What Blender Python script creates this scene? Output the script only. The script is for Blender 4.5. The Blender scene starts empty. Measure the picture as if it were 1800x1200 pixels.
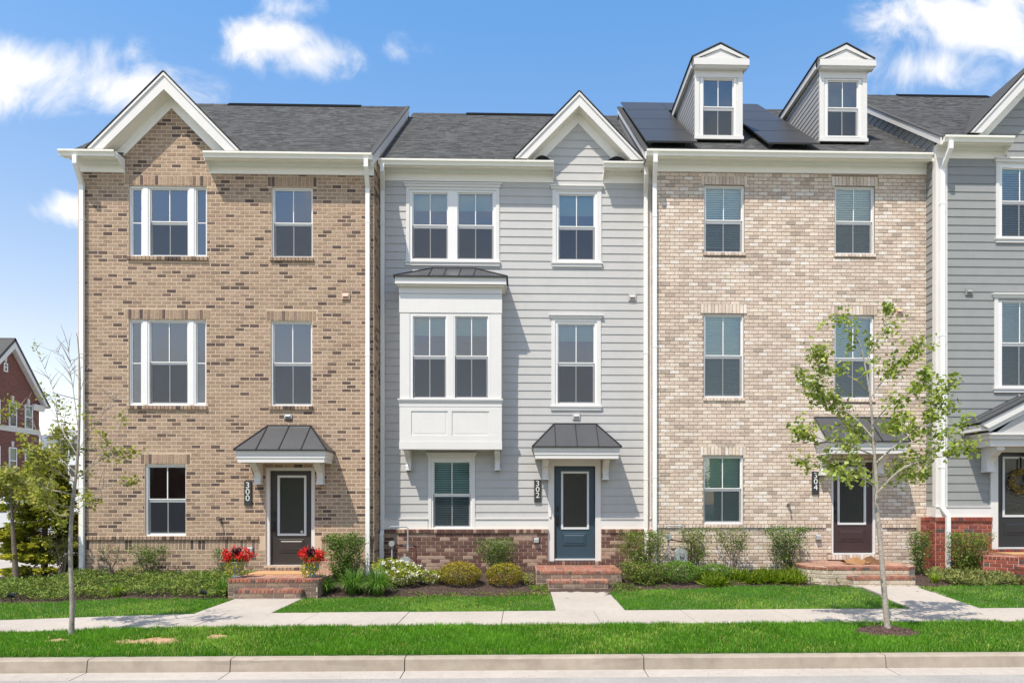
import bpy, math, random
import numpy as np
from mathutils import Vector, noise as mnoise

random.seed(7)
RNG = np.random.default_rng(11)
SC = bpy.context.scene
COL = SC.collection

# ------------------------------------------------------------------ camera
CZ, DIST, YAW = 1.84, 15.15, math.radians(1.5)
SA, CA = math.sin(YAW), math.cos(YAW)
cd = bpy.data.cameras.new('camera')
cam = bpy.data.objects.new('camera', cd)
COL.objects.link(cam)
cam.location = (0, -DIST, CZ)
cam.rotation_euler = (math.pi / 2, 0, -YAW)
cd.sensor_width = 36.0
cd.lens = 25.0
cd.shift_x = -0.030
cd.shift_y = 0.1583
cd.clip_start = 0.1
cd.clip_end = 2000
SC.camera = cam

def X(px, Y=0.0):
    """metres along the street for a measured photo column, on the plane Y"""
    t = (px - 954) / 1250.0
    return (Y + DIST) * (t * CA + SA) / (CA - t * SA)

def Z(py, px, Y=0.0):
    """height for a measured photo row, on the plane Y"""
    d = X(px, Y) * SA + (Y + DIST) * CA
    return CZ + (885 - py) * d / 1250.0

# ------------------------------------------------------------------ light
SUN_DIR = Vector((0.48, 0.68, -1.45)).normalized()
SUN_EL = math.asin(-SUN_DIR.z)
SUN_ROT = math.atan2(-SUN_DIR.x, -SUN_DIR.y)
sd = bpy.data.lights.new('sun', 'SUN')
sd.energy = 4.7
sd.angle = math.radians(0.53)
sd.color = (1.0, 0.915, 0.79)
sun = bpy.data.objects.new('sun', sd)
sun.rotation_euler = SUN_DIR.to_track_quat('-Z', 'Y').to_euler()
sun.location = (-8, -12, 25)
COL.objects.link(sun)

SC.view_settings.view_transform = 'Standard'
SC.view_settings.look = 'None'
SC.view_settings.exposure = 0.32
SC.view_settings.gamma = 1.0
SC.view_settings.use_curve_mapping = False
SC.render.film_transparent = False
SKY_STRENGTH = 0.15

# ------------------------------------------------------------------ node helpers
def nd(nt, t, ins=None, **props):
    n = nt.nodes.new(t)
    for k, v in props.items():
        setattr(n, k, v)
    for k, v in (ins or {}).items():
        s = n.inputs[k]
        if isinstance(v, bpy.types.NodeSocket):
            nt.links.new(v, s)
        else:
            s.default_value = v
    return n

def mth(nt, op, a, b=None, c=None, clamp=False):
    n = nt.nodes.new('ShaderNodeMath')
    n.operation = op
    n.use_clamp = clamp
    for i, v in enumerate((a, b, c)):
        if v is None:
            continue
        if isinstance(v, bpy.types.NodeSocket):
            nt.links.new(v, n.inputs[i])
        else:
            n.inputs[i].default_value = v
    return n.outputs[0]

def ramp(nt, fac, stops, interp='LINEAR'):
    n = nt.nodes.new('ShaderNodeValToRGB')
    n.color_ramp.interpolation = interp
    el = n.color_ramp.elements
    while len(el) < len(stops):
        el.new(0.5)
    for e, (p, c) in zip(el, stops):
        e.position = p
        e.color = (c[0], c[1], c[2], 1)
    nt.links.new(fac, n.inputs[0])
    return n.outputs[0]

def mixc(nt, fac, a, b, mode='MIX'):
    n = nt.nodes.new('ShaderNodeMix')
    n.data_type = 'RGBA'
    n.blend_type = mode
    for s, v in ((n.inputs[0], fac), (n.inputs[6], a), (n.inputs[7], b)):
        if isinstance(v, bpy.types.NodeSocket):
            nt.links.new(v, s)
        elif s is n.inputs[0]:
            s.default_value = v
        else:
            s.default_value = (v[0], v[1], v[2], 1)
    return n.outputs[2]

# ------------------------------------------------------------------ sky
w = bpy.data.worlds.new('World')
SC.world = w
w.use_nodes = True
nt = w.node_tree
nt.nodes.clear()
sky = nd(nt, 'ShaderNodeTexSky', sky_type='NISHITA', sun_disc=False, sun_elevation=SUN_EL,
         sun_rotation=SUN_ROT, altitude=100.0, air_density=1.0, dust_density=0.35, ozone_density=1.6)
tc = nd(nt, 'ShaderNodeTexCoord')
sep = nd(nt, 'ShaderNodeSeparateXYZ', {0: tc.outputs['Generated']})
dx, dy, dz = sep.outputs
ady = mth(nt, 'MAXIMUM', dy, 0.02)
u = mth(nt, 'DIVIDE', dx, ady)
v = mth(nt, 'DIVIDE', dz, ady)
pos = nd(nt, 'ShaderNodeCombineXYZ', {0: u, 1: v, 2: 0.0}).outputs[0]
n1 = nd(nt, 'ShaderNodeTexNoise', {'Vector': pos, 'Scale': 8.0, 'Detail': 10.0, 'Roughness': 0.60, 'Distortion': 0.45})
n2 = nd(nt, 'ShaderNodeTexNoise', {'Vector': pos, 'Scale': 2.6, 'Detail': 4.0, 'Roughness': 0.5})
nf = mth(nt, 'SUBTRACT', n1.outputs[0], 0.5)

def sky_uv(px, py):
    t = (px - 954) / 1250.0
    q = (885 - py) / 1250.0
    ddx, ddy = CA * t + SA, -SA * t + CA
    return ddx / ddy, q / ddy

# individual clouds of this sky, (centre px, centre py, half width, half height, density)
CLOUDS = [(60, 125, 150, 74, .95), (235, 158, 140, 48, .9), (30, 165, 180, 44, .7), (330, 180, 70, 40, .5), (215, 95, 60, 34, .25),
          (470, 70, 120, 50, 1.0), (550, 98, 110, 50, .8), (520, 15, 80, 36, .55), (690, 92, 55, 32, .35),
          (112, 368, 72, 34, 1.0), (1690, 45, 190, 75, .85), (1630, 120, 150, 62, .75), (1770, -20, 220, 70, .7)]
mask = None
for (px, py, rw, rh, den) in CLOUDS:
    cu, cv = sky_uv(px, py)
    a = mth(nt, 'DIVIDE', mth(nt, 'SUBTRACT', u, cu), rw / 1250.0)
    b = mth(nt, 'DIVIDE', mth(nt, 'SUBTRACT', v, cv), rh / 1250.0)
    r2 = mth(nt, 'ADD', mth(nt, 'MULTIPLY', a, a), mth(nt, 'MULTIPLY', b, b))
    m = mth(nt, 'MULTIPLY', mth(nt, 'SUBTRACT', 1.15, mth(nt, 'SQRT', r2)), den)
    mask = m if mask is None else mth(nt, 'SMOOTH_MAX', mask, m, 0.15)
m1 = mth(nt, 'MULTIPLY_ADD', nf, 3.0, mask)
front = nd(nt, 'ShaderNodeMapRange', {0: m1, 1: 0.02, 2: 1.0, 3: 0.0, 4: 1.0}, interpolation_type='SMOOTHSTEP').outputs[0]
front = mth(nt, 'MULTIPLY', front, nd(nt, 'ShaderNodeMapRange', {0: mask, 1: -0.35, 2: 0.25, 3: 0.0, 4: 1.0}).outputs[0])
# rest of the dome, out of view: extra clouds added to neutralise blue ambient
n3 = nd(nt, 'ShaderNodeTexNoise', {'Vector': tc.outputs['Generated'], 'Scale': 4.6, 'Detail': 9.0, 'Roughness': 0.62, 'Distortion': 0.4})
back = nd(nt, 'ShaderNodeMapRange', {0: n3.outputs[0], 1: 0.41, 2: 0.68, 3: 0.0, 4: 0.95}, interpolation_type='SMOOTHSTEP').outputs[0]
isfront = nd(nt, 'ShaderNodeMapRange', {0: dy, 1: 0.25, 2: 0.45, 3: 0.0, 4: 1.0}).outputs[0]
cl = mth(nt, 'ADD', mth(nt, 'MULTIPLY', front, isfront), mth(nt, 'MULTIPLY', back, mth(nt, 'SUBTRACT', 1.0, isfront)), clamp=True)
CLOUD_RAD = 6.0
shade = nd(nt, 'ShaderNodeMapRange', {0: n2.outputs[0], 1: 0.3, 2: 0.7, 3: 0.90, 4: 1.03}).outputs[0]
ccol = nd(nt, 'ShaderNodeCombineXYZ', {0: mth(nt, 'MULTIPLY', shade, CLOUD_RAD), 1: mth(nt, 'MULTIPLY', shade, CLOUD_RAD), 2: mth(nt, 'MULTIPLY', shade, CLOUD_RAD * 1.02)}).outputs[0]
el_ = nd(nt, 'ShaderNodeMapRange', {0: dz, 1: 0.20, 2: 0.56, 3: 0.0, 4: 1.0}).outputs[0]
grade = mixc(nt, el_, (1.62, 1.26, 1.04), (0.89, 1.32, 1.50))      # hazier towards the horizon, deeper blue overhead
skyg = nd(nt, 'ShaderNodeVectorMath', {0: sky.outputs[0], 1: grade}, operation='MULTIPLY').outputs[0]
fin = mixc(nt, cl, skyg, ccol)
bg = nd(nt, 'ShaderNodeBackground', {'Color': fin, 'Strength': SKY_STRENGTH})
out = nd(nt, 'ShaderNodeOutputWorld', {'Surface': bg.outputs[0]})

# ------------------------------------------------------------------ materials
def newmat(name):
    m = bpy.data.materials.new(name)
    m.use_nodes = True
    nt = m.node_tree
    return m, nt, nt.nodes['Principled BSDF']

def wpos(nt, scale=(1, 1, 1)):
    g = nd(nt, 'ShaderNodeNewGeometry')
    mp = nd(nt, 'ShaderNodeMapping', {'Vector': g.outputs['Position'], 'Scale': scale})
    return mp.outputs[0]

def tint(nt):
    a = nd(nt, 'ShaderNodeAttribute', attribute_name='tint', attribute_type='GEOMETRY').outputs['Fac']
    o = nd(nt, 'ShaderNodeObjectInfo').outputs['Random']
    return mth(nt, 'FRACT', mth(nt, 'ADD', a, o))

def noisef(nt, scale, vec=None, detail=4.0, rough=0.55):
    ins = {'Scale': scale, 'Detail': detail, 'Roughness': rough}
    ins['Vector'] = vec if vec is not None else wpos(nt)
    return nd(nt, 'ShaderNodeTexNoise', ins).outputs[0]

def bump(nt, b, h, strength, dist=0.01):
    n = nd(nt, 'ShaderNodeBump', {'Height': h, 'Strength': strength, 'Distance': dist})
    nt.links.new(n.outputs[0], b.inputs['Normal'])

def paint(name, col, rough=0.45, var=0.06, scale=3.0, bmp=0.0, bscale=(8, 8, 90), metal=0.0, dirt=0.0):
    m, nt, b = newmat(name)
    f = noisef(nt, scale)
    lo = tuple(c * (1 - var) for c in col)
    hi = tuple(min(1, c * (1 + var)) for c in col)
    c = ramp(nt, f, [(0.3, lo), (0.7, hi)])
    if dirt:
        g = noisef(nt, 1.0, wpos(nt, (9, 9, 1.3)), 5)
        c = mixc(nt, nd(nt, 'ShaderNodeMapRange', {0: g, 1: .5, 2: .75, 3: 0, 4: dirt}).outputs[0], c, tuple(x * .6 for x in col))
    nt.links.new(c, b.inputs['Base Color'])
    b.inputs['Roughness'].default_value = rough
    b.inputs['Metallic'].default_value = metal
    if bmp:
        bump(nt, b, noisef(nt, 1.0, wpos(nt, bscale), 6), bmp, 0.004)
    return m

def brickmat(name, stops, mottle=0.3, mscale=55, bmp=0.6, burn=0.0):
    m, nt, b = newmat(name)
    c = ramp(nt, tint(nt), stops, 'CONSTANT')
    n = noisef(nt, mscale, None, 6, 0.65)
    dark = nd(nt, 'ShaderNodeMapRange', {0: n, 1: 0.35, 2: 0.68, 3: 1.0 - mottle, 4: 1.0 + mottle * .75}).outputs[0]
    v = nd(nt, 'ShaderNodeVectorMath', {0: c, 'Scale': dark}, operation='SCALE').outputs[0]
    if burn:
        bn = noisef(nt, 1.0, wpos(nt, (9, 9, 22)), 5, .6)
        v = mixc(nt, nd(nt, 'ShaderNodeMapRange', {0: bn, 1: .56, 2: .70, 3: 0.0, 4: burn}).outputs[0], v, (.16, .105, .08))
    big = noisef(nt, 0.9, None, 3)
    v = nd(nt, 'ShaderNodeVectorMath', {0: v, 'Scale': nd(nt, 'ShaderNodeMapRange', {0: big, 1: .3, 2: .7, 3: .90, 4: 1.07}).outputs[0]}, operation='SCALE').outputs[0]
    nt.links.new(v, b.inputs['Base Color'])
    b.inputs['Roughness'].default_value = 0.92
    bump(nt, b, n, bmp, 0.006)
    return m

def rough_mat(name, stops, scale, bmp=0.5, bscale=None, rough=0.95, bd=0.006, detail=8.0, second=None):
    m, nt, b = newmat(name)
    f = noisef(nt, scale, None, detail, 0.62)
    c = ramp(nt, f, stops)
    if second:
        sc, lo, hi = second
        g = noisef(nt, sc, None, 4)
        c = nd(nt, 'ShaderNodeVectorMath', {0: c, 'Scale': nd(nt, 'ShaderNodeMapRange', {0: g, 1: .3, 2: .7, 3: lo, 4: hi}).outputs[0]}, operation='SCALE').outputs[0]
    nt.links.new(c, b.inputs['Base Color'])
    b.inputs['Roughness'].default_value = rough
    if bmp:
        bump(nt, b, noisef(nt, bscale or scale, None, 8, .65), bmp, bd)
    return m

def leafmat(name, stops, trans=0.35, rough=0.5, interp='LINEAR', spec=.3):
    m, nt, b = newmat(name)
    c = ramp(nt, tint(nt), stops, interp)
    nt.links.new(c, b.inputs['Base Color'])
    b.inputs['Roughness'].default_value = rough
    b.inputs['Specular IOR Level'].default_value = spec
    c2 = nd(nt, 'ShaderNodeVectorMath', {0: c, 1: (1.25, 1.35, .7)}, operation='MULTIPLY').outputs[0]
    t = nd(nt, 'ShaderNodeBsdfTranslucent', {'Color': c2})
    mx = nd(nt, 'ShaderNodeMixShader', {0: trans, 1: b.outputs[0], 2: t.outputs[0]})
    nt.links.new(mx.outputs[0], nt.nodes['Material Output'].inputs[0])
    return m

def glassmat(name, tr=(.66, .76, .74), base=.13):
    m, nt, b = newmat(name)
    nt.nodes.remove(b)
    g = nd(nt, 'ShaderNodeBsdfGlossy', {'Color': (.93, .96, 1, 1), 'Roughness': 0.0})
    t = nd(nt, 'ShaderNodeBsdfTransparent', {'Color': (*tr, 1)})
    fr = nd(nt, 'ShaderNodeFresnel', {'IOR': 1.5}).outputs[0]
    fac = mth(nt, 'MULTIPLY_ADD', fr, 1.0, base, clamp=True)
    mx = nd(nt, 'ShaderNodeMixShader', {0: fac, 1: t.outputs[0], 2: g.outputs[0]})
    nt.links.new(mx.outputs[0], nt.nodes['Material Output'].inputs[0])
    return m

M = {}
M['white'] = paint('white_trim_paint', (0.664, 0.646, 0.628), .42, .02, 2.0, 0, dirt=.05)
M['vinyl'] = paint('white_vinyl', (.74, .73, .72), .3, .01)
M['eavelift'] = paint('eave_pvc_shade_lift', (.86, .85, .82), .4, .01)  # white trim made brighter to lift the shade under the eaves
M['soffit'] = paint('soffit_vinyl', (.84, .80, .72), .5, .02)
M['gutter'] = paint('gutter_aluminium', (0.821, 0.795, 0.724), .35, .02, 2.0, dirt=.08)
M['down'] = paint('downspout_aluminium', (.80, .80, .78), .35, .02, 2.0, dirt=.05)
M['siding'] = paint('pale_grey_siding', (.455, .445, .437), .55, .03, 4.0, .25, (3, 3, 60), dirt=.06)
M['siding306'] = paint('blue_grey_siding', (.262, .268, .262), .55, .035, 4.0, .25, (3, 3, 60), dirt=.06)
M['sidingdk'] = paint('dormer_siding', (.34, .335, .33), .55, .03, 4.0, .2)
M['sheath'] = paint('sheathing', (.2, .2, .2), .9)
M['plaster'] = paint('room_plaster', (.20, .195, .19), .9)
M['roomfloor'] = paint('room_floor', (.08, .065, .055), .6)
M['metalroof'] = paint('charcoal_metal_roof', (.062, .064, .070), .38, .05, 2.5)
M['seam'] = paint('dark_metal_seam', (.018, .018, .02), .4)
M['rubber'] = paint('black_trim', (.010, .010, .011), .95)
M['screen'] = None
M['solar'] = paint('solar_cell', (.035, .034, .035), .42, .05, 1.5)
M['solarframe'] = paint('solar_frame', (.05, .05, .055), .35)
M['door300'] = paint('brown_black_door', (.040, .033, .031), .35, .04)
M['door302'] = paint('slate_blue_door', (0.032, 0.061, 0.087), .38, .04)
M['door304'] = paint('maroon_door', (.050, .027, .030), .35, .04)
M['door306'] = paint('black_door', (.022, .023, .026), .35, .04)
M['litefr'] = paint('lite_frame', (.62, .63, .64), .4, .02)
M['steel'] = paint('brushed_metal', (.35, .35, .36), .35, .05, metal=.9)
M['blackmetal'] = paint('black_metal', (.015, .015, .016), .4)
M['digit'] = paint('number_paint', (.72, .72, .70), .5)
M['plaque'] = paint('plaque_board', (.028, .030, .031), .5, .15, 60)
M['vent'] = paint('vent_plastic', (.62, .61, .60), .5)
M['ventbrick'] = paint('tan_vent', (.52, .36, .28), .6)
M['pipe'] = paint('grey_pipe', (.36, .37, .38), .45, .06)
M['pipered'] = paint('red_brown_pipe', (.13, .035, .03), .55, .1)
M['meter'] = paint('meter_grey', (0.310, 0.329, 0.329), .5, .06)
M['glass'] = glassmat('window_glass', (.71, .92, .84), .15)
M['doorglass'] = None
M['blind'] = paint('blind_slat', (0.829, 0.851, 0.818), .5, .01)
M['shade'] = paint('roller_shade', (0.360, 0.384, 0.376), .8)
M['b300'] = brickmat('tan_brick', [(0, (0.372, 0.265, 0.188)), (.2, (0.342, 0.239, 0.167)), (.38, (0.387, 0.280, 0.201)), (.55, (0.316, 0.219, 0.154)), (.70, (0.357, 0.242, 0.180)), (.78, (0.268, 0.188, 0.138)),
                                   (.85, (0.115, 0.077, 0.063)), (.91, (0.175, 0.119, 0.092)), (.955, (0.093, 0.065, 0.059))], .30, 42, burn=.6)
M['m300'] = rough_mat('tan_mortar', [(.3, (0.508, 0.380, 0.267)), (.7, (0.573, 0.443, 0.325))], 30, .3)
M['b304'] = brickmat('cream_brick', [(0, (0.666, 0.552, 0.450)), (.2, (0.608, 0.487, 0.395)), (.38, (0.706, 0.603, 0.506)), (.55, (0.559, 0.445, 0.362)), (.68, (0.637, 0.512, 0.423)), (.80, (0.725, 0.648, 0.580)), (.91, (0.490, 0.391, 0.317)), (.965, (0.412, 0.334, 0.278))], .24, 34, burn=.22)
M['m304'] = rough_mat('grey_tan_mortar', [(.3, (0.238, 0.185, 0.143)), (.7, (0.288, 0.227, 0.175))], 30, .3)
M['b302'] = brickmat('brown_brick', [(0, (.135, .068, .052)), (.25, (.115, .055, .044)), (.45, (.16, .085, .065)), (.64, (.36, .25, .19)), (.82, (.12, .06, .05)), (.92, (.30, .20, .15))], .22, 60)
M['m302'] = rough_mat('pale_mortar', [(.3, (.50, .38, .28)), (.7, (.60, .47, .36))], 30, .3)
M['b306'] = brickmat('red_brick', [(0, (.275, .068, .045)), (.3, (.24, .055, .038)), (.55, (.33, .095, .06)), (.75, (.19, .05, .04)), (.86, (.085, .055, .05)), (.95, (.10, .07, .065))], .2, 60)
M['b_step'] = brickmat('orange_paver_brick', [(0, (0.318, 0.131, 0.084)), (.3, (0.272, 0.102, 0.066)), (.55, (0.340, 0.163, 0.114)), (.72, (0.227, 0.098, 0.075)), (.84, (0.113, 0.089, 0.079)), (.93, (0.302, 0.155, 0.106))], .22, 60)
M['b_tread'] = brickmat('weathered_paver_brick', [(0, (0.378, 0.207, 0.147)), (.3, (0.342, 0.180, 0.129)), (.55, (0.414, 0.243, 0.175)), (.8, (0.297, 0.171, 0.129))], .25, 60)
M['b_riser'] = brickmat('weathered_brown_brick', [(0, (.21, .15, .11)), (.3, (.26, .19, .14)), (.6, (.18, .125, .095)), (.8, (.30, .22, .16))], .3, 45)
M['b_riser304'] = brickmat('weathered_cream_brick', [(0, (.52, .44, .34)), (.3, (.58, .50, .40)), (.6, (.45, .38, .29)), (.8, (.50, .40, .30))], .3, 45)
M['m_step'] = rough_mat('step_mortar', [(.3, (.46, .38, .30)), (.7, (.56, .47, .38))], 30, .3)
M['shingle'] = brickmat('charcoal_shingle', [(0, (0.061, 0.061, 0.061)), (.2, (0.050, 0.050, 0.050)), (.4, (0.073, 0.072, 0.071)), (.6, (0.042, 0.043, 0.043)), (.75, (0.063, 0.063, 0.061)), (.9, (0.083, 0.083, 0.081))], .4, 60, .5)
M['concrete'] = rough_mat('pale_concrete', [(.25, (0.445, 0.395, 0.349)), (.55, (0.500, 0.449, 0.398)), (.8, (0.539, 0.487, 0.436))], 9, .25, 160, second=(0.770, 0.748, 0.871))
M['kerb'] = rough_mat('kerb_concrete', [(.25, (0.333, 0.274, 0.216)), (.55, (0.409, 0.346, 0.278)), (.8, (0.458, 0.396, 0.323))], 6, .3, 120, second=(1.168, 0.773, 0.944))
M['asphalt'] = rough_mat('worn_asphalt', [(.3, (.19, .18, .17)), (.5, (.32, .305, .29)), (.7, (.45, .43, .41))], 95, .6, 95, second=(1.1, .80, 1.08))
M['mulch'] = rough_mat('dark_mulch', [(.3, (.030, .019, .014)), (.55, (.075, .048, .037)), (.8, (.14, .095, .075))], 38, 1.0, 38, bd=.03)
M['mulchring'] = rough_mat('red_brown_mulch', [(.3, (.045, .022, .018)), (.55, (.11, .06, .052)), (.8, (.20, .125, .11))], 45, 1.0, 45, bd=.03)
M['lawn'] = rough_mat('lawn_soil', [(.3, (0.026, 0.068, 0.012)), (.6, (0.042, 0.105, 0.017)), (.85, (0.072, 0.143, 0.030))], 30, .8, 60, bd=.02)
M['soil'] = rough_mat('bare_soil', [(.3, (.34, .20, .115)), (.6, (.46, .29, .175)), (.85, (.55, .38, .25))], 60, .8, 60, bd=.01)
M['grass'] = leafmat('grass_blade', [(0, (0.052, 0.165, 0.008)), (.35, (0.104, 0.272, 0.013)), (.7, (0.184, 0.394, 0.027)), (.93, (0.294, 0.501, 0.060)), (.98, (0.589, 0.515, 0.172))], .36, .5)
M['ground'] = rough_mat('far_ground', [(.3, (.16, .16, .13)), (.7, (.24, .23, .19))], 2, 0)
M['bark'] = rough_mat('grey_bark', [(.3, (.27, .235, .195)), (.5, (.40, .355, .30)), (.75, (.52, .47, .41))], 38, .8, 60, bd=.01, second=(7, .7, 1.1))
M['barkd'] = rough_mat('brown_bark', [(.3, (.09, .07, .055)), (.7, (.22, .175, .14))], 40, .8, 60, bd=.01)
M['barkr'] = rough_mat('young_grey_bark', [(.3, (.22, .195, .165)), (.5, (.34, .305, .26)), (.75, (.44, .40, .35))], 38, .8, 60, bd=.01, second=(7, .7, 1.1))
M['syc'] = leafmat('sycamore_leaf', [(0, (0.146, 0.206, 0.029)), (.4, (0.224, 0.297, 0.046)), (.8, (0.330, 0.387, 0.078)), (1, (0.466, 0.478, 0.129))], .3, .42)
M['ylw'] = leafmat('spring_leaf', [(0, (0.150, 0.175, 0.027)), (.4, (0.250, 0.269, 0.044)), (.8, (0.338, 0.338, 0.062)), (1, (0.413, 0.375, 0.112))], .35, .5)
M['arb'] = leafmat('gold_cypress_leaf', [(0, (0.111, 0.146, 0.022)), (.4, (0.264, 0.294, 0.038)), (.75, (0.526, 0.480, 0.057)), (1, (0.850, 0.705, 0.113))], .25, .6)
M['dkgreen'] = leafmat('holly_leaf', [(0, (0.049, 0.108, 0.016)), (.45, (0.090, 0.174, 0.025)), (.8, (0.152, 0.248, 0.044)), (1, (0.276, 0.330, 0.078))], .22, .4, spec=.25)
M['shrubleaf'] = leafmat('shrub_leaf', [(0, (0.077, 0.129, 0.020)), (.4, (0.135, 0.212, 0.032)), (.75, (0.213, 0.287, 0.050)), (.9, (0.283, 0.257, 0.073)), (1, (0.335, 0.227, 0.077))], .25, .4, spec=.25)
M['boxgreen'] = leafmat('boxwood_leaf', [(0, (0.063, 0.140, 0.017)), (.5, (0.119, 0.238, 0.028)), (1, (0.210, 0.350, 0.049))], .25, .45)
M['boxgold'] = leafmat('golden_barberry_leaf', [(0, (0.135, 0.135, 0.016)), (.4, (0.257, 0.230, 0.024)), (.75, (0.378, 0.304, 0.030)), (1, (0.405, 0.203, 0.041))], .25, .5)
M['lily'] = leafmat('daylily_blade', [(0, (0.072, 0.174, 0.026)), (.5, (0.123, 0.254, 0.043)), (1, (0.217, 0.348, 0.080))], .3, .4)
M['lirio'] = leafmat('lime_blade', [(0, (0.125, 0.213, 0.015)), (.5, (0.237, 0.338, 0.025)), (1, (0.375, 0.450, 0.050))], .3, .45)
M['junip'] = leafmat('juniper_spray', [(0, (0.061, 0.121, 0.023)), (.4, (0.120, 0.204, 0.038)), (.75, (0.205, 0.296, 0.054)), (1, (0.342, 0.351, 0.075))], .15, .6)
M['junipr'] = leafmat('bronze_juniper_spray', [(0, (0.080, 0.125, 0.034)), (.4, (0.160, 0.221, 0.059)), (.75, (0.253, 0.279, 0.083)), (1, (0.359, 0.294, 0.108))], .15, .6)
M['azalea'] = leafmat('azalea_leaf', [(0, (0.156, 0.204, 0.022)), (.5, (0.300, 0.348, 0.036)), (1, (0.480, 0.480, 0.072))], .3, .45)
M['petalw'] = leafmat('white_petal', [(0, (.62, .60, .54)), (1, (.78, .77, .70))], .3, .6)
M['petalr'] = leafmat('red_petal', [(0, (.46, .010, .014)), (.6, (.62, .02, .02)), (1, (.72, .05, .03))], .25, .5)
M['petald'] = leafmat('maroon_leaf', [(0, (.05, .010, .018)), (1, (.11, .018, .03))], .2, .5)
M['lime'] = leafmat('lime_vine_leaf', [(0, (.25, .27, .02)), (1, (.46, .44, .06))], .3, .5)
M['wreath'] = leafmat('wreath_leaf', [(0, (.30, .17, .02)), (.6, (.50, .32, .05)), (.85, (.12, .16, .09)), (1, (.10, .15, .12))], .2, .6)
M['urn'] = rough_mat('grey_urn', [(.3, (.22, .24, .26)), (.7, (.34, .36, .38))], 20, .3)
M['stone'] = rough_mat('white_stone', [(.3, (.55, .52, .48)), (.7, (.72, .70, .66))], 20, .5)
M['mat'] = rough_mat('coir_mat', [(.3, (.40, .22, .095)), (.7, (.56, .34, .165))], 120, .8, 120)
M['kraft'] = rough_mat('kraft_paper', [(.3, (0.260, 0.130, 0.055)), (.7, (0.322, 0.172, 0.078))], 8, .6, 12, bd=.03)
M['brownbag'] = rough_mat('brown_bag', [(.3, (0.112, 0.052, 0.024)), (.7, (0.192, 0.092, 0.040))], 14, .8, 20, bd=.03)
M['farbrick'] = None
M['yellow'] = paint('yellow_kerb_paint', (.62, .46, .05), .7, .1, 8)
M['farwhite'] = paint('far_white_panel', (.62, .64, .66), .6)
M['chip'] = leafmat('mulch_chip', [(0, (.04, .024, .018)), (.5, (.10, .062, .048)), (1, (.19, .13, .10))], .0, .9)

m, nt_, b_ = newmat('distant_red_brick')
mp_ = nd(nt_, 'ShaderNodeNewGeometry')
sp_ = nd(nt_, 'ShaderNodeSeparateXYZ', {0: mp_.outputs['Position']})
cb_ = nd(nt_, 'ShaderNodeCombineXYZ', {0: mth(nt_, 'ADD', sp_.outputs[0], sp_.outputs[1]), 1: sp_.outputs[2], 2: 0.0})
bt_ = nd(nt_, 'ShaderNodeTexBrick', {'Vector': cb_.outputs[0], 'Color1': (.19, .045, .030, 1), 'Color2': (.085, .028, .022, 1), 'Mortar': (.24, .14, .11, 1),
                                     'Scale': 1.0, 'Mortar Size': .012, 'Brick Width': .21, 'Row Height': .08})
nt_.links.new(bt_.outputs[0], b_.inputs['Base Color'])
b_.inputs['Roughness'].default_value = .9
M['farbrick'] = m

m, nt_, b_ = newmat('insect_screen')
nt_.nodes.remove(b_)
d_ = nd(nt_, 'ShaderNodeBsdfDiffuse', {'Color': (.055, .062, .075, 1)})
t_ = nd(nt_, 'ShaderNodeBsdfTransparent', {})
x_ = nd(nt_, 'ShaderNodeMixShader', {0: .42, 1: t_.outputs[0], 2: d_.outputs[0]})
nt_.links.new(x_.outputs[0], nt_.nodes['Material Output'].inputs[0])
M['screen'] = m

M['rubber'].node_tree.nodes['Principled BSDF'].inputs['Specular IOR Level'].default_value = .05
m, nt_, b_ = newmat('obscure_door_glass')
b_.inputs['Base Color'].default_value = (.040, .042, .039, 1)
b_.inputs['Roughness'].default_value = .12
b_.inputs['Specular IOR Level'].default_value = .55
bump(nt_, b_, noisef(nt_, 26, None, 5), .35, .01)
M['doorglass'] = m

nt_ = M['kerb'].node_tree
b_ = nt_.nodes['Principled BSDF']
src_ = b_.inputs['Base Color'].links[0].from_socket
sc_ = noisef(nt_, 1.0, wpos(nt_, (1.6, 6, 16)), 6, .6)
sc2_ = noisef(nt_, 1.0, wpos(nt_, (.7, .7, .7)), 2)
f_ = mth(nt_, 'MULTIPLY', nd(nt_, 'ShaderNodeMapRange', {0: sc_, 1: .54, 2: .68, 3: 0.0, 4: .5}).outputs[0], nd(nt_, 'ShaderNodeMapRange', {0: sc2_, 1: .42, 2: .6, 3: 0.0, 4: 1.0}).outputs[0])
nt_.links.new(mixc(nt_, f_, src_, (.16, .14, .12)), b_.inputs['Base Color'])

# ------------------------------------------------------------------ mesh helpers
ORG = {}

def tag(o, label=None, cat=None, group=None, kind=None):
    if label: o['label'] = label
    if cat: o['category'] = cat
    if group: o['group'] = group
    if kind: o['kind'] = kind
    return o

def thing(name, loc, label, cat, group=None):
    o = bpy.data.objects.new(name, None)
    o.empty_display_size = 0.2
    o.location = loc
    COL.objects.link(o)
    ORG[o.name] = Vector(loc)
    return tag(o, label, cat, group)

def link(name, me, parent=None, offset=None):
    o = bpy.data.objects.new(name, me)
    COL.objects.link(o)
    if parent is not None:
        o.parent = parent
        ORG[o.name] = ORG[parent.name].copy()
    else:
        ORG[o.name] = Vector(offset) if offset is not None else Vector((0, 0, 0))
    return o

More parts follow.
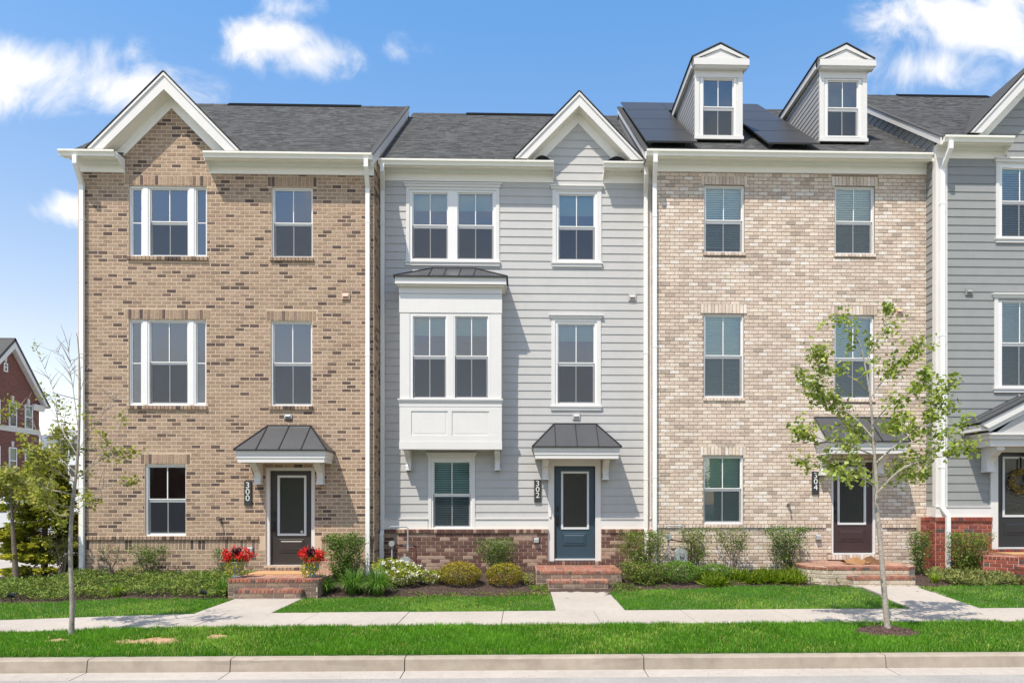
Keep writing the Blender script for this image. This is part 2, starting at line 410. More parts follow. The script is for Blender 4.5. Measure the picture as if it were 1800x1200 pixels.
class MB:
    def __init__(self):
        self.v, self.f, self.t = [], [], []
    def face(self, pts, t=0.0):
        n = len(self.v)
        self.v += [tuple(p) for p in pts]
        self.f.append(tuple(range(n, n + len(pts))))
        self.t.append(t)
    def solid(self, a, b, t=0.0):
        """closed solid between two polygons of the same count"""
        n, k = len(self.v), len(a)
        self.v += [tuple(p) for p in a] + [tuple(p) for p in b]
        self.f.append(tuple(range(n, n + k)))
        self.f.append(tuple(range(n + 2 * k - 1, n + k - 1, -1)))
        self.t += [t, t]
        for i in range(k):
            j = (i + 1) % k
            self.f.append((n + j, n + i, n + k + i, n + k + j))
            self.t.append(t)
    def box(self, x0, x1, y0, y1, z0, z1, t=0.0):
        if x0 > x1: x0, x1 = x1, x0
        if y0 > y1: y0, y1 = y1, y0
        if z0 > z1: z0, z1 = z1, z0
        self.solid([(x0, y0, z0), (x1, y0, z0), (x1, y0, z1), (x0, y0, z1)],
                   [(x0, y1, z0), (x1, y1, z0), (x1, y1, z1), (x0, y1, z1)], t)
    def px(self, prof, x0, x1, t=0.0):
        """profile of (y, z) pushed along X"""
        self.solid([(x0, y, z) for y, z in prof], [(x1, y, z) for y, z in prof], t)
    def py(self, prof, y0, y1, t=0.0):
        self.solid([(x, y0, z) for x, z in prof], [(x, y1, z) for x, z in prof], t)
    def pz(self, prof, z0, z1, t=0.0):
        self.solid([(x, y, z0) for x, y in prof], [(x, y, z1) for x, y in prof], t)
    def slab(self, pts, th, t=0.0):
        p = [Vector(q) for q in pts]
        n = (p[1] - p[0]).cross(p[2] - p[0]).normalized()
        self.solid(p, [q - n * th for q in p], t)
    def bar(self, p, q, w, h, up=(0, 0, 1), t=0.0):
        p, q, up = Vector(p), Vector(q), Vector(up)
        d = (q - p).normalized()
        s = d.cross(up).normalized() * w / 2
        n = s.cross(d).normalized() * h / 2
        a = [p + s + n, p - s + n, p - s - n, p + s - n]
        b = [r + (q - p) for r in a]
        self.solid(a, b, t)
    def tube(self, pts, radii, sides=6, t=0.0, cap=True):
        P = [Vector(p) for p in pts]
        if not hasattr(radii, '__len__'): radii = [radii] * len(P)
        n0 = len(self.v)
        prev = None
        for i, p in enumerate(P):
            d = (P[min(i + 1, len(P) - 1)] - P[max(i - 1, 0)])
            d = d.normalized() if d.length > 1e-9 else Vector((0, 0, 1))
            if prev is None:
                prev = d.orthogonal().normalized()
            s = (prev - d * prev.dot(d))
            s = s.normalized() if s.length > 1e-6 else d.orthogonal().normalized()
            prev = s
            b = d.cross(s)
            for k in range(sides):
                a = 2 * math.pi * k / sides
                self.v.append(tuple(p + (s * math.cos(a) + b * math.sin(a)) * radii[i]))
        for i in range(len(P) - 1):
            for k in range(sides):
                k2 = (k + 1) % sides
                a = n0 + i * sides
                self.f.append((a + k, a + k2, a + sides + k2, a + sides + k))
                self.t.append(t)
        if cap:
            self.f.append(tuple(range(n0 + sides - 1, n0 - 1, -1))); self.t.append(t)
            e = n0 + (len(P) - 1) * sides
            self.f.append(tuple(range(e, e + sides))); self.t.append(t)
    def lathe(self, c, prof, sides=20, t=0.0):
        self.tube([(c[0], c[1], c[2] + z) for r, z in prof], [r for r, z in prof], sides, t)
    def build(self, name, mat, parent=None, smooth=False, kind=None, origin=None):
        off = ORG[parent.name] if parent is not None else Vector(origin or (0, 0, 0))
        me = bpy.data.meshes.new(name)
        ox, oy, oz = off
        me.from_pydata([(a - ox, b - oy, c - oz) for a, b, c in self.v], [], self.f)
        if any(self.t):
            at = me.attributes.new('tint', 'FLOAT', 'FACE')
            at.data.foreach_set('value', self.t)
        if smooth:
            me.polygons.foreach_set('use_smooth', [True] * len(me.polygons))
            try: me.set_sharp_from_angle(angle=math.radians(40))
            except Exception: pass
        me.materials.append(mat if not isinstance(mat, str) else M[mat])
        me.update()
        o = link(name, me, parent, off)
        if parent is None:
            o.location = off
        if kind: o['kind'] = kind
        return o

def np_mesh(name, V, F, mat, tintv=None, parent=None, origin=(0, 0, 0), kind=None, smooth=False):
    """V (n,3), F (m,k) arrays"""
    off = np.array(ORG[parent.name] if parent is not None else origin, dtype=np.float64)
    V = (V - off).astype(np.float32)
    me = bpy.data.meshes.new(name)
    m, k = F.shape
    me.vertices.add(len(V)); me.loops.add(m * k); me.polygons.add(m)
    me.vertices.foreach_set('co', V.ravel())
    me.loops.foreach_set('vertex_index', F.astype(np.int32).ravel())
    me.polygons.foreach_set('loop_start', np.arange(0, m * k, k, dtype=np.int32))
    me.update(calc_edges=True)
    if tintv is not None:
        at = me.attributes.new('tint', 'FLOAT', 'FACE')
        at.data.foreach_set('value', np.asarray(tintv, dtype=np.float32))
    if smooth:
        me.polygons.foreach_set('use_smooth', np.ones(m, dtype=bool))
    me.materials.append(M[mat] if isinstance(mat, str) else mat)
    o = link(name, me, parent, off)
    if parent is None:
        o.location = off
    if kind: o['kind'] = kind
    return o

# ------------------------------------------------------------------ bricks
class Frame:
    def __init__(self, O, U, V, N):
        self.O, self.U, self.V, self.N = Vector(O), Vector(U), Vector(V), Vector(N)
    def p(self, u, v, n):
        return self.O + self.U * u + self.V * v + self.N * n

def brick_into(mb, fr, u0, u1, v0, v1, nf, nb, t, c=0.006):
    a = [(u0 + c, v0 + c, nf), (u1 - c, v0 + c, nf), (u1 - c, v1 - c, nf), (u0 + c, v1 - c, nf)]
    b = [(u0, v0, nf - c * .7), (u1, v0, nf - c * .7), (u1, v1, nf - c * .7), (u0, v1, nf - c * .7)]
    d = [(u0, v0, nb), (u1, v0, nb), (u1, v1, nb), (u0, v1, nb)]
    n = len(mb.v)
    mb.v += [tuple(fr.p(*q)) for q in a + b + d]
    mb.f.append((n, n + 1, n + 2, n + 3)); mb.t.append(t)
    for i in range(4):
        j = (i + 1) % 4
        mb.f.append((n + i, n + 4 + i, n + 4 + j, n + j)); mb.t.append(t)
        mb.f.append((n + 4 + i, n + 8 + i, n + 8 + j, n + 4 + j)); mb.t.append(t)
    mb.f.append((n + 11, n + 10, n + 9, n + 8)); mb.t.append(t)

class Bricks:
    def __init__(self):
        self.s = []
    def add(self, fr, u0, u1, v0, v1, nf=.008, nb=-.03):
        if u1 - u0 > .018 and v1 - v0 > .012:
            self.s.append((fr, u0, u1, v0, v1, nf + random.uniform(-.0016, .0016), nb))
    def running(self, fr, u0, u1, v0, v1, holes=(), ch=.0795, bl=.203, j=.010, limits=None, phase=0.0, nf=.008):
        n = max(1, int(round((v1 - v0) / ch)))
        ch = (v1 - v0) / n
        for r in range(n):
            a, b = v0 + r * ch + j / 2, v0 + (r + 1) * ch - j / 2
            mid = (a + b) / 2
            lo, hi = (u0, u1) if limits is None else limits(mid)
            if hi - lo < .03: continue
            cuts = sorted((max(lo, h[0]), min(hi, h[1])) for h in holes if h[2] < mid < h[3] and h[1] > lo and h[0] < hi)
            spans, cur = [], lo
            for p, q in cuts:
                if p > cur: spans.append((cur, p))
                cur = max(cur, q)
            if cur < hi: spans.append((cur, hi))
            st = u0 + phase + (bl / 2 if r % 2 else 0.0) - bl
            k0 = int((lo - st) / bl) - 1
            x = st + k0 * bl
            while x < hi:
                for p, q in spans:
                    s, e = max(x, p), min(x + bl, q)
                    if e - s > .02:
                        self.add(fr, s + j / 2, e - j / 2, a, b, nf)
                x += bl
    def row(self, fr, u0, u1, v0, v1, w=.0795, nf=.008, nb=-.03, j=.010):
        n = max(1, int(round((u1 - u0) / w)))
        w = (u1 - u0) / n
        for i in range(n):
            self.add(fr, u0 + i * w + j / 2, u0 + (i + 1) * w - j / 2, v0 + j / 2, v1 - j / 2, nf, nb)
    def finish(self, parent, mat, limit=300, name='brick'):
        eye = Vector((0, -DIST, CZ))
        def key(s):
            c = s[0].p((s[1] + s[2]) / 2, (s[3] + s[4]) / 2, 0)
            d = eye - c
            return -(s[2] - s[1]) * (s[4] - s[3]) * abs(d.normalized().dot(s[0].N)) / d.length_squared
        self.s.sort(key=key)
        org, cache = ORG[parent.name], {}
        for s in self.s[:limit]:
            fr, u0, u1, v0, v1, nf, nb = s
            k = (id(fr), round(u1 - u0, 3), round(v1 - v0, 3), round(nb, 3), round(nf, 2))
            me = cache.get(k)
            if me is None:
                mb = MB()
                z = Frame((0, 0, 0), fr.U, fr.V, fr.N)
                brick_into(mb, z, -(u1 - u0) / 2, (u1 - u0) / 2, -(v1 - v0) / 2, (v1 - v0) / 2, nf, nb, 0)
                me = bpy.data.meshes.new(name)
                me.from_pydata(mb.v, [], mb.f)
                me.materials.append(M[mat])
                cache[k] = me
            o = bpy.data.objects.new(name, me)
            COL.objects.link(o)
            o.parent = parent
            o.location = fr.p((u0 + u1) / 2, (v0 + v1) / 2, 0) - org
        rest = self.s[limit:]
        if rest:
            mb = MB()
            for fr, u0, u1, v0, v1, nf, nb in rest:
                brick_into(mb, fr, u0, u1, v0, v1, nf, nb, random.random() * .999 + .0005)
            mb.build(name + 'work', mat, parent, kind='stuff')

FRONT = lambda Y: Frame((0, Y, 0), (1, 0, 0), (0, 0, 1), (0, -1, 0))

def holed(mb, x0, x1, z0, z1, Y, holes, depth):
    """wall face at Y with openings and their reveals"""
    xs = sorted({x0, x1, *[min(max(h[i], x0), x1) for h in holes for i in (0, 1)]})
    zs = sorted({z0, z1, *[min(max(h[i], z0), z1) for h in holes for i in (2, 3)]})
    for i in range(len(xs) - 1):
        for k in range(len(zs) - 1):
            cx, cz = (xs[i] + xs[i + 1]) / 2, (zs[k] + zs[k + 1]) / 2
            if any(h[0] < cx < h[1] and h[2] < cz < h[3] for h in holes): continue
            mb.face([(xs[i], Y, zs[k]), (xs[i + 1], Y, zs[k]), (xs[i + 1], Y, zs[k + 1]), (xs[i], Y, zs[k + 1])])
    for a, b, c, d in holes:
        mb.face([(a, Y, c), (a, Y, d), (a, Y + depth, d), (a, Y + depth, c)])
        mb.face([(b, Y, d), (b, Y, c), (b, Y + depth, c), (b, Y + depth, d)])
        mb.face([(a, Y, d), (b, Y, d), (b, Y + depth, d), (a, Y + depth, d)])
        mb.face([(b, Y, c), (a, Y, c), (a, Y + depth, c), (b, Y + depth, c)])

def sidings(parent, mat, x0, x1, z0, z1, Y, holes, ex=.18, limits=None, axis='x'):
    """lapped boards, each an object; Y is the sheathing face"""
    n = int(math.ceil((z1 - z0) / ex))
    for r in range(n):
        a, b = z0 + r * ex, min(z0 + (r + 1) * ex + .02, z1)
        if b - a < .03: continue
        lo, hi = (x0, x1) if limits is None else limits((a + b) / 2)
        if hi - lo < .05: continue
        cuts = sorted((max(lo, h[0]), min(hi, h[1])) for h in holes if h[2] < (a + min(b, a + ex)) / 2 < h[3] and h[1] > lo and h[0] < hi)
        cur, spans = lo, []
        for p, q in cuts:
            if p > cur + .01: spans.append((cur, p))
            cur = max(cur, q)
        if cur < hi - .01: spans.append((cur, hi))
        for p, q in spans:
            mb = MB()
            prof = [(Y, a), (Y - .021, a), (Y - .006, b), (Y, b)]
            if axis == 'x':
                mb.px(prof, p, q)
            else:       # boards running along the depth, Y is then the X of a wall facing -X
                mb.solid([(yy, p, zz) for yy, zz in prof], [(yy, q, zz) for yy, zz in prof])
            mb.build('siding_board', mat, parent)

# ------------------------------------------------------------------ windows, doors
def sash_unit(par, gx0, gx1, gz0, gz1, rz0, rz1, Y, muntin=True, double=True, rail_only=False):
    """one hung unit; glass limits and meeting rail heights, Y = outer face of the frame"""
    s = .026
    def ring(x0, x1, z0, z1, yf, th, w0=s, w1=s):
        mb = MB()
        mb.box(x0 - s, x0, yf, yf + th, z0 - w0, z1 + w1)
        mb.box(x1, x1 + s, yf, yf + th, z0 - w0, z1 + w1)
        mb.box(x0, x1, yf + .001, yf + th - .001, z0 - w0, z0)
        mb.box(x0, x1, yf + .001, yf + th - .001, z1, z1 + w1)
        mb.build('sash', 'vinyl', par)
    def panes(x0, x1, z0, z1, yg):
        xm = (x0 + x1) / 2
        cells = [(x0 - .004, xm), (xm, x1 + .004)] if muntin else [(x0 - .004, x1 + .004)]
        for a, b in cells:
            d = [random.uniform(-.0022, .0022) for _ in range(3)]
            mb = MB()
            mb.face([(a, yg + d[0], z0 - .004), (b, yg + d[1], z0 - .004), (b, yg + d[1] + d[2], z1 + .004), (a, yg + d[0] + d[2], z1 + .004)])
            mb.build('pane', 'glass', par)
        if muntin:
            mb = MB()
            mb.box(xm - .010, xm + .010, yg - .012, yg - .004, z0, z1)
            mb.build('muntin', 'vinyl', par)
    if double:
        ring(gx0, gx1, rz1, gz1, Y + .030, .03, .02, s)
        panes(gx0, gx1, rz1, gz1, Y + .048)
        ring(gx0 + .012, gx1 - .012, gz0 + .012, rz0, Y + .052, .03, s + .01, rz1 - rz0)
        panes(gx0 + .012, gx1 - .012, gz0 + .012, rz0, Y + .070)
        mb = MB()
        mb.face([(gx0 - .01, Y + .046, gz0 - .01), (gx1 + .01, Y + .046, gz0 - .01), (gx1 + .01, Y + .046, rz0 + .01), (gx0 - .01, Y + .046, rz0 + .01)])
        mb.build('insect_screen', 'screen', par)
    else:
        ring(gx0, gx1, gz0, gz1, Y + .03, .03)
        panes(gx0, gx1, gz0, gz1, Y + .048)
        mb = MB()
        zm = (rz0 + rz1) / 2
        mb.box(gx0, gx1, Y + .034, Y + .044, zm - .010, zm + .010)
        mb.build('muntin', 'vinyl', par)

def window(house, Y, outer, units, blinds=None, shade=None, sub=False, name='window', mat='vinyl', depth=.10, label=None):
    """outer = (x0,x1,z0,z1) of the frame, units = list of (gx0,gx1,gz0,gz1,rz0,rz1,muntin,double)"""
    mb = MB()
    holes = [(g[0] - .024, g[1] + .024, g[2] - .024, g[3] + .024) for g in units]
    holed(mb, *outer, Y, holes, depth)
    x0, x1, z0, z1 = outer
    mb.face([(x0, Y, z0), (x0, Y, z1), (x0, Y + depth, z1), (x0, Y + depth, z0)])
    mb.face([(x1, Y, z1), (x1, Y, z0), (x1, Y + depth, z0), (x1, Y + depth, z1)])
    mb.face([(x0, Y, z1), (x1, Y, z1), (x1, Y + depth, z1), (x0, Y + depth, z1)])
    mb.face([(x1, Y, z0), (x0, Y, z0), (x0, Y + depth, z0), (x1, Y + depth, z0)])
    wo = mb.build(name, mat, house)
    if label: wo['label'] = label
    par = house if sub else wo
    for g in units:
        sash_unit(par, *g[:6], Y, g[6] if len(g) > 6 else True, g[7] if len(g) > 7 else True)
        if shade:
            mb = MB()
            mb.box(g[0] - .02, g[1] + .02, Y + .115, Y + .119, g[3] - shade * (g[3] - g[2]), g[3] + .02)
            mb.build('roller_shade', 'shade', par)
        if blinds:
            drop, tilt = blinds
            blind(house, g[0] - .02, g[1] + .02, g[3] + .02 - drop * (g[3] - g[2] + .03), g[3] + .02, Y + .135, tilt)
    return wo

def blind(house, x0, x1, z0, z1, Y, tilt):
    mb = MB()
    mb.box(x0, x1, Y - .02, Y + .02, z1 - .035, z1)
    b = mb.build('window_blind', 'blind', house)
    w = x1 - x0
    mb = MB()
    c, s = .026 * math.cos(tilt), .026 * math.sin(tilt)
    mb.solid([(-w / 2, -c, -s), (w / 2, -c, -s), (w / 2, c, s), (-w / 2, c, s)],
             [(-w / 2, -c, -s + .003), (w / 2, -c, -s + .003), (w / 2, c, s + .003), (-w / 2, c, s + .003)])
    me = bpy.data.meshes.new('slat')
    me.from_pydata(mb.v, [], mb.f)
    me.materials.append(M['blind'])
    z = z1 - .06
    while z > z0 + .02:
        o = bpy.data.objects.new('slat', me)
        COL.objects.link(o)
        o.parent = b
        o.location = Vector(((x0 + x1) / 2 + random.uniform(-.002, .002), Y, z)) - ORG[b.name]
        o.rotation_euler = (random.uniform(-.03, .03), random.uniform(-.002, .002), 0)
        z -= .050
    mb = MB()
    mb.box(x0, x1, Y - .022, Y + .022, z0 - .005, z0 + .012)
    mb.build('bottom_rail', 'blind', b)

def siding_trim(house, Y, x0, x1, z0, z1, inner, head=.0, sill=True):
    """flat casing round a window on siding: outer limits and the inner window frame limits"""
    a, b, c, d = inner
    mb = MB()
    t = Y - .034
    mb.box(x0, a, t, Y, z0, z1)
    mb.box(b, x1, t, Y, z0, z1)
    mb.box(a, b, t + .001, Y, d, z1)
    mb.box(a, b, t + .001, Y, z0, c)
    w = mb.build('window_casing', 'white', house)
    mb = MB()
    mb.box(x0 - .03, x1 + .03, Y - .060, Y, z1 + .0, z1 + .055)
    mb.box(x0 - .05, x1 + .05, Y - .085, Y, z1 + .055, z1 + .085)
    mb.build('head_moulding', 'white', w)
    if sill:
        mb = MB()
        mb.box(x0 - .025, x1 + .025, Y - .070, Y, z0 - .035, z0)
        mb.box(x0 - .01, x1 + .01, Y - .048, Y, z0 - .10, z0 - .035)
        mb.build('sill', 'white', w)

def door(house, Y, leaf, lite, panel, mat, handle_left=True, casing=None, deadbolt=True):
    x0, x1, z0, z1 = leaf
    a, b, c, d = lite
    mb = MB()
    holed(mb, x0, x1, z0, z1, Y, [lite], .045)
    do = mb.build('door', mat, house)
    mb = MB()
    f = .036
    for bx in ((a - .01, a + f, c - .01, d + .01), (b - f, b + .01, c - .01, d + .01)):
        mb.box(bx[0], bx[1], Y - .016, Y + .02, bx[2], bx[3])
    mb.box(a + f, b - f, Y - .015, Y + .02, d - f, d + .01)
    mb.box(a + f, b - f, Y - .015, Y + .02, c - .01, c + f)
    mb.build('lite_frame', 'litefr', do)
    mb = MB()
    mb.face([(a + f - .003, Y + .01, c + f - .003), (b - f + .003, Y + .0105, c + f - .003), (b - f + .003, Y + .0112, d - f + .003), (a + f - .003, Y + .0102, d - f + .003)])
    mb.build('glass', 'doorglass', do)
    p0, p1, p2, p3 = panel
    mb = MB()
    q = .028
    mb.solid([(p0, Y - .001, p2), (p1, Y - .001, p2), (p1, Y - .001, p3), (p0, Y - .001, p3)],
             [(p0 + .012, Y - .014, p2 + .012), (p1 - .012, Y - .014, p2 + .012), (p1 - .012, Y - .014, p3 - .012), (p0 + .012, Y - .014, p3 - .012)])
    mb.solid([(p0 + .012 + q, Y - .0141, p2 + .012 + q), (p1 - .012 - q, Y - .0141, p2 + .012 + q), (p1 - .012 - q, Y - .0141, p3 - .012 - q), (p0 + .012 + q, Y - .0141, p3 - .012 - q)],
             [(p0 + .03 + q, Y - .024, p2 + .03 + q), (p1 - .03 - q, Y - .024, p2 + .03 + q), (p1 - .03 - q, Y - .024, p3 - .03 - q), (p0 + .03 + q, Y - .024, p3 - .03 - q)])
    mb.build('panel', mat, do)
    hx = x0 + .065 if handle_left else x1 - .065
    hz = z0 + (z1 - z0) * .46
    mb = MB()
    mb.box(hx - .03, hx + .03, Y - .022, Y, hz + .10, hz + .22)
    mb.box(hx - .027, hx + .027, Y - .012, Y, hz - .22, hz + .02)
    mb.tube([(hx, Y - .01, hz - .01), (hx, Y - .055, hz - .02), (hx, Y - .06, hz - .12), (hx, Y - .05, hz - .19), (hx, Y - .01, hz - .20)], .009, 6)
    mb.build('handle', 'blackmetal', do)
    mb = MB()
    mb.box(x0 - .03, x1 + .03, Y - .07, Y + .04, z0 - .035, z0 - .002)
    mb.build('threshold', 'litefr', do)
    return do

# ------------------------------------------------------------------ roofs, eaves
def shingles(parent, O, U, V, lu, lv, skip=None, ex=.142, name='shingle_field'):
    """laminated shingle tabs laid in courses on a roof plane; O lower corner, U along the eave, V up the slope"""
    O, U, V = Vector(O), Vector(U).normalized(), Vector(V).normalized()
    N = U.cross(V).normalized()
    if N.z < 0: N = -N
    mb = MB()
    rows = int(lv / ex)
    for r in range(rows + 1):
        v0 = r * ex
        v1 = min(lv, v0 + ex + .03)
        if v1 - v0 < .03: continue
        x = -random.random() * .3
        while x < lu:
            wd = random.uniform(.06, .22)
            a, b = max(0, x), min(lu, x + wd)
            x += wd
            if b - a < .02: continue
            c = O + U * ((a + b) / 2) + V * (v0 + ex / 2)
            if skip and skip(c): continue
            h = random.choice((.005, .006, .010))
            p = [O + U * a + V * v0 + N * h, O + U * b + V * v0 + N * h, O + U * b + V * v1 + N * .003, O + U * a + V * v1 + N * .003]
            q = [O + U * a + V * v0 - N * .004, O + U * b + V * v0 - N * .004]
            n = len(mb.v)
            mb.v += [tuple(i) for i in p + q]
            t = random.random() * .998 + .001
            mb.f += [(n, n + 1, n + 2, n + 3), (n + 4, n + 5, n + 1, n), (n + 4, n, n + 3), (n + 5, n + 2, n + 1)]
            mb.t += [t] * 4
    return mb.build(name, 'shingle', parent, kind='stuff')

def gutter(house, xa, xb, Y, zt, h=.115, d=.105, mat='gutter'):
    """K-style gutter, back at Y, top at zt"""
    mb = MB()
    prof = [(Y, zt), (Y, zt - h), (Y - d * .55, zt - h), (Y - d * .62, zt - h * .72), (Y - d * .78, zt - h * .45), (Y - d * .97, zt - h * .34), (Y - d, zt - h * .16), (Y - d, zt),
            (Y - d + .012, zt), (Y - d + .012, zt - .02), (Y - .006, zt - .02), (Y - .006, zt)]
    mb.px(prof, xa, xb)
    return mb.build('gutter', mat, house)

def eave(house, xa, xb, Yw, zt, over, fr_a=None, fr_b=None, gx=None, frieze=.22, sof=.06, skip_gutter=False):
    """gutter, fascia, vented soffit and frieze board below a horizontal eave (zt = gutter top)"""
    fr_a = xa if fr_a is None else fr_a
    fr_b = xb if fr_b is None else fr_b
    ga, gb = gx or (xa, xb)
    gutter(house, ga, gb, Yw - over, zt)
    mb = MB()
    mb.box(xa, xb, Yw - over + .001, Yw - over + .022, zt - .135, zt - .01)
    fo = mb.build('fascia', 'gutter', house)
    mb = MB()
    n = max(1, int((xb - xa) / .10))
    stp = (xb - xa) / n
    for i in range(n):
        mb.box(xa + i * stp + .003, xa + (i + 1) * stp - .003, Yw - over + .022, Yw - .001, zt - sof - .012, zt - sof)
    mb.box(xa, xb, Yw - over + .022, Yw - .002, zt - sof + .001, zt - sof + .008)
    mb.box(xa, xb, Yw - over + .022, Yw - over + .05, zt - sof - .018, zt - sof - .012)
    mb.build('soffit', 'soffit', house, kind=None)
    mb = MB()
    mb.box(fr_a, fr_b, Yw - .030, Yw - .0005, zt - sof - .012 - frieze, zt - sof - .013)
    mb.build('frieze_board', 'eavelift', house)
    mb = MB()
    mb.px([(Yw - .031, zt - sof - .075), (Yw - .055, zt - sof - .045), (Yw - .062, zt - sof - .0125), (Yw - .031, zt - sof - .0125)], fr_a, fr_b)
    mb.build('crown_moulding', 'eavelift', house)

def cap_end(house, x, Yw, zt, over, sof, frieze, w=.012):
    """closed triangular end of a boxed eave return"""
    mb = MB()
    mb.px([(Yw - over, zt - .005), (Yw - over, zt - .13), (Yw - .04, zt - sof - .2), (Yw - .002, zt - sof - frieze), (Yw - .002, zt - .005)], x - w / 2, x + w / 2)
    mb.build('return_end', 'eavelift', house)

def gable(house, xc, half, Yr, Yw, ze, pitch, zwall, face_w=.235, back=3.0, mat='white', frieze_w=.17):
    """open cross gable: rake boards at Yr, rake soffit back to the wall Yw, frieze on the wall, roof slopes running back"""
    zp = ze + half * pitch
    L = math.hypot(1, pitch)
    vw = face_w * L            # vertical width of the rake board
    for s in (-1, 1):
        tip = xc + s * half
        mb = MB()
        a = [(xc, zp), (tip, ze), (tip - s * vw / pitch * .92, ze), (xc, zp - vw)]
        mb.py(a, Yr, Yr + .025)
        mb.build('rake_board', mat, house)
        mb = MB()                                    # small upper moulding
        mb.py([(xc, zp + .002), (tip, ze + .002), (tip - s * .06 / pitch, ze + .002), (xc, zp - .058)], Yr - .022, Yr - .001)
        mb.build('rake_moulding', mat, house)
        mb = MB()
        a = Vector((xc, Yr + .026, zp - vw + .03)); b = Vector((tip - s * vw / pitch * .92, Yr + .026, ze + .03))
        c = Vector((b.x, Yw - .001, b.z)); d = Vector((xc, Yw - .001, a.z))
        mb.slab([a, b, c, d] if s < 0 else [b, a, d, c], -.012)
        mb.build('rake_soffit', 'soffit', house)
        fw = frieze_w * L
        mb = MB()
        z0 = zp - vw + .028
        tipz = ze + .02
        mb.py([(xc, z0), (xc + s * (z0 - tipz) / pitch, tipz), (xc + s * (z0 - fw - tipz) / pitch, tipz), (xc, z0 - fw)], Yw - .032, Yw - .0008)
        mb.build('rake_frieze', 'eavelift', house)
    return zp

def gable_roof(house, xc, half, Yr, ze, pitch, Yback_apex, Yback_eave, over=.02):
    zp = ze + half * pitch
    for s in (-1, 1):
        tip = xc + s * (half + .03)
        zt = ze - .03 * pitch
        mb = MB()
        pts = [(xc, Yr - .03, zp + .022), (tip, Yr - .03, zt + .022), (tip, Yback_eave, zt + .022), (xc, Yback_apex, zp + .022)]
        if s > 0: pts = pts[::-1]
        mb.slab([Vector(p) for p in pts], .02)
        mb.build('gable_roof', 'shingle', house)
        # tabs on the slope
        O = Vector((tip, Yr - .03, zt + .024))
        V = Vector((xc - tip, 0, zp - zt))
        lv = V.length
        Yv = lambda c: Yback_eave + (Yback_apex - Yback_eave) * max(0, (c.z - zt) / (zp - zt))
        shingles(house, O, (0, 1, 0), V, Yback_apex - Yr, lv, skip=lambda c: c.y > Yv(c))

def downspout(house, x, Y, ztop, zbot, gy, w=.085, d=.065, kick=None, x_top=None):
    """outlet under the gutter at gy, elbow back to the wall, straight pipe"""
    xt = x if x_top is None else x_top
    mb = MB()
    y1 = Y - d / 2 - .02
    def seg(p, q):
        mb.bar(p, q, w, d, (0, 1, 0.02))
    seg((xt, gy, ztop), (xt, gy, ztop - .17))
    seg((xt, gy, ztop - .15), (x, y1, ztop - .15 - abs(y1 - gy) * 1.0 - .02))
    z2 = ztop - .15 - abs(y1 - gy) * 1.0
    if kick is None:
        seg((x, y1, z2), (x, y1, zbot))
    else:
        kz, ky, kx = kick
        seg((x, y1, z2), (x, y1, kz + .12))
        seg((x, y1, kz + .13), (x + kx, y1 - ky, kz - .03))
        seg((x + kx, y1 - ky, kz), (x + kx, y1 - ky, zbot))
    # strap seams
    for zz in (ztop - 1.2, ztop - 4.0, ztop - 6.8):
        if zz > zbot + .4:
            mb.box(x - w / 2 - .006, x + w / 2 + .006, y1 - d / 2 - .005, Y, zz, zz + .03)
    mb.build('downspout', 'down', house)

def bracket(par, x, Y, zt, w=.13, h=.45, d=.36):
    mb = MB()
    prof = [(Y, zt), (Y - d, zt), (Y - d, zt - .14 * h), (Y - d * .92, zt - .2 * h), (Y - d * .80, zt - .24 * h), (Y - d * .66, zt - .34 * h), (Y - d * .48, zt - .42 * h),
            (Y - d * .40, zt - .55 * h), (Y - d * .36, zt - .70 * h), (Y - d * .42, zt - .78 * h), (Y - d * .42, zt - h), (Y, zt - h)]
    mb.px(prof, x - w / 2, x + w / 2)
    mb.box(x - w / 2 - .012, x + w / 2 + .012, Y - d * .42 - .012, Y - .001, zt - h - .0, zt - h + .035)
    mb.build('bracket', 'white', par)

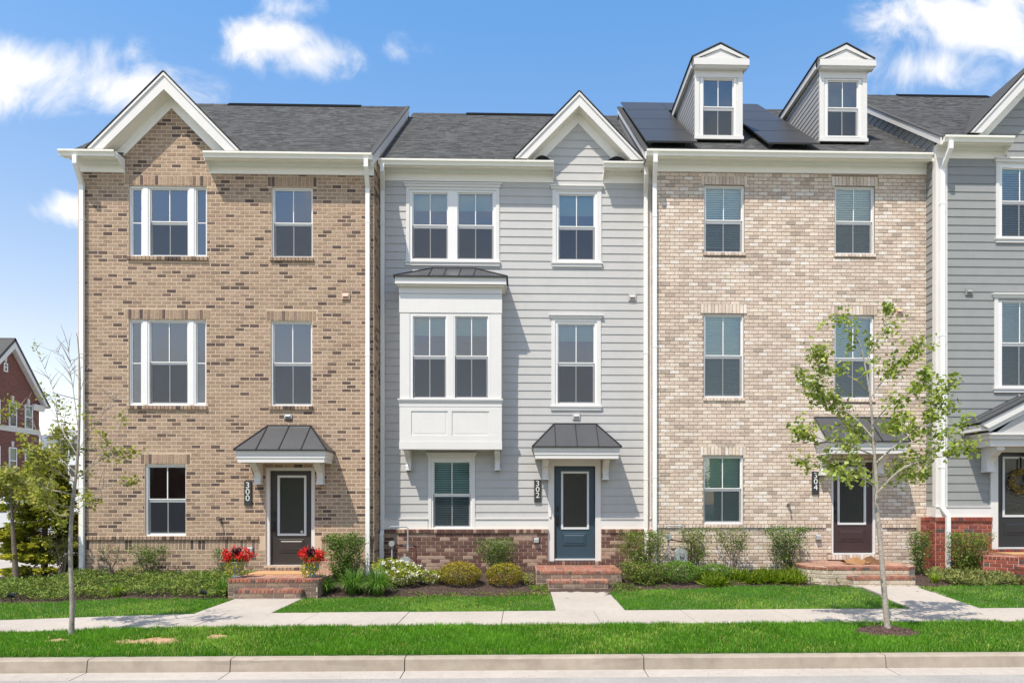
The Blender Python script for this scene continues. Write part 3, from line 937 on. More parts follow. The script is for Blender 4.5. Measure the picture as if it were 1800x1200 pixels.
def hip_hood(house, Y, lx0, lx1, tx0, tx1, zl, zt, proj, mid=1, fas=.24, shed=False, tiers=((0, .085), (.014, .07), (.028, .085)), brackets=(), bh=.45, name='door_hood'):
    """standing-seam metal hood with boxed fascia; lip limits lx, top limits tx at the wall"""
    yl = Y - proj
    mb = MB()
    i = .028
    z = zl - .012
    for off, h in tiers:
        o = i + off
        mb.px([(yl + o, z), (yl + o, z - h), (yl + o + .03, z - h), (yl + o + .03, z)], lx0 + o, lx1 - o)
        for xx, sgn in ((lx0 + o, 1), (lx1 - o, -1)):
            mb.box(xx, xx + sgn * .03, yl + o + .0301, Y - .001, z - h, z)
        z -= h
    hood = mb.build(name, 'white', house)
    zb = z
    mb = MB()
    mb.box(lx0 + .06, lx1 - .06, yl + .06, Y - .001, zb + .012, zb + .03)
    mb.build('soffit_panel', 'soffit', hood)
    # roof panels
    def panel(pts):
        m2 = MB()
        m2.slab([Vector(p) for p in pts], .010)
        m2.build('roof_panel', 'metalroof', hood)
    xs = [tx0 + (tx1 - tx0) * k / (mid + 1) for k in range(mid + 2)] if not shed else [lx0 + (lx1 - lx0) * k / (mid + 1) for k in range(mid + 2)]
    T0 = [(x, Y - .001, zt) for x in xs]
    L0 = [(x, yl, zl) for x in xs]
    for k in range(len(xs) - 1):
        panel([L0[k], L0[k + 1], T0[k + 1], T0[k]])
    if not shed:
        panel([(lx0, yl, zl), L0[0], T0[0]])
        panel([L0[-1], (lx1, yl, zl), T0[-1]])
        panel([(lx0, Y - .001, zl), (lx0, yl, zl), T0[0]])
        panel([(lx1, yl, zl), (lx1, Y - .001, zl), T0[-1]])
    up = Vector((0, -(zt - zl), proj)).normalized()
    for k in range(len(xs)):
        m2 = MB()
        m2.bar(Vector(L0[k]) + up * .008, Vector(T0[k]) + up * .008, .014, .022, up)
        m2.build('seam', 'seam', hood)
    if not shed:
        for a, b in (((lx0, yl, zl), T0[0]), ((lx1, yl, zl), T0[-1])):
            m2 = MB()
            m2.bar(Vector(a) + Vector((0, 0, .008)), Vector(b) + Vector((0, 0, .008)), .03, .022)
            m2.build('hip_cap', 'seam', hood)
    m2 = MB()
    m2.bar((lx0 - .006, yl - .004, zl - .006), (lx1 + .006, yl - .004, zl - .006), .02, .026)
    for xx in (lx0, lx1):
        m2.bar((xx, yl + .008, zl - .006), (xx, Y, zl - .006), .02, .026)
    m2.bar((xs[0], Y - .008, zt + .004), (xs[-1], Y - .008, zt + .004), .016, .03)
    m2.build('drip_edge', 'seam', hood)
    if shed:
        for xx in (lx0 + .02, lx1 - .02):
            m2 = MB()
            m2.px([(yl + .03, zl - .02), (Y - .001, zl - .02), (Y - .001, zt - .03)], xx - .012, xx + .012)
            m2.build('side_panel', 'white', hood)
    for bx in brackets:
        bracket(hood, bx, Y, zb + .012, .13, bh, min(.38, proj * .62))
    return hood, zb

def small_vent(house, x, Y, z, w=.15, h=.15, mat='vent', name='wall_vent'):
    mb = MB()
    mb.box(x - w / 2, x + w / 2, Y - .022, Y, z - h / 2, z + h / 2)
    mb.solid([(x - w * .34, Y - .0221, z - h * .06), (x + w * .34, Y - .0221, z - h * .06), (x + w * .34, Y - .0221, z + h * .30), (x - w * .34, Y - .0221, z + h * .30)],
             [(x - w * .34, Y - .050, z - h * .06), (x + w * .34, Y - .050, z - h * .06), (x + w * .34, Y - .026, z + h * .30), (x - w * .34, Y - .026, z + h * .30)])
    v = mb.build(name, mat, house)
    mb = MB()
    for k in range(3):
        zz = z - h * .40 + k * h * .09
        mb.box(x - w * .34, x + w * .34, Y - .032, Y - .0222, zz, zz + h * .035)
    mb.build('louvre', mat, v)
    return v

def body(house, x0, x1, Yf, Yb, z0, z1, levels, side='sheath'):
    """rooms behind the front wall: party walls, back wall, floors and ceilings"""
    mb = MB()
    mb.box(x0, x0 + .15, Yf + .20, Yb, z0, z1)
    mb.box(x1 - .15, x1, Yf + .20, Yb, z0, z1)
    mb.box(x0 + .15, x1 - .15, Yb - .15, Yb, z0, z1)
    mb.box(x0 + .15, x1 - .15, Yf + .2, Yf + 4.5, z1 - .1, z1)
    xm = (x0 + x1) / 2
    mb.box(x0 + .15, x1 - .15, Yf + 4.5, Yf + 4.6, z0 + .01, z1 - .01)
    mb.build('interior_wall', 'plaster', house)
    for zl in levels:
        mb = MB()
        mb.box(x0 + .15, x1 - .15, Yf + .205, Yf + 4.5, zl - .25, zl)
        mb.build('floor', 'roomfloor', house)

# ------------------------------------------------------------------ the four townhouses
def rect(x0, y0, x1, y1, Y):
    """photo rectangle measured on the facade plane Y -> (x0,x1,z0,z1) in metres"""
    xm = (x0 + x1) / 2
    return (X(x0, Y), X(x1, Y), Z(y1, xm, Y), Z(y0, xm, Y))

def unit(gx0, gx1, gy0, gy1, ry0, ry1, Y, muntin=True, double=True):
    xm = (gx0 + gx1) / 2
    return (X(gx0, Y), X(gx1, Y), Z(gy1, xm, Y), Z(gy0, xm, Y), Z(ry1, xm, Y), Z(ry0, xm, Y), muntin, double)

def main_roof(house, xL, xR, Ye, ze, sl, Yr, gb=None, vent=None, skip2=None):
    zr = ze + sl * (Yr - Ye)
    pt = lambda x, y: (x, y, ze + sl * (y - Ye))
    mb = MB()
    if gb:
        xc, half, zg, pitch = gb
        zp = zg + half * pitch
        Ya = Ye + (zp - ze) / sl
        Yt = Ye + max(0.0, (zg - ze) / sl)
        mb.slab([pt(xL, Ye), pt(xc - half, Ye), pt(xc - half, Yt), pt(xc, Ya), pt(xc, Yr), pt(xL, Yr)], .03)
        mb.slab([pt(xc + half, Ye), pt(xR, Ye), pt(xR, Yr), pt(xc, Yr), pt(xc, Ya), pt(xc + half, Yt)], .03)
        inside = lambda c: abs(c.x - xc) < half and c.z < zp - abs(c.x - xc) * pitch
    else:
        mb.slab([pt(xL, Ye), pt(xR, Ye), pt(xR, Yr), pt(xL, Yr)], .03)
        inside = lambda c: False
        Ya = Yt = None
    mb.slab([(xL, Yr, zr), (xR, Yr, zr), (xR, Yr + 5, zr - 5 * sl), (xL, Yr + 5, zr - 5 * sl)], .03)
    mb.build('roof', 'shingle', house)
    V = Vector((0, 1, sl))
    lv = (Yr - Ye) * math.hypot(1, sl)
    shingles(house, (xL, Ye - .02, ze - .02 * sl + .003), (1, 0, 0), V, xR - xL, lv, skip=lambda c: inside(c) or (skip2 is not None and skip2(c)))
    mb = MB()
    n = int((xR - xL) / .3)
    for i in range(n):
        a = xL + (xR - xL) * i / n
        b = xL + (xR - xL) * (i + 1) / n
        mb.slab([(a, Yr - .15, zr - .15 * sl + .016), (b, Yr - .15, zr - .15 * sl + .022), (b, Yr + .004, zr + .022), (a, Yr + .004, zr + .016)], .012, random.random())
        mb.slab([(a, Yr - .004, zr + .017), (b, Yr - .004, zr + .023), (b, Yr + .15, zr - .15 * sl + .022), (a, Yr + .15, zr - .15 * sl + .016)], .012, random.random())
    mb.build('ridge_cap', 'shingle', house, kind='stuff')
    if vent:
        mb = MB()
        mb.px([(Yr - .16, zr - .16 * sl + .03), (Yr - .15, zr - .15 * sl + .04), (Yr, zr + .052), (Yr + .15, zr - .15 * sl + .04), (Yr + .16, zr - .16 * sl + .03), (Yr, zr + .03)], vent[0], vent[1])
        mb.build('ridge_vent', 'rubber', house)
    return zr, Ya, Yt

def barge(house, x, s, Ye, ze, sl, Yr, h=.20, mat='white'):
    """board along the sloping end of a roof; s = side it faces"""
    mb = MB()
    a = [(Ye, ze + .02), (Yr, ze + .02 + sl * (Yr - Ye)), (Yr, ze + .02 + sl * (Yr - Ye) - h), (Ye, ze + .02 - h)]
    mb.solid([(x, y, z) for y, z in a], [(x + s * .03, y, z) for y, z in a])
    mb.build('barge_board', mat, house)
    mb = MB()
    a = [(Ye, ze + .036), (Yr, ze + .036 + sl * (Yr - Ye)), (Yr, ze + .006 + sl * (Yr - Ye)), (Ye, ze + .006)]
    mb.solid([(x - s * .06, y, z) for y, z in a], [(x + s * .045, y, z) for y, z in a])
    mb.build('roof_edge', 'shingle', house)

ZG = .38      # soil level along the walls
# ============================ 300: tan brick, cross gable on its west end
Y3 = 0.0
xl3, xr3 = X(137.5), X(657.5)
H300 = thing('townhouse', ((xl3 + xr3) / 2, 0, ZG), 'tan brick townhouse with a brick front gable and brown-black door', 'house', 'townhouses in the row')
zt3 = Z(265.5, 400, -.40)
zfb3 = Z(305.5, 400, 0)
W300 = []
wins3 = {}
wins3['t3'] = rect(226.5, 326.5, 363.5, 451, 0)
wins3['s3'] = rect(226, 561.5, 362.5, 712.5, 0)
wins3['tr'] = rect(477.5, 329, 549.5, 452.5, 0)
wins3['sr'] = rect(475.5, 564, 548.5, 713, 0)
wins3['g'] = rect(254.5, 815.5, 326.5, 941.5, 0)
door3 = (X(467), X(553), Z(993, 510), Z(821, 510))
holes3 = [(a, b, c, d) for a, b, c, d in wins3.values()] + [door3]
cut3 = list(holes3)
br = Bricks()
F3 = FRONT(0)
def soldier(br, fr, r, cut, h=.21, ext=.09, nf=.006):
    a, b, c, d = r
    br.row(fr, a - ext, b + ext, d + .005, d + .005 + h, .0795, nf)
    cut.append((a - ext, b + ext, d - .02, d + .005 + h))
def rowlock(br, fr, r, cut, h=.09, ext=.03, nf=.045):
    a, b, c, d = r
    br.row(fr, a - ext, b + ext, c - h, c - .002, .0795, nf)
    cut.append((a - ext, b + ext, c - h, c + .02))
for k, r in wins3.items():
    soldier(br, F3, r, cut3)
    if k != 'g': rowlock(br, F3, r, cut3)
zw3 = wins3['g'][2]                 # top of the water table
zb3 = .15
rowlock(br, F3, (door3[0] - .02, door3[1] + .02, door3[2] - .035, door3[3]), cut3, .10, .0, .09)
for a, b in ((xl3, door3[0] - .14), (door3[1] + .14, xr3)):
    br.row(F3, a, b, zw3 - .085, zw3 - .002, .0795, .04)
    br.row(F3, a, b, zw3 - .295, zw3 - .085, .0795, .003)
    cut3.append((a, b, zw3 - .295, zw3))
g3 = dict(xc=X(287.5, -.34), tipL=X(154, -.34), tipR=X(421, -.34))
half3 = (g3['tipR'] - g3['tipL']) / 2
xc3 = (g3['tipR'] + g3['tipL']) / 2
zg3 = Z(263, 287, -.34)
zp3 = Z(128, 287, -.34)
pt3 = (zp3 - zg3) / half3
def lim3(z):
    if z < zt3 - .07: return (xl3, xr3)
    d = (zp3 - .12 - z) / pt3
    return (xc3 - d, xc3 + d)
br.running(F3, xl3, xr3, zb3, zw3 - .295, cut3, limits=lim3, nf=.003, j=.0115)
br.running(F3, xl3, xr3, zw3, zp3 - .2, cut3, limits=lim3, nf=.003, j=.0115)
mb = MB()
holed(mb, xl3, xr3, 0.0, zt3 - .065, 0.0, holes3, .2)
dd = (zp3 - .12 - (zt3 - .065)) / pt3
mb.face([(xc3 - dd, 0, zt3 - .065), (xc3 + dd, 0, zt3 - .065), (xc3, 0, zp3 - .12)])
wall3 = mb.build('wall', 'm300', H300)
# east return, in shade
FE = Frame((xr3, 0, 0), (0, 1, 0), (0, 0, 1), (1, 0, 0))
br.running(FE, 0, .66, zb3, zt3 - .10, [], phase=.1)
br.finish(wall3, 'b300')
mb = MB()
mb.box(xr3 - .02, xr3 - .001, .01, .75, 0, zt3 - .05)
mb.solid([(xr3 - .02, -.2, zt3 - .1), (xr3 - .02, 4.44, zt3 + 3.4), (xr3 - .02, 4.44, zt3 - .1)], [(xr3 - .002, -.2, zt3 - .1), (xr3 - .002, 4.44, zt3 + 3.4), (xr3 - .002, 4.44, zt3 - .1)])
mb.build('side_wall', 'm300', H300)
mb = MB()
mb.box(xl3, xl3 + .02, .21, 8.4, 0, zt3 - .1)
mb.solid([(xl3 + .01, .0, zt3 - .1), (xl3 + .01, 4.3, zt3 + 3.3), (xl3 + .01, 8.6, zt3 - .1)], [(xl3 + .03, .0, zt3 - .1), (xl3 + .03, 4.3, zt3 + 3.3), (xl3 + .03, 8.6, zt3 - .1)])
mb.build('gable_wall', 'farbrick', H300)
body(H300, xl3 + .03, xr3 - .02, 0, 8.5, 0, zt3 - .12, (.52, 3.55, 6.6))
# openings
dp = .035
def triple(Yw, outer, px, ys, lbl=None):
    (gy0, gy1, ry0, ry1) = ys
    us = [unit(px[0], px[1], gy0, gy1, ry0, ry1, Yw, False, False), unit(px[2], px[3], gy0, gy1, ry0, ry1, Yw), unit(px[4], px[5], gy0, gy1, ry0, ry1, Yw, False, False)]
    wo = window(H300, Yw + dp, outer, us, label=lbl)
    for a, b in ((px[1] + 5, px[2] - 5), (px[3] + 5, px[4] - 5)):     # flat mullion covers between the units
        mb = MB()
        mb.box(X(a, Yw), X(b, Yw), Yw + dp - .012, Yw + dp - .0005, outer[2] + .02, outer[3] - .012)
        mb.build('mullion', 'vinyl', wo)
triple(0, wins3['t3'], (231, 245.5, 264, 327, 345, 359.5), (332, 446.5, 387, 393), 'triple window with narrow side lights under the gable')
triple(0, wins3['s3'], (230.5, 245, 263, 326.5, 344.5, 358.5), (566.5, 707, 634.5, 640), 'triple window with narrow side lights on the middle storey')
window(H300, dp, wins3['tr'], [unit(482, 546, 333.5, 448.5, 389.5, 395, 0)])
window(H300, dp, wins3['sr'], [unit(480.5, 545, 568.5, 709, 636, 642, 0)])
window(H300, dp, wins3['g'], [unit(259.5, 323.5, 821, 937, 876, 882.5, 0)])
# door
mb = MB()
mb.box(door3[0], X(476, .10), .03, .135, door3[2], door3[3])
mb.box(X(549, .10), door3[1], .03, .135, door3[2], door3[3])
mb.box(X(476, .10), X(549, .10), .031, .135, Z(827, 510, .1), door3[3])
mb.build('door_frame', 'white', H300)
YD = .10
door(H300, YD, (X(476, YD), X(549, YD), Z(992, 510, YD), Z(827, 510, YD)), (X(489, YD), X(538, YD), Z(940, 510, YD), Z(836, 510, YD)),
     (X(490.5, YD), X(535, YD), Z(971, 510, YD), Z(947, 510, YD)), 'door300')
mb = MB()
for k in range(6):
    pass
mb.lathe((0, 0, 0), [(.001, 0), (.028, 0), (.028, .003), (.001, .003)], 14)
st = mb.build('sticker', 'petalw', None)
st.rotation_euler = (math.pi / 2, 0, 0)
st.parent = H300
st.location = Vector((X(531, YD), YD - .0165, Z(934, 531, YD))) - ORG[H300.name]
# hood
P3 = .68
hip_hood(H300, -.009, X(410.5, -P3), X(573.5, -P3), X(471, 0), X(546.5, 0), Z(790, 490, -P3), Z(748.5, 508, 0), P3 - .009, 1,
         brackets=(X(451, -.2), X(561, -.2)))
# eaves and roof
eave(H300, X(112, -.3), X(219, 0), 0, zt3, .30, fr_a=xl3 + .02, fr_b=X(219, 0), gx=(X(101, -.4), X(219, 0)))
eave(H300, X(371, 0), xr3 + .0, 0, zt3, .30, fr_a=X(371, 0), fr_b=xr3, gx=(X(371, 0), X(654, -.35)))
for xx in (X(219, 0) + .006, X(371, 0) - .006):
    cap_end(H300, xx, 0, zt3, .30, .06, .26)
gable(H300, xc3, half3, -.34, 0, zg3, pt3, zt3)
S3, YR3 = .768, 4.44
zr3, Ya3, Yt3 = main_roof(H300, X(119, -.3), xr3, -.30, zt3 - .012, S3, YR3, (xc3, half3, zg3, pt3), (X(403, YR3), X(635, YR3)))
gable_roof(H300, xc3, half3, -.34, zg3, pt3, Ya3, Yt3)
barge(H300, xr3, 1, -.30, zt3 - .012, S3, YR3, .24)
mb = MB()
for a, b in ((X(170, -.3), X(219, 0)), (X(371, 0), X(402, -.3))):
    mb.slab([(a, -.31, zt3 - .01), (b, -.31, zt3 - .01), (b, -.002, zt3 + .13), (a, -.002, zt3 + .13)], .015)
mb.build('return_roof', 'shingle', H300)
downspout(H300, X(144.5, -.05), -.008, zt3 - .11, .12, -.36, kick=None, x_top=X(132, -.36))
downspout(H300, X(646.5, -.05), -.008, zt3 - .11, .12, -.36, x_top=X(643.5, -.36))
small_vent(H300, X(507, 0), -.01, Z(731.5, 507, 0), .16, .09, 'pipe')
small_vent(H300, X(608, 0), -.01, Z(521, 608, 0), .17, .15, 'ventbrick')
def spigot(house, x, Y, z):
    mb = MB()
    mb.tube([(x, Y, z), (x, Y - .05, z)], .035, 10)
    mb.tube([(x, Y - .04, z), (x, Y - .10, z - .01), (x, Y - .12, z - .06)], .014, 7)
    mb.tube([(x - .03, Y - .085, z + .035), (x + .03, Y - .085, z + .035)], .008, 5)
    mb.build('water_spigot', 'barkd', house)
def outlet(house, x, Y, z):
    mb = MB()
    mb.box(x - .055, x + .055, Y - .03, Y, z - .06, z + .06)
    mb.px([(Y - .031, z + .06), (Y - .075, z + .03), (Y - .075, z - .04), (Y - .031, z - .055)], x - .05, x + .05)
    mb.build('outlet_cover', 'pipe', house)
spigot(H300, X(387, 0), -.01, Z(911, 387))
outlet(H300, X(441, 0), -.01, Z(966, 441))

# ============================ 302: pale grey lap siding
Y2 = .65
x304l = X(1153, .15)
xl2, xr2 = xr3 + .01, x304l - .012
H302 = thing('townhouse', ((xl2 + xr2) / 2, Y2, ZG), 'pale grey sided townhouse with a white bay window and slate-blue door', 'house', 'townhouses in the row')
zt2 = Z(280, 820, Y2 - .4)
zfb2 = Z(322, 820, Y2)
ztrim2b, ztrim2t = Z(929, 860, Y2), Z(912, 860, Y2)
wt2 = rect(720, 335, 872, 459, Y2)
wtr2 = rect(977.5, 337, 1049.5, 461, Y2)
wsr2 = rect(976, 565, 1049, 712, Y2)
wg2 = rect(758.5, 806.5, 829.5, 928, Y2)
cas = {'t': rect(714, 330, 878, 460, Y2), 'tr': rect(971, 334, 1057, 462, Y2), 'sr': rect(969, 560, 1056, 713, Y2), 'g': rect(753, 802, 835, 929, Y2)}
door2 = (X(974, Y2), X(1046, Y2), Z(983, 1010, Y2), Z(819, 1010, Y2))
dcas2 = (X(963.5, Y2), X(1055.5, Y2), Z(983, 1010, Y2), Z(806, 1010, Y2))
YB = .15
bay_hole = (X(716, Y2), X(866, Y2), Z(706, 790, Y2), Z(548, 790, Y2))
mb = MB()
xc2 = (X(905.5, Y2 - .34) + X(1130.5, Y2 - .34)) / 2
half2 = (X(1130.5, Y2 - .34) - X(905.5, Y2 - .34)) / 2
zg2 = Z(279.5, 1018, Y2 - .34)
zp2 = Z(162.5, 1018, Y2 - .34)
pt2 = (zp2 - zg2) / half2
holes2 = [wt2, wtr2, wsr2, wg2, door2, bay_hole]
holed(mb, xl2, xr2, 0, zt2 - .065, Y2, holes2, .2)
dd = (zp2 - .12 - (zt2 - .065)) / pt2
mb.face([(xc2 - dd, Y2, zt2 - .065), (xc2 + dd, Y2, zt2 - .065), (xc2, Y2, zp2 - .12)])
wall2 = mb.build('wall', 'sheath', H302)
bayx0, bayx1 = X(703, YB), X(881.5, YB)
bayz0, bayz1 = Z(789, 790, YB), Z(489, 790, YB)
cut2 = [cas['t'], cas['tr'], cas['sr'], cas['g'], dcas2, (bayx0 + .01, bayx1 - .01, bayz0 + .02, bayz1 + .02)]
def lim2(z):
    if z < zt2 - .07: return (X(671, Y2), X(1131.5, Y2))
    d = (zp2 - .12 - z) / pt2
    return (xc2 - d, xc2 + d)
sidings(wall2, 'siding', xl2, xr2, ztrim2t - .02, zp2 - .15, Y2, cut2, .1795, lim2)
# base trim, plinth
for a, b in ((xl2, cas['g'][0] - .005), (cas['g'][1] + .005, dcas2[0]), (dcas2[1], xr2)):
    mb = MB()
    mb.box(a, b, Y2 - .045, Y2 - .001, ztrim2b, ztrim2t)
    mb.box(a, b, Y2 - .065, Y2 - .0005, ztrim2t, ztrim2t + .02)
    mb.build('base_trim', 'white', H302)
mb = MB()
mb.box(cas['g'][0] - .004, cas['g'][1] + .004, Y2 - .046, Y2 - .001, ztrim2b, cas['g'][2])
mb.build('window_apron', 'white', H302)
mb = MB()
for a, b in ((xl2, dcas2[0]), (dcas2[1], xr2)):
    mb.box(a, b, Y2 - .09, Y2 - .003, 0, ztrim2b - .075)
    mb.box(a, b, Y2 - .105, Y2 - .003, ztrim2b - .075, ztrim2b - .001)
plinth2 = mb.build('plinth', 'm302', H302)
br = Bricks()
FP = FRONT(Y2 - .09)
for a, b in ((xl2, dcas2[0] - .004), (dcas2[1] + .004, xr2)):
    br.row(FRONT(Y2 - .105), a, b, ztrim2b - .095, ztrim2b - .002, .0795, .022)
    br.running(FP, a, b, .13, ztrim2b - .097, [], .0795)
br.row(FRONT(Y2 - .10), dcas2[0] - .03, dcas2[1] + .03, door2[2] - .125, door2[2] - .03, .0795, .05, -.1)
br.finish(plinth2, 'b302')
# corner boards
mb = MB()
mb.box(X(1130.5, Y2), xr2, Y2 - .03, Y2 - .001, ztrim2t + .021, zt2 - .316)
mb.build('corner_board', 'white', H302)
mb = MB()
mb.box(xl2, X(672, Y2), Y2 - .03, Y2 - .001, ztrim2t + .021, zt2 - .316)
mb.build('corner_board', 'white', H302)
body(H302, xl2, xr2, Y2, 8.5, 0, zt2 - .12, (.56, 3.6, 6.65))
# windows
rec = .012
def u2(*a): return unit(*a, Y2)
window(H302, Y2 - rec, wt2, [u2(726.5, 785.5, 341, 453.5, 394.5, 400.5), u2(806, 865.5, 341, 454, 395, 401)], shade=.24)
window(H302, Y2 - rec, wtr2, [u2(983.5, 1043.5, 343.5, 455, 397, 403)], shade=.30)
window(H302, Y2 - rec, wsr2, [u2(982, 1043.5, 571, 707, 636.5, 643)], shade=.20)
window(H302, Y2 - rec, wg2, [u2(763.5, 825, 812.5, 924.5, 867, 873)], blinds=(1.0, .62))
for k, inner in (('t', wt2), ('tr', wtr2), ('sr', wsr2)):
    siding_trim(H302, Y2, *cas[k], inner)
siding_trim(H302, Y2, *cas['g'], wg2, sill=False)
# door and casing
mb = MB()
t = Y2 - .05
mb.box(dcas2[0], door2[0], t, Y2 + .10, dcas2[2] - .03, dcas2[3])
mb.box(door2[1], dcas2[1], t, Y2 + .10, dcas2[2] - .03, dcas2[3])
mb.box(door2[0], door2[1], t + .001, Y2 + .10, door2[3], dcas2[3])
mb.build('door_frame', 'white', H302)
YD = Y2 + .04
door(H302, YD, (X(975, YD), X(1045, YD), Z(981, 1010, YD), Z(820, 1010, YD)), (X(987, YD), X(1034.5, YD), Z(929, 1010, YD), Z(829, 1010, YD)),
     (X(988.5, YD), X(1030.5, YD), Z(958.5, 1010, YD), Z(936.5, 1010, YD)), 'door302')
mb = MB()
mb.box(X(967, Y2) - .022, X(967, Y2) + .022, Y2 - .075, Y2 - .051, Z(908, 967, Y2), Z(892, 967, Y2))
db = mb.build('doorbell', 'vinyl', H302)
hip_hood(H302, Y2 - .022, X(936, Y2 - .7), X(1092.5, Y2 - .7), X(974.5, Y2), X(1047, Y2), Z(784.5, 1014, Y2 - .7), Z(745, 1014, Y2), .68, 1,
         brackets=(X(958.5, Y2 - .2), X(1065, Y2 - .2)))
# bay window
bx0, bx1 = bayx0, bayx1
mb = MB()
wz0, wz1 = Z(702, 790, YB), Z(552, 790, YB)
us = [unit(727.5, 782.5, 557.5, 697.5, 624.5, 630.5, YB), unit(801.5, 856, 557.5, 697.5, 624.5, 630.5, YB)]
wo = (X(721.5, YB), X(861, YB), wz0, wz1)
holed(mb, bx0, bx1, bayz0, bayz1, YB, [wo], .10)
for xx in (bx0, bx1):
    mb.face([(xx, YB, bayz0), (xx, Y2 - .001, bayz0), (xx, Y2 - .001, bayz1), (xx, YB, bayz1)])
mb.face([(bx0, YB, bayz0), (bx1, YB, bayz0), (bx1, Y2 - .001, bayz0), (bx0, Y2 - .001, bayz0)])
mb.face([(bx0, YB, bayz1), (bx1, YB, bayz1), (bx1, Y2 - .001, bayz1), (bx0, Y2 - .001, bayz1)])
bay = mb.build('bay_window', 'white', H302)
window(bay, YB - .008, wo, us, shade=.22, sub=True, name='window_frame')
def trimbox(name, px0, px1, py0, py1, th, mat='white', par=bay, wrap=False):
    m2 = MB()
    a, b, c, d = X(px0, YB), X(px1, YB), Z(py1, 790, YB), Z(py0, 790, YB)
    m2.box(a, b, YB - th, YB - .0008, c, d)
    if wrap:
        m2.box(b - th, b + .0, YB, Y2 - .03, c, d)
        m2.box(a, a + th, YB, Y2 - .03, c, d)
    m2.build(name, mat, par)
trimbox('frieze_board', 702, 882.5, 517, 550, .022)
trimbox('frieze_board', 701.5, 883, 500, 516.5, .034)
trimbox('corner_board', 703, 720.5, 552, 701, .018)
trimbox('corner_board', 862, 881.5, 552, 701, .018)
trimbox('mullion', 786.5, 797.5, 553, 701, .016)
trimbox('sill', 699.5, 884.5, 701, 703.5, .06)
trimbox('sill', 701, 883, 703.5, 707, .04)
trimbox('apron', 702, 882, 707, 714.5, .022)
trimbox('rail', 702, 882.5, 776, 789.5, .026)
trimbox('rail', 702.5, 882, 714.5, 722.5, .016)
trimbox('rail', 702.5, 882, 765, 776, .016)
for a, b in ((702.5, 723), (787, 794.5), (859.5, 882)):
    trimbox('stile', a, b, 722.5, 765, .0155)
for a, b in ((724, 786), (795.5, 858.5)):
    trimbox('panel', a + 3, b - 3, 726, 761.5, .004)
for bxp in (714.5, 873.5):
    bracket(bay, X(bxp, YB + .1), Y2 - .022, bayz0 - .002, .11, .44, .34)
hd, zb = hip_hood(H302, Y2 - .022, X(691.5, -.03), X(892, -.03), X(760, Y2), X(836, Y2), Z(485, 792, -.03), Z(472.5, 792, Y2), .66, 2,
                  tiers=((0, .15), (.10, .04)), name='bay_roof')
# eaves, gable, roof
eave(H302, xl2 + .03, X(973, Y2 - .3), Y2, zt2, .30, fr_b=X(972, Y2), gx=(X(664, Y2 - .4), X(973.5, Y2 - .35)), frieze=.24)
eave(H302, X(1061.5, Y2 - .3), xr2 + .0, Y2, zt2, .30, fr_a=X(1061, Y2), gx=(X(1061, Y2 - .4), X(1146, Y2 - .35)), frieze=.24)
for xx in (X(973, Y2 - .2), X(1061.5, Y2 - .2)):
    cap_end(H302, xx, Y2, zt2, .30, .06, .28)
gable(H302, xc2, half2, Y2 - .34, Y2, zg2, pt2, zt2, .20)
S2, YR2 = .766, 5.05
zr2, Ya2, Yt2 = main_roof(H302, xl2 + .02, x304l - .2, Y2 - .30, zt2 - .012, S2, YR2, (xc2, half2, zg2, pt2), (X(820, YR2), X(975, YR2)))
gable_roof(H302, xc2, half2, Y2 - .34, zg2, pt2, Ya2, Yt2)
for a, b in ((940, 972), (1062, 1100)):          # little curved saddles on the returns
    mb = MB()
    x0, x1 = X(a, Y2 - .25), X(b, Y2 - .25)
    pr = []
    n = 8
    for i in range(n + 1):
        q = i / n
        hgt = .16 * math.sin(math.pi * (.15 + .85 * (q if a < 1000 else 1 - q)))
        pr.append((x0 + (x1 - x0) * q, zt2 + hgt))
    mb.py([(x0, zt2 - .012)] + pr + [(x1, zt2 - .012)], Y2 - .29, Y2 - .04)
    mb.build('return_saddle', 'rubber', H302)
downspout(H302, X(673, Y2 - .05), Y2 - .03, zt2 - .11, .12, Y2 - .36, x_top=X(672, Y2 - .36), kick=(1.15, .09, 0))
downspout(H302, X(1134.5, Y2 - .05), Y2 - .03, zt2 - .11, .25, Y2 - .36, x_top=X(1136, Y2 - .36), kick=(1.15, .09, 0))
small_vent(H302, X(1111, Y2), Y2 - .02, Z(523, 1111, Y2), .17, .15, 'siding')
small_vent(H302, X(1013, Y2), Y2 - .02, Z(731.5, 1013, Y2), .17, .15, 'siding')
outlet(H302, X(942.5, Y2), Y2 - .10, Z(949, 942, Y2))

# ============================ 304: cream brick, dormers, solar panels
Y4 = .15
xl4, xr4 = x304l, X(1630, Y4)
H304 = thing('townhouse', ((xl4 + xr4) / 2, Y4, ZG), 'cream brick townhouse with two dormers, solar panels and maroon door', 'house', 'townhouses in the row')
zt4 = Z(265, 1390, Y4 - .4)
w4 = {}
w4['tl'] = rect(1238, 325.5, 1308.5, 444, Y4)
w4['tr'] = rect(1467.5, 327.5, 1537.5, 446.5, Y4)
w4['sl'] = rect(1237, 551.5, 1307.5, 699, Y4)
w4['sr'] = rect(1466.5, 554.5, 1536.5, 701, Y4)
w4['g'] = rect(1236.5, 800.5, 1306.5, 921, Y4)
door4 = (X(1461.5, Y4), X(1539, Y4), Z(972, 1500, Y4), Z(808, 1500, Y4))
holes4 = list(w4.values()) + [door4]
cut4 = list(holes4)
br = Bricks()
F4 = FRONT(Y4)
for k, r in w4.items():
    soldier(br, F4, r, cut4, .205, .07)
    if k != 'g': rowlock(br, F4, r, cut4, .075, .02, .035)
zw4 = w4['g'][2]
rowlock(br, F4, (door4[0] - .02, door4[1] + .02, door4[2] - .03, door4[3]), cut4, .11, .08, .08)
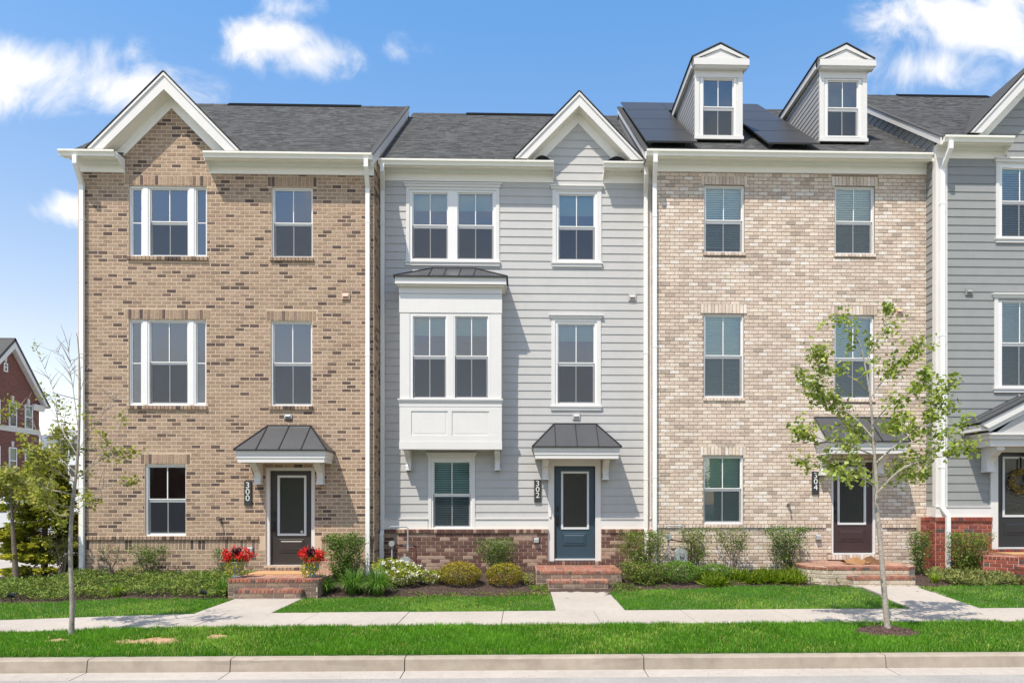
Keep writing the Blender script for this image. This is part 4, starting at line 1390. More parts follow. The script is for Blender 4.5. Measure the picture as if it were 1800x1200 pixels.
for a, b in ((xl4, door4[0] - .13), (door4[1] + .13, xr4)):
    br.row(F4, a, b, zw4 - .085, zw4 - .002, .0795, .038)
    cut4.append((a, b, zw4 - .085, zw4))
br.running(F4, xl4, xr4, .15, zw4 - .085, cut4)
br.running(F4, xl4, xr4, zw4, zt4 - .07, cut4)
mb = MB()
holed(mb, xl4, xr4, 0, zt4 - .065, Y4, holes4, .2)
wall4 = mb.build('wall', 'm304', H304)
FW = Frame((xl4, Y2, 0), (0, -1, 0), (0, 0, 1), (-1, 0, 0))
br.running(FW, 0, Y2 - Y4, .15, zt4 - .1, [], phase=.1)
br.finish(wall4, 'b304')
mb = MB()
mb.box(xl4 + .001, xl4 + .02, Y4 + .01, Y2 + .1, 0, zt4 - .05)
mb.build('side_wall', 'm304', H304)
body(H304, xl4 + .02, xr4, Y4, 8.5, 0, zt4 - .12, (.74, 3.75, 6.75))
def u4(*a): return unit(*a, Y4)
window(H304, Y4 + dp, w4['tl'], [u4(1242.5, 1304, 329.5, 440, 384.5, 391)], blinds=(.93, 1.0))
window(H304, Y4 + dp, w4['tr'], [u4(1472, 1533.5, 331.5, 442.5, 386.5, 392.5)], blinds=(.97, 1.0))
window(H304, Y4 + dp, w4['sl'], [u4(1241.5, 1303.5, 556, 694.5, 623, 629)], blinds=(.97, 1.0))
window(H304, Y4 + dp, w4['sr'], [u4(1471, 1532.5, 559, 697, 627.5, 633.5)], blinds=(.97, 1.0))
window(H304, Y4 + dp, w4['g'], [u4(1240.5, 1302.5, 805, 916.5, 857, 863)], blinds=(1.0, 1.0))
mb = MB()
YD = Y4 + .05
mb.box(door4[0], X(1463.5, YD), Y4 + .01, YD + .05, door4[2], door4[3])
mb.box(X(1533, YD), door4[1], Y4 + .01, YD + .05, door4[2], door4[3])
mb.box(X(1463.5, YD), X(1533, YD), Y4 + .011, YD + .05, Z(812, 1500, YD), door4[3])
mb.build('door_frame', 'white', H304)
door(H304, YD, (X(1463.5, YD), X(1533, YD), Z(971, 1500, YD), Z(812, 1500, YD)), (X(1472.5, YD), X(1521, YD), Z(921, 1500, YD), Z(821, 1500, YD)),
     (X(1473.5, YD), X(1519.5, YD), Z(951, 1500, YD), Z(930, 1500, YD)), 'door304')
PH = .70
hip_hood(H304, Y4 - .009, X(1455, Y4 - PH), X(1600.5, Y4 - PH), 0, 0, Z(775, 1527, Y4 - PH), Z(734, 1503, Y4), PH - .009, 2, shed=True,
         brackets=(X(1450, Y4 - .2), X(1550, Y4 - .2)))
eave(H304, X(1139, Y4 - .3), xr4 + .10, Y4, zt4, .30, fr_a=xl4 + .004, fr_b=xr4 - .0, gx=(X(1137, Y4 - .4), X(1641, Y4 - .4)))
mb = MB()
mb.box(X(1139, Y4 - .3), xl4 - .001, Y4 + .001, Y4 + 4, zt4 - .10, zt4 - .02)
mb.build('side_soffit', 'soffit', H304)
S4, YR4 = .765, 4.30
xe4 = X(1138, Y4 - .4)
zr4, _, _ = main_roof(H304, xe4, X(1645, -.2) - .002, Y4 - .30, zt4 - .012, S4, YR4)
barge(H304, xe4, -1, Y4 - .30, zt4 - .012, S4, YR4, .17)
zroof4 = lambda y: zt4 - .012 + S4 * (y - Y4 + .30)
mb = MB()
mb.solid([(xe4 + .002, Y4 - .2, zt4 - .1), (xe4 + .002, YR4, zr4 - .06), (xe4 + .002, YR4, zt4 - .1)], [(xe4 + .02, Y4 - .2, zt4 - .1), (xe4 + .02, YR4, zr4 - .06), (xe4 + .02, YR4, zt4 - .1)])
mb.build('gable_wall', 'sheath', H304)
mb = MB()
mb.box(xr4, X(1634, Y4), Y4 - .028, Y4 - .001, 1.4, zt4 - .08)
mb.build('corner_board', 'white', H304)
downspout(H304, X(1150.5, Y4 - .05), Y4 - .008, zt4 - .10, .25, Y4 - .36, x_top=X(1152, Y4 - .36), kick=None)
small_vent(H304, X(1580, Y4), Y4 - .01, Z(548, 1580, Y4), .16, .14, 'ventbrick')
spigot(H304, X(1385, Y4), Y4 - .01, Z(887, 1385, Y4))
outlet(H304, X(1437, Y4), Y4 - .01, Z(944, 1437, Y4))

# dormers
YDm = .62
def dormer(pxs, apex, pybase, lab):
    x0, x1, g0, g1, c0, c1 = [X(p, YDm) for p in pxs]
    xm = (x0 + x1) / 2
    pm = (pxs[0] + pxs[1]) / 2
    zf = lambda py: Z(py, pm, YDm)
    cy0, cy1, gy0, gy1, ry0, ry1, by = pybase
    zt, zb = zf(cy1), zf(by)
    mb = MB()
    wo = (g0 - .075, g1 + .075, zf(gy1) - .05, zf(gy0) + .05)
    holed(mb, x0, x1, zb, zt, YDm, [wo], .1)
    d = mb.build('dormer', 'white', H304, )
    d['label'] = lab
    window(d, YDm - .006, wo, [(g0, g1, zf(gy1), zf(gy0), zf(ry1), zf(ry0), True, True)], sub=True, name='window_frame')
    mb = MB()
    mb.face([(g0 - .1, YDm + .5, zb), (g1 + .1, YDm + .5, zb), (g1 + .1, YDm + .5, zt), (g0 - .1, YDm + .5, zt)])
    mb.build('attic_wall', 'plaster', d)
    mb = MB()
    mb.box(x0 - .015, x1 + .015, YDm - .05, YDm - .001, zb - .005, zb + .07)
    mb.build('sill', 'white', d)
    mb = MB()
    mb.box(x0 - .004, x1 + .004, YDm - .022, YDm - .001, zt - .20, zt)
    mb.build('frieze_board', 'white', d)
    for xx in (x0, x1 - .10):
        mb = MB()
        mb.box(xx, xx + .10, YDm - .020, YDm - .001, zb + .071, zt - .201)
        mb.build('corner_board', 'white', d)
    # cornice and pediment
    zc0, zc1 = zf(cy1), zf(cy0)
    ov = .16
    mb = MB()
    mb.box(c0, c1, YDm - ov, YDm + .0, zc0, zc1)
    mb.px([(YDm - ov + .05, zc0 - .05), (YDm - ov + .01, zc0 - .001), (YDm - .001, zc0 - .001), (YDm - .001, zc0 - .05)], c0 + .03, c1 - .03)
    mb.build('cornice', 'white', d)
    hw = (c1 - c0) / 2
    za = Z(apex[1], apex[0], YDm - ov)
    pt = (za - zc1) / hw
    mb = MB()
    mb.py([(xm - hw * .74, zc1 + .001), (xm + hw * .74, zc1 + .001), (xm, za - .10)], YDm - ov + .022, YDm + .02)
    mb.build('pediment', 'white', d)
    for s in (-1, 1):
        mb = MB()
        mb.py([(xm, za - .012), (xm + s * hw, zc1 + .004), (xm + s * (hw - .11), zc1 + .004), (xm, za - .105)], YDm - ov - .004, YDm - ov + .021)
        mb.build('rake_board', 'white', d)
        mb = MB()
        mb.py([(xm, za - .02), (xm + s * (hw - .012), zc1 + .003), (xm + s * (hw - .05), zc1 + .003), (xm, za - .06)], YDm - ov + .023, YDm + .02)
        mb.build('rake_soffit', 'white', d)
        yb = lambda z: (z - (zt4 - .012)) / S4 + Y4 - .30
        ya, ye_ = yb(za), yb(zc1)
        mb = MB()
        P = [Vector((xm, YDm - ov - .02, za + .01)), Vector((xm + s * (hw + .02), YDm - ov - .02, zc1 + .012)), Vector((xm + s * (hw + .02), ye_, zc1 + .012)), Vector((xm, ya, za + .01))]
        mb.slab(P if s < 0 else P[::-1], .018)
        mb.build('dormer_roof', 'shingle', d)
        # cheeks: lapped boards above the main roof
        xx = x0 + .001 if s < 0 else x1 - .001
        mb = MB()
        top = zc0 - .01
        ring = [(YDm, zb - .1), (YDm, top), (yb(top), top)]
        mb.solid([(xx, y, z) for y, z in ring], [(xx - s * .02, y, z) for y, z in ring])
        mb.build('cheek', 'sheath', d)
        z = zb
        k = 0
        while z < top - .03:
            z1 = min(z + .135, top)
            y0, y1 = YDm + .012, max(YDm + .03, yb(z))
            mb = MB()
            if yb(z) > YDm + .05:
                pr = [(0, z - .01), (s * .018, z - .01), (s * .005, z1), (0, z1)]
                mb.solid([(xx + a, y0, b) for a, b in pr], [(xx + a, yb(z1), b) for a, b in pr])
                mb.build('siding_board', 'sidingdk', d)
            z += .125
        mb = MB()      # rake soffit strip and fascia under the dormer eave
        mb.box(xx, xx + s * (hw - (x1 - x0) / 2 + .0), YDm - .0, ye_, zc0 + .02, zc0 + .035)
        mb.build('eave_soffit', 'soffit', d)
        mb = MB()
        e = xm + s * hw
        mb.box(e - s * .02, e, YDm + .001, ye_, zc0 + .004, zc1)
        mb.build('eave_fascia', 'white', d)
dormer((1221, 1305, 1237.5, 1288, 1217, 1313.5), (1265, 77), (110, 121.5, 140.5, 236.5, 186.5, 193, 246), 'dormer nearer the grey house')
dormer((1440, 1523.5, 1456.5, 1507, 1436.5, 1534), (1485, 77.5), (112, 123, 143.5, 237.5, 188, 194.5, 250), 'dormer nearer the blue-grey house')

# solar panels
def solar(x0, x1, y0, y1):
    n = Vector((0, -S4, 1)).normalized()
    p = lambda x, y, h: Vector((x, y, zroof4(y))) + n * h
    mb = MB()
    q = [p(x0, y0, .15), p(x1, y0, .15), p(x1, y1, .15), p(x0, y1, .15)]
    mb.slab(q, .035)
    o = mb.build('solar_panel', 'solarframe', H304)
    e = .014
    mb = MB()
    g = [p(x0 + e, y0 + e, .1515), p(x1 - e, y0 + e, .1515), p(x1 - e, y1 - e, .1515), p(x0 + e, y1 - e, .1515)]
    mb.slab(g, .001)
    mb.build('cell_sheet', 'solar', o)
    mb = MB()
    for xx in (x0 + .12, x1 - .16):
        a, b = p(xx, y0 + .05, .115), p(xx, y1 - .05, .115)
        mb.bar(a, b, .04, .05, n)
    for xx in (x0 + .1, x1 - .2):
        for yy in (y0 + .12, y1 - .12):
            mb.bar(p(xx, yy, .0), p(xx, yy, .1), .05, .05, (0, 1, 0))
    mb.build('mounting_rail', 'blackmetal', o)
xa = X(1135.5, .0) + .02
wa = X(1225, 0.0) - X(1135.5, .0)
ys = [.12, 1.17, 2.22, 3.27, 4.25]
for i in range(3):
    solar(xa, xa + wa, ys[i] + .008, ys[i + 1] - .008)
xb = X(1352, 0.0)
wb = X(1443, 0.0) - xb
for i in range(3):
    solar(xb, xb + wb, ys[i] + .008, ys[i + 1] - .008)
xs_ = [xa, xa + wa, (xa + wa + xb) / 2, xb, xb + wb]
for i in range(4):
    solar(xs_[i] + .006, xs_[i + 1] - .006, ys[3] + .008, ys[4] - .008)

# ============================ 306: blue-grey siding, red brick plinth
Y6 = -.2
xl6 = X(1645, Y6)
xr6 = xl6 + 6.3
H306 = thing('townhouse', ((xl6 + xr6) / 2, Y6, ZG), 'blue-grey sided townhouse with a red brick plinth and wreathed black door', 'house', 'townhouses in the row')
zt6 = Z(238, 1720, Y6 - .4)
zb6, zt6t = Z(908, 1690, Y6), Z(891, 1690, Y6)
pxw = lambda p: X(p, Y6)
glass6 = [(1762.5, 1825), (1845, 1907)]
wt6 = rect(1755, 289, 1914, 421, Y6)
ws6 = rect(1753, 526, 1912, 684, Y6)
c6 = {'t': rect(1749.5, 287, 1921, 420, Y6), 's': rect(1746.5, 524, 1918, 682, Y6)}
door6 = (X(1752, Y6), X(1833, Y6), Z(962, 1790, Y6), Z(795, 1790, Y6))
dc6 = (X(1739, Y6), X(1846, Y6), door6[2], Z(782, 1790, Y6))
xc6, half6 = X(1834, Y6 - .34), X(1834, Y6 - .34) - X(1706, Y6 - .34)
zg6 = Z(233, 1720, Y6 - .34)
pt6 = 1.08
zp6 = zg6 + half6 * pt6
mb = MB()
holed(mb, xl6, xr6, 0, zt6 - .065, Y6, [wt6, ws6, door6], .2)
dd = (zp6 - .12 - (zt6 - .065)) / pt6
mb.face([(xc6 - dd, Y6, zt6 - .065), (xc6 + dd, Y6, zt6 - .065), (xc6, Y6, zp6 - .12)])
wall6 = mb.build('wall', 'sheath', H306)
def lim6(z):
    if z < zt6 - .07: return (X(1663, Y6), xr6)
    d = (zp6 - .12 - z) / pt6
    return (xc6 - d, xc6 + d)
sidings(wall6, 'siding306', xl6, xr6, zt6t - .02, zp6 - .15, Y6, [c6['t'], c6['s'], dc6], .1775, lim6)
S6, YR6 = .757, 4.4
zroof6 = lambda y: zt6 - .012 + S6 * (y - (Y6 - .30))
# side wall above the neighbour's roof and beside it
mb = MB()
mb.box(xl6 + .001, xl6 + .02, Y6 + .01, Y4 + .1, 0, zt6 - .1)
ring = [(Y6 + .01, zt6 - .1), (YR6, zroof6(YR6) - .05), (YR6, zt6 - .6)]
mb.solid([(xl6 + .001, y, z) for y, z in ring], [(xl6 + .02, y, z) for y, z in ring])
mb.build('side_wall', 'sheath', H306)
def side_lim(z):
    lo = max(Y6 + .03, (z - zt6 + .012) / S6 + Y6 - .30 + .15)
    hi = Y4 if z < zt4 - .1 else max(Y4, (z - zt4 + .012) / S4 + Y4 - .30 + .15)
    return (lo, min(hi, YR6))
sidings(wall6, 'siding306', 0, 0, zt6t - .02, zroof6(3.2), xl6, [], .1775, side_lim, axis='y')
mb = MB()
mb.box(xl6 - .022, X(1664, Y6), Y6 - .031, Y6 - .001, zt6t + .019, zt6 - .306)
mb.box(xl6 - .022, xl6 - .001, Y6, Y6 + .09, zt6t + .019, zt6 - .06)
mb.build('corner_board', 'white', H306)
for a, b in ((xl6 - .03, dc6[0]), (dc6[1], xr6)):
    mb = MB()
    mb.box(a, b, Y6 - .045, Y6 - .001, zb6, zt6t)
    mb.box(a, b, Y6 - .062, Y6 - .0005, zt6t, zt6t + .018)
    if a < xl6: mb.box(xl6 - .03, xl6 - .001, Y6 - .001, Y4 - .05, zb6, zt6t)
    mb.build('base_trim', 'white', H306)
mb = MB()
for a, b in ((xl6 - .06, dc6[0]), (dc6[1], xr6)):
    mb.box(a, b, Y6 - .09, Y6 - .003, 0, zb6 - .075)
    mb.box(a, b, Y6 - .105, Y6 - .003, zb6 - .075, zb6 - .001)
mb.box(xl6 - .25, xl6 - .061, Y4 - .20, Y4 - .05, 0, zb6 - .001)
plinth6 = mb.build('plinth', 'm302', H306)
br = Bricks()
for a, b in ((xl6 - .06, dc6[0] - .004), (dc6[1] + .004, xr6)):
    br.row(FRONT(Y6 - .105), a, b, zb6 - .095, zb6 - .002, .0795, .022)
    br.running(FRONT(Y6 - .09), a, b, .13, zb6 - .097, [], .0795)
br.row(FRONT(Y4 - .2), xl6 - .25, xl6 - .062, zb6 - .095, zb6 - .002, .0795, .022)
br.running(FRONT(Y4 - .2), xl6 - .25, xl6 - .062, .13, zb6 - .097, [], .0795)
br.row(FRONT(Y6 - .10), dc6[0] - .03, dc6[1] + .03, door6[2] - .125, door6[2] - .03, .0795, .05, -.1)
FS = Frame((xl6 - .062, Y4 - .2, 0), (0, -1, 0), (0, 0, 1), (-1, 0, 0))
br.running(FS, 0, Y4 - .2 - (Y6 - .09), .13, zb6 - .097, [], .0795)
br.row(FS, 0, Y4 - .2 - (Y6 - .105), zb6 - .095, zb6 - .002, .0795, .012)
br.finish(plinth6, 'b306')
body(H306, xl6 + .02, xr6, Y6, 8.5, 0, zt6 - .12, (.85, 3.9, 6.9))
window(H306, Y6 - rec, wt6, [unit(a, b, 297.5, 414.5, 352.5, 358.5, Y6) for a, b in glass6], blinds=(.98, .7))
window(H306, Y6 - rec, ws6, [unit(a, b, 532, 677, 601.5, 608, Y6) for a, b in glass6], blinds=(.98, .7))
siding_trim(H306, Y6, *c6['t'], wt6)
siding_trim(H306, Y6, *c6['s'], ws6)
mb = MB()
t = Y6 - .05
mb.box(dc6[0], door6[0], t, Y6 + .10, dc6[2] - .03, dc6[3])
mb.box(door6[1], dc6[1], t, Y6 + .10, dc6[2] - .03, dc6[3])
mb.box(door6[0], door6[1], t + .001, Y6 + .10, door6[3], dc6[3])
mb.build('door_frame', 'white', H306)
YD = Y6 + .05
door(H306, YD, (X(1753, YD), X(1832, YD), Z(961, 1790, YD), Z(796, 1790, YD)), (X(1762.5, YD), X(1822, YD), Z(907.5, 1790, YD), Z(803, 1790, YD)),
     (X(1764, YD), X(1820, YD), Z(940, 1790, YD), Z(917, 1790, YD)), 'door306', handle_left=False)
# gabled portico hood over the door
PG = .75
yl = Y6 - PG
xm6 = X(1796, Y6)
lo0 = X(1708, yl + .35)
hw6 = xm6 - lo0
zl6 = Z(747, 1710, yl + .35)
zpk = zl6 + hw6 * .50
mb = MB()
z0 = Z(783, 1740, yl + .1)
for i, (o, a, b) in enumerate(((.10, z0, z0 + .14), (.05, z0 + .14, z0 + .22), (.0, z0 + .22, z0 + .27))):
    x0, x1 = lo0 + .17 + o, 2 * xm6 - lo0 - .17 - o
    mb.box(x0, x1, yl + .06 + o, Y6 - .001, a, b - .001)
hood6 = mb.build('door_hood', 'white', H306)
mb = MB()
zt_ = z0 + .27
mb.py([(xm6 - hw6 * .74, zt_), (xm6 + hw6 * .74, zt_), (xm6, zpk - .13)], yl + .10, yl + .13)
mb.build('pediment', 'siding', hood6)
for s in (-1, 1):
    tip = xm6 + s * hw6
    mb = MB()
    mb.py([(xm6, zpk), (tip, zl6), (tip - s * .0, zl6 - .03), (tip - s * .13, zl6 - .10), (xm6, zpk - .15)], yl + .0, yl + .05)
    mb.py([(xm6, zpk - .12), (tip - s * .12, zl6 - .06), (tip - s * .12, zl6 - .10), (tip - s * .20, zl6 - .16), (xm6, zpk - .24)], yl + .05, yl + .09)
    mb.build('rake_board', 'white', hood6)
    mb = MB()
    P = [(xm6, yl - .03, zpk + .02), (tip + s * .03, yl - .03, zl6 + .01), (tip + s * .03, Y6 - .01, zl6 + .01), (xm6, Y6 - .01, zpk + .02)]
    mb.slab(P if s < 0 else P[::-1], .02)
    mb.build('roof_panel', 'metalroof', hood6)
    for k in range(3):
        q = yl + .0 + k * (PG - .02) / 2
        mb = MB()
        mb.bar((xm6, q, zpk + .035), (tip + s * .03, q, zl6 + .025), .02, .03, (0, 0, 1))
        mb.build('seam', 'seam', hood6)
    mb = MB()
    mb.box(tip - s * .0, tip - s * .16, yl + .06, Y6 - .001, zl6 - .14, zl6 - .02)
    mb.build('eave_box', 'white', hood6)
for bxp in (1746, 1848):
    bracket(hood6, X(bxp, Y6 - .3), Y6 - .022, z0 - .002, .16, .52, .52)
eave(H306, xl6 - .05, X(1762, Y6), Y6, zt6, .30, fr_a=xl6 - .024, fr_b=X(1762, Y6), gx=(xl6 - .03, X(1762, Y6)), frieze=.23)
eave(H306, X(1895, Y6 - .3), xr6, Y6, zt6, .30, fr_a=X(1900, Y6), gx=(X(1890, Y6 - .4), xr6), frieze=.23)
cap_end(H306, X(1762, Y6) + .006, Y6, zt6, .30, .06, .28)
gable(H306, xc6, half6, Y6 - .34, Y6, zg6, pt6, zt6, .20)
xe6 = xl6 - .06
zr6, Ya6, Yt6 = main_roof(H306, xe6, xr6, Y6 - .30, zt6 - .012, S6, YR6, (xc6, half6, zg6, pt6), (X(1575, YR6), X(1735, YR6)))
gable_roof(H306, xc6, half6, Y6 - .34, zg6, pt6, Ya6, Yt6)
barge(H306, xe6, -1, Y6 - .32, zt6 - .012, S6, YR6, .17)
mb = MB()
mb.slab([(X(1728, Y6 - .3), Y6 - .31, zt6 - .01), (X(1763, Y6 - .3), Y6 - .31, zt6 - .01), (X(1763, Y6 - .3), Y6 - .002, zt6 + .15), (X(1728, Y6 - .3), Y6 - .002, zt6 + .15)], .015)
mb.build('return_roof', 'rubber', H306)
downspout(H306, X(1656.5, Y6 - .08), Y6 - .03, zt6 - .10, .12, Y6 - .36, x_top=X(1671, Y6 - .36), kick=(zb6 + .06, .085, .07))
small_vent(H306, X(1702, Y6), Y6 - .02, Z(513.5, 1702, Y6), .16, .15, 'siding306')
small_vent(H306, X(1703, Y6), Y6 - .02, Z(772, 1703, Y6), .17, .17, 'siding')
small_vent(H306, X(1797, Y6), Y6 - .02, Z(701, 1797, Y6), .22, .18, 'siding')

# ------------------------------------------------------------------ the ground
YK, YS0, YS1 = -6.63, -4.78, -3.57          # kerb front, near and far sidewalk edge
def zs(x):
    return np.interp(x, [-14, -8.5, -5.3, 0, 8, 14], [-.18, -.05, .05, .07, .09, .10])
def zl(x):
    return np.interp(x, [-14, -9, -6, -5.5, 0, 4, 6.5, 9, 14], [-.05, .03, .08, .07, .10, .16, .23, .26, .28])
def zwl(x):
    return np.interp(x, [-14, -10.5, -9.3, 0, 9, 14], [.05, .25, .40, .39, .44, .45])
def G(x, y):
    x = np.asarray(x, dtype=float); y = np.asarray(y, dtype=float)
    ym = np.interp(x, [-14, 1, 3, 6, 7, 14], [-1.9, -1.3, -1.2, -1.5, -1.7, -1.8])
    a = np.interp(y, [-6.4, YS0], [0, 1])
    z = np.where(y < YS0, a * zs(x), zs(x))
    t1 = np.clip((y - YS1) / (ym - YS1), 0, 1)
    z = np.where(y > YS1, zs(x) + (zl(x) - zs(x)) * t1, z)
    t2 = np.clip((y - ym) / (0.2 - ym), 0, 1)
    z = np.where(y > ym, zl(x) + (zwl(x) - zl(x)) * t2, z)
    return z
def g(x, y): return float(G(x, y))

def sheet(name, xs, ys, mat, dz=0.0, mask=None, bumpy=0.0, kind='structure', zf=None):
    XX, YY = np.meshgrid(xs, ys, indexing='ij')
    ZZ = (zf or G)(XX, YY) + dz
    if bumpy:
        ZZ = ZZ + RNG.normal(0, bumpy, ZZ.shape)
    nx, ny = XX.shape
    V = np.stack([XX.ravel(), YY.ravel(), ZZ.ravel()], 1)
    i, j = np.meshgrid(np.arange(nx - 1), np.arange(ny - 1), indexing='ij')
    q = (i * ny + j).ravel()
    F = np.stack([q, q + ny, q + ny + 1, q + 1], 1)
    if mask is not None:
        c = V[F].mean(1)
        F = F[mask(c[:, 0], c[:, 1])]
    return np_mesh(name, V, F, mat, kind=kind, smooth=True)

mb = MB()
mb.face([(-400, -400, -.32), (400, -400, -.32), (400, 600, -.32), (-400, 600, -.32)])
mb.build('ground', 'ground', kind='structure')
mb = MB()
mb.face([(-120, -14.2, -.172), (120, -14.2, -.172), (120, YK - .30, -.166), (-120, YK - .30, -.166)])
mb.build('road', 'asphalt', kind='structure')
mb = MB()
mb.box(-120, 120, -16.2, -14.2, -.3, -.05)
mb.build('far_pavement', 'concrete', kind='structure')
mb = MB()
mb.face([(-120, -90, -.05), (120, -90, -.05), (120, -16.2, -.05), (-120, -16.2, -.05)])
mb.build('far_lawn', 'lawn', kind='structure')

# kerb with its gutter pan, cast in lengths
kerb = bpy.data.objects.new('kerb', None); COL.objects.link(kerb); ORG['kerb'] = Vector((0, 0, 0)); kerb['kind'] = 'structure'
jx = [X(p, YK) for p in (152, 404, 711, 1132, 1558)]
jx = [-40, -30, -20, jx[0] - 5.1, jx[0] - 2.6] + jx + [jx[-1] + 2.9, jx[-1] + 5.8, 20, 30, 40]
for a, b in zip(jx[:-1], jx[1:]):
    a2, b2 = a + .006, b - .006
    mb = MB()
    mb.px([(YK, -.155), (YK + .018, -.02), (YK + .035, -.004), (YK + .06, 0), (YK + .17, 0), (YK + .17, -.3), (YK - .0, -.3)], a2, b2)
    mb.build('kerb_segment', 'kerb', kerb)
    mb = MB()
    mb.px([(YK - .32, -.164), (YK - .002, -.150), (YK - .002, -.3), (YK - .32, -.3)], a2, b2)
    mb.build('gutter_pan', 'concrete', kerb)

# soil, beds and lawns
WALKS = [(-5.30, -4.08, -1.97), (.50, 1.64, -1.07), (6.36, 7.50, -1.62)]
def yborder(x):
    x = np.asarray(x, dtype=float)
    b = np.interp(x, [-14, -9.5, -7.5, -6, -5.3, -4.1, -2, .4, 1.7, 2.6, 4, 5.8, 6.3, 7.6, 9, 14],
                  [-2.1, -2.0, -1.75, -1.85, -2.0, -1.95, -1.85, -1.85, -1.45, -1.30, -1.15, -1.35, -1.6, -1.75, -1.7, -1.7])
    return b + .05 * np.sin(x * 3.1) + .03 * np.sin(x * 7.7 + 1)
def inwalk(x, y, m=0.0):
    r = np.zeros(np.shape(x), bool)
    for a, b, ye in WALKS:
        r |= (x > a - m) & (x < b + m) & (y < ye + .4) & (y > YS1 - .01)
    return r
def bare(x, y):
    f = lambda cx, cy, rx, ry: ((x - cx) / rx) ** 2 + ((y - cy) / ry) ** 2
    n = .35 * np.sin(x * 9 + y * 5) + .25 * np.sin(x * 23 - y * 17) + .2 * np.sin(x * 41 + y * 37)
    return np.minimum(np.minimum(f(X(265, -5.65), -5.68, .40, .20), f(X(376, -5.5), -5.42, .13, .12) * 1.1), f(X(98, -5.5), -5.52, .15, .09) * 1.2) + n
RINGC = (X(1556, -5.38), -5.42)
def ring(x, y): return ((x - RINGC[0]) / .40) ** 2 + ((y - RINGC[1]) / .30) ** 2 + .15 * np.sin(x * 19 + y * 13)

xs = np.arange(-16, 16.01, .12)
sheet('mulch_bed', xs, np.concatenate([np.arange(-3.5, .7, .08), [1.2, 2.5, 8]]), 'mulch', 0, lambda x, y: ~((x < -9.6) & (y > 1.2)), .008)
sheet('lawn', xs, np.arange(YS1, -.6, .06), 'lawn', .012, lambda x, y: (y < yborder(x)) & ~inwalk(x, y, -.02), .004)
sheet('grass_verge', xs, np.linspace(YK + .16, YS0, 16), 'lawn', -.002, None, .004)
sheet('bare_soil_patch', np.arange(-6.5, -4, .03), np.arange(-6.1, -5.2, .03), 'soil', .012, lambda x, y: bare(x, y) < 1.15, .003)
sheet('mulch_ring', np.arange(RINGC[0] - .7, RINGC[0] + .7, .03), np.arange(-6, -4.9, .03), 'mulchring', .012, lambda x, y: ring(x, y) < 1.1, .008,
      zf=lambda x, y: G(x, y) + .05 * np.clip(1.1 - ring(x, y), 0, 1))

# sidewalk, slab by slab
walk = bpy.data.objects.new('sidewalk', None); COL.objects.link(walk); ORG['sidewalk'] = Vector((0, 0, 0)); walk['kind'] = 'structure'
def slabpiece(par, x0, x1, y0, y1, z00, z10, z11, z01, name='slab'):
    e = .007
    mb = MB()
    top = [(x0 + e, y0 + e, z00), (x1 - e, y0 + e, z10), (x1 - e, y1 - e, z11), (x0 + e, y1 - e, z01)]
    c = .008
    rim = [(x0 + e - c * .5, y0 + e - c * .5, z00 - c), (x1 - e + c * .5, y0 + e - c * .5, z10 - c), (x1 - e + c * .5, y1 - e + c * .5, z11 - c), (x0 + e - c * .5, y1 - e + c * .5, z01 - c)]
    bot = [(a, b, q - .1) for a, b, q in rim]
    n = len(mb.v)
    mb.face(top)
    for i in range(4):
        j = (i + 1) % 4
        mb.face([rim[i], rim[j], top[j], top[i]])
        mb.face([bot[i], bot[j], rim[j], rim[i]])
    mb.build(name, 'concrete', par)
sj = [X(p, -4.2) for p in (540, 708, 883, 1050, 1211, 1381, 1545)]
st = (sj[-1] - sj[0]) / 6
sj = [sj[0] - st * k for k in range(7, 0, -1)] + sj + [sj[-1] + st * k for k in range(1, 7)]
for a, b in zip(sj[:-1], sj[1:]):
    dz = random.uniform(-.003, .003)
    za, zb_ = float(zs(a)) + .03 + dz, float(zs(b)) + .03 + dz
    slabpiece(walk, a, b, YS0, YS1, za - .012, zb_ - .012, zb_, za)
mb = MB()
for a, b in zip(sj[:-1], sj[1:]):
    mb.face([(a, YS0, float(zs(a)) - .01), (b, YS0, float(zs(b)) - .01), (b, YS1, float(zs(b)) - .005), (a, YS1, float(zs(a)) - .005)])
mb.build('joint_filler', 'mulch', walk)
for i, (a, b, ye) in enumerate(WALKS):
    fw = bpy.data.objects.new('front_walk', None); COL.objects.link(fw); ORG[fw.name] = Vector((0, 0, 0)); fw['kind'] = 'structure'
    n = 2 if i == 2 else 1
    xm = (a + b) / 2
    z0 = float(zs(xm)) + .03
    z1 = (.10, .125, .265)[i]
    top_s = (0, .03, .17)[i]
    y0 = YS1 + .002
    for k in range(n):
        f0, f1 = k / n, (k + 1) / n
        ya, yb = y0 + (ye + .12 - y0) * f0, y0 + (ye + .12 - y0) * f1
        za, zb_ = z0 + (z1 - z0) * f0, z0 + (z1 - z0) * f1
        slabpiece(fw, a + top_s * (f0 + f1) / 2, b + top_s * (f0 + f1) / 2, ya, yb, za, za, zb_, zb_)

# ------------------------------------------------------------------ grass
def snoise(x, y, s, seed=0.0):
    return (np.sin(x * s + seed) * np.sin(y * s * 1.3 + seed * 2.1) + .6 * np.sin(x * s * 2.3 + y * s * 1.7 + seed * 3.3) + .4 * np.sin(x * s * 4.1 - y * s * 3.7 + seed)) / 2.0

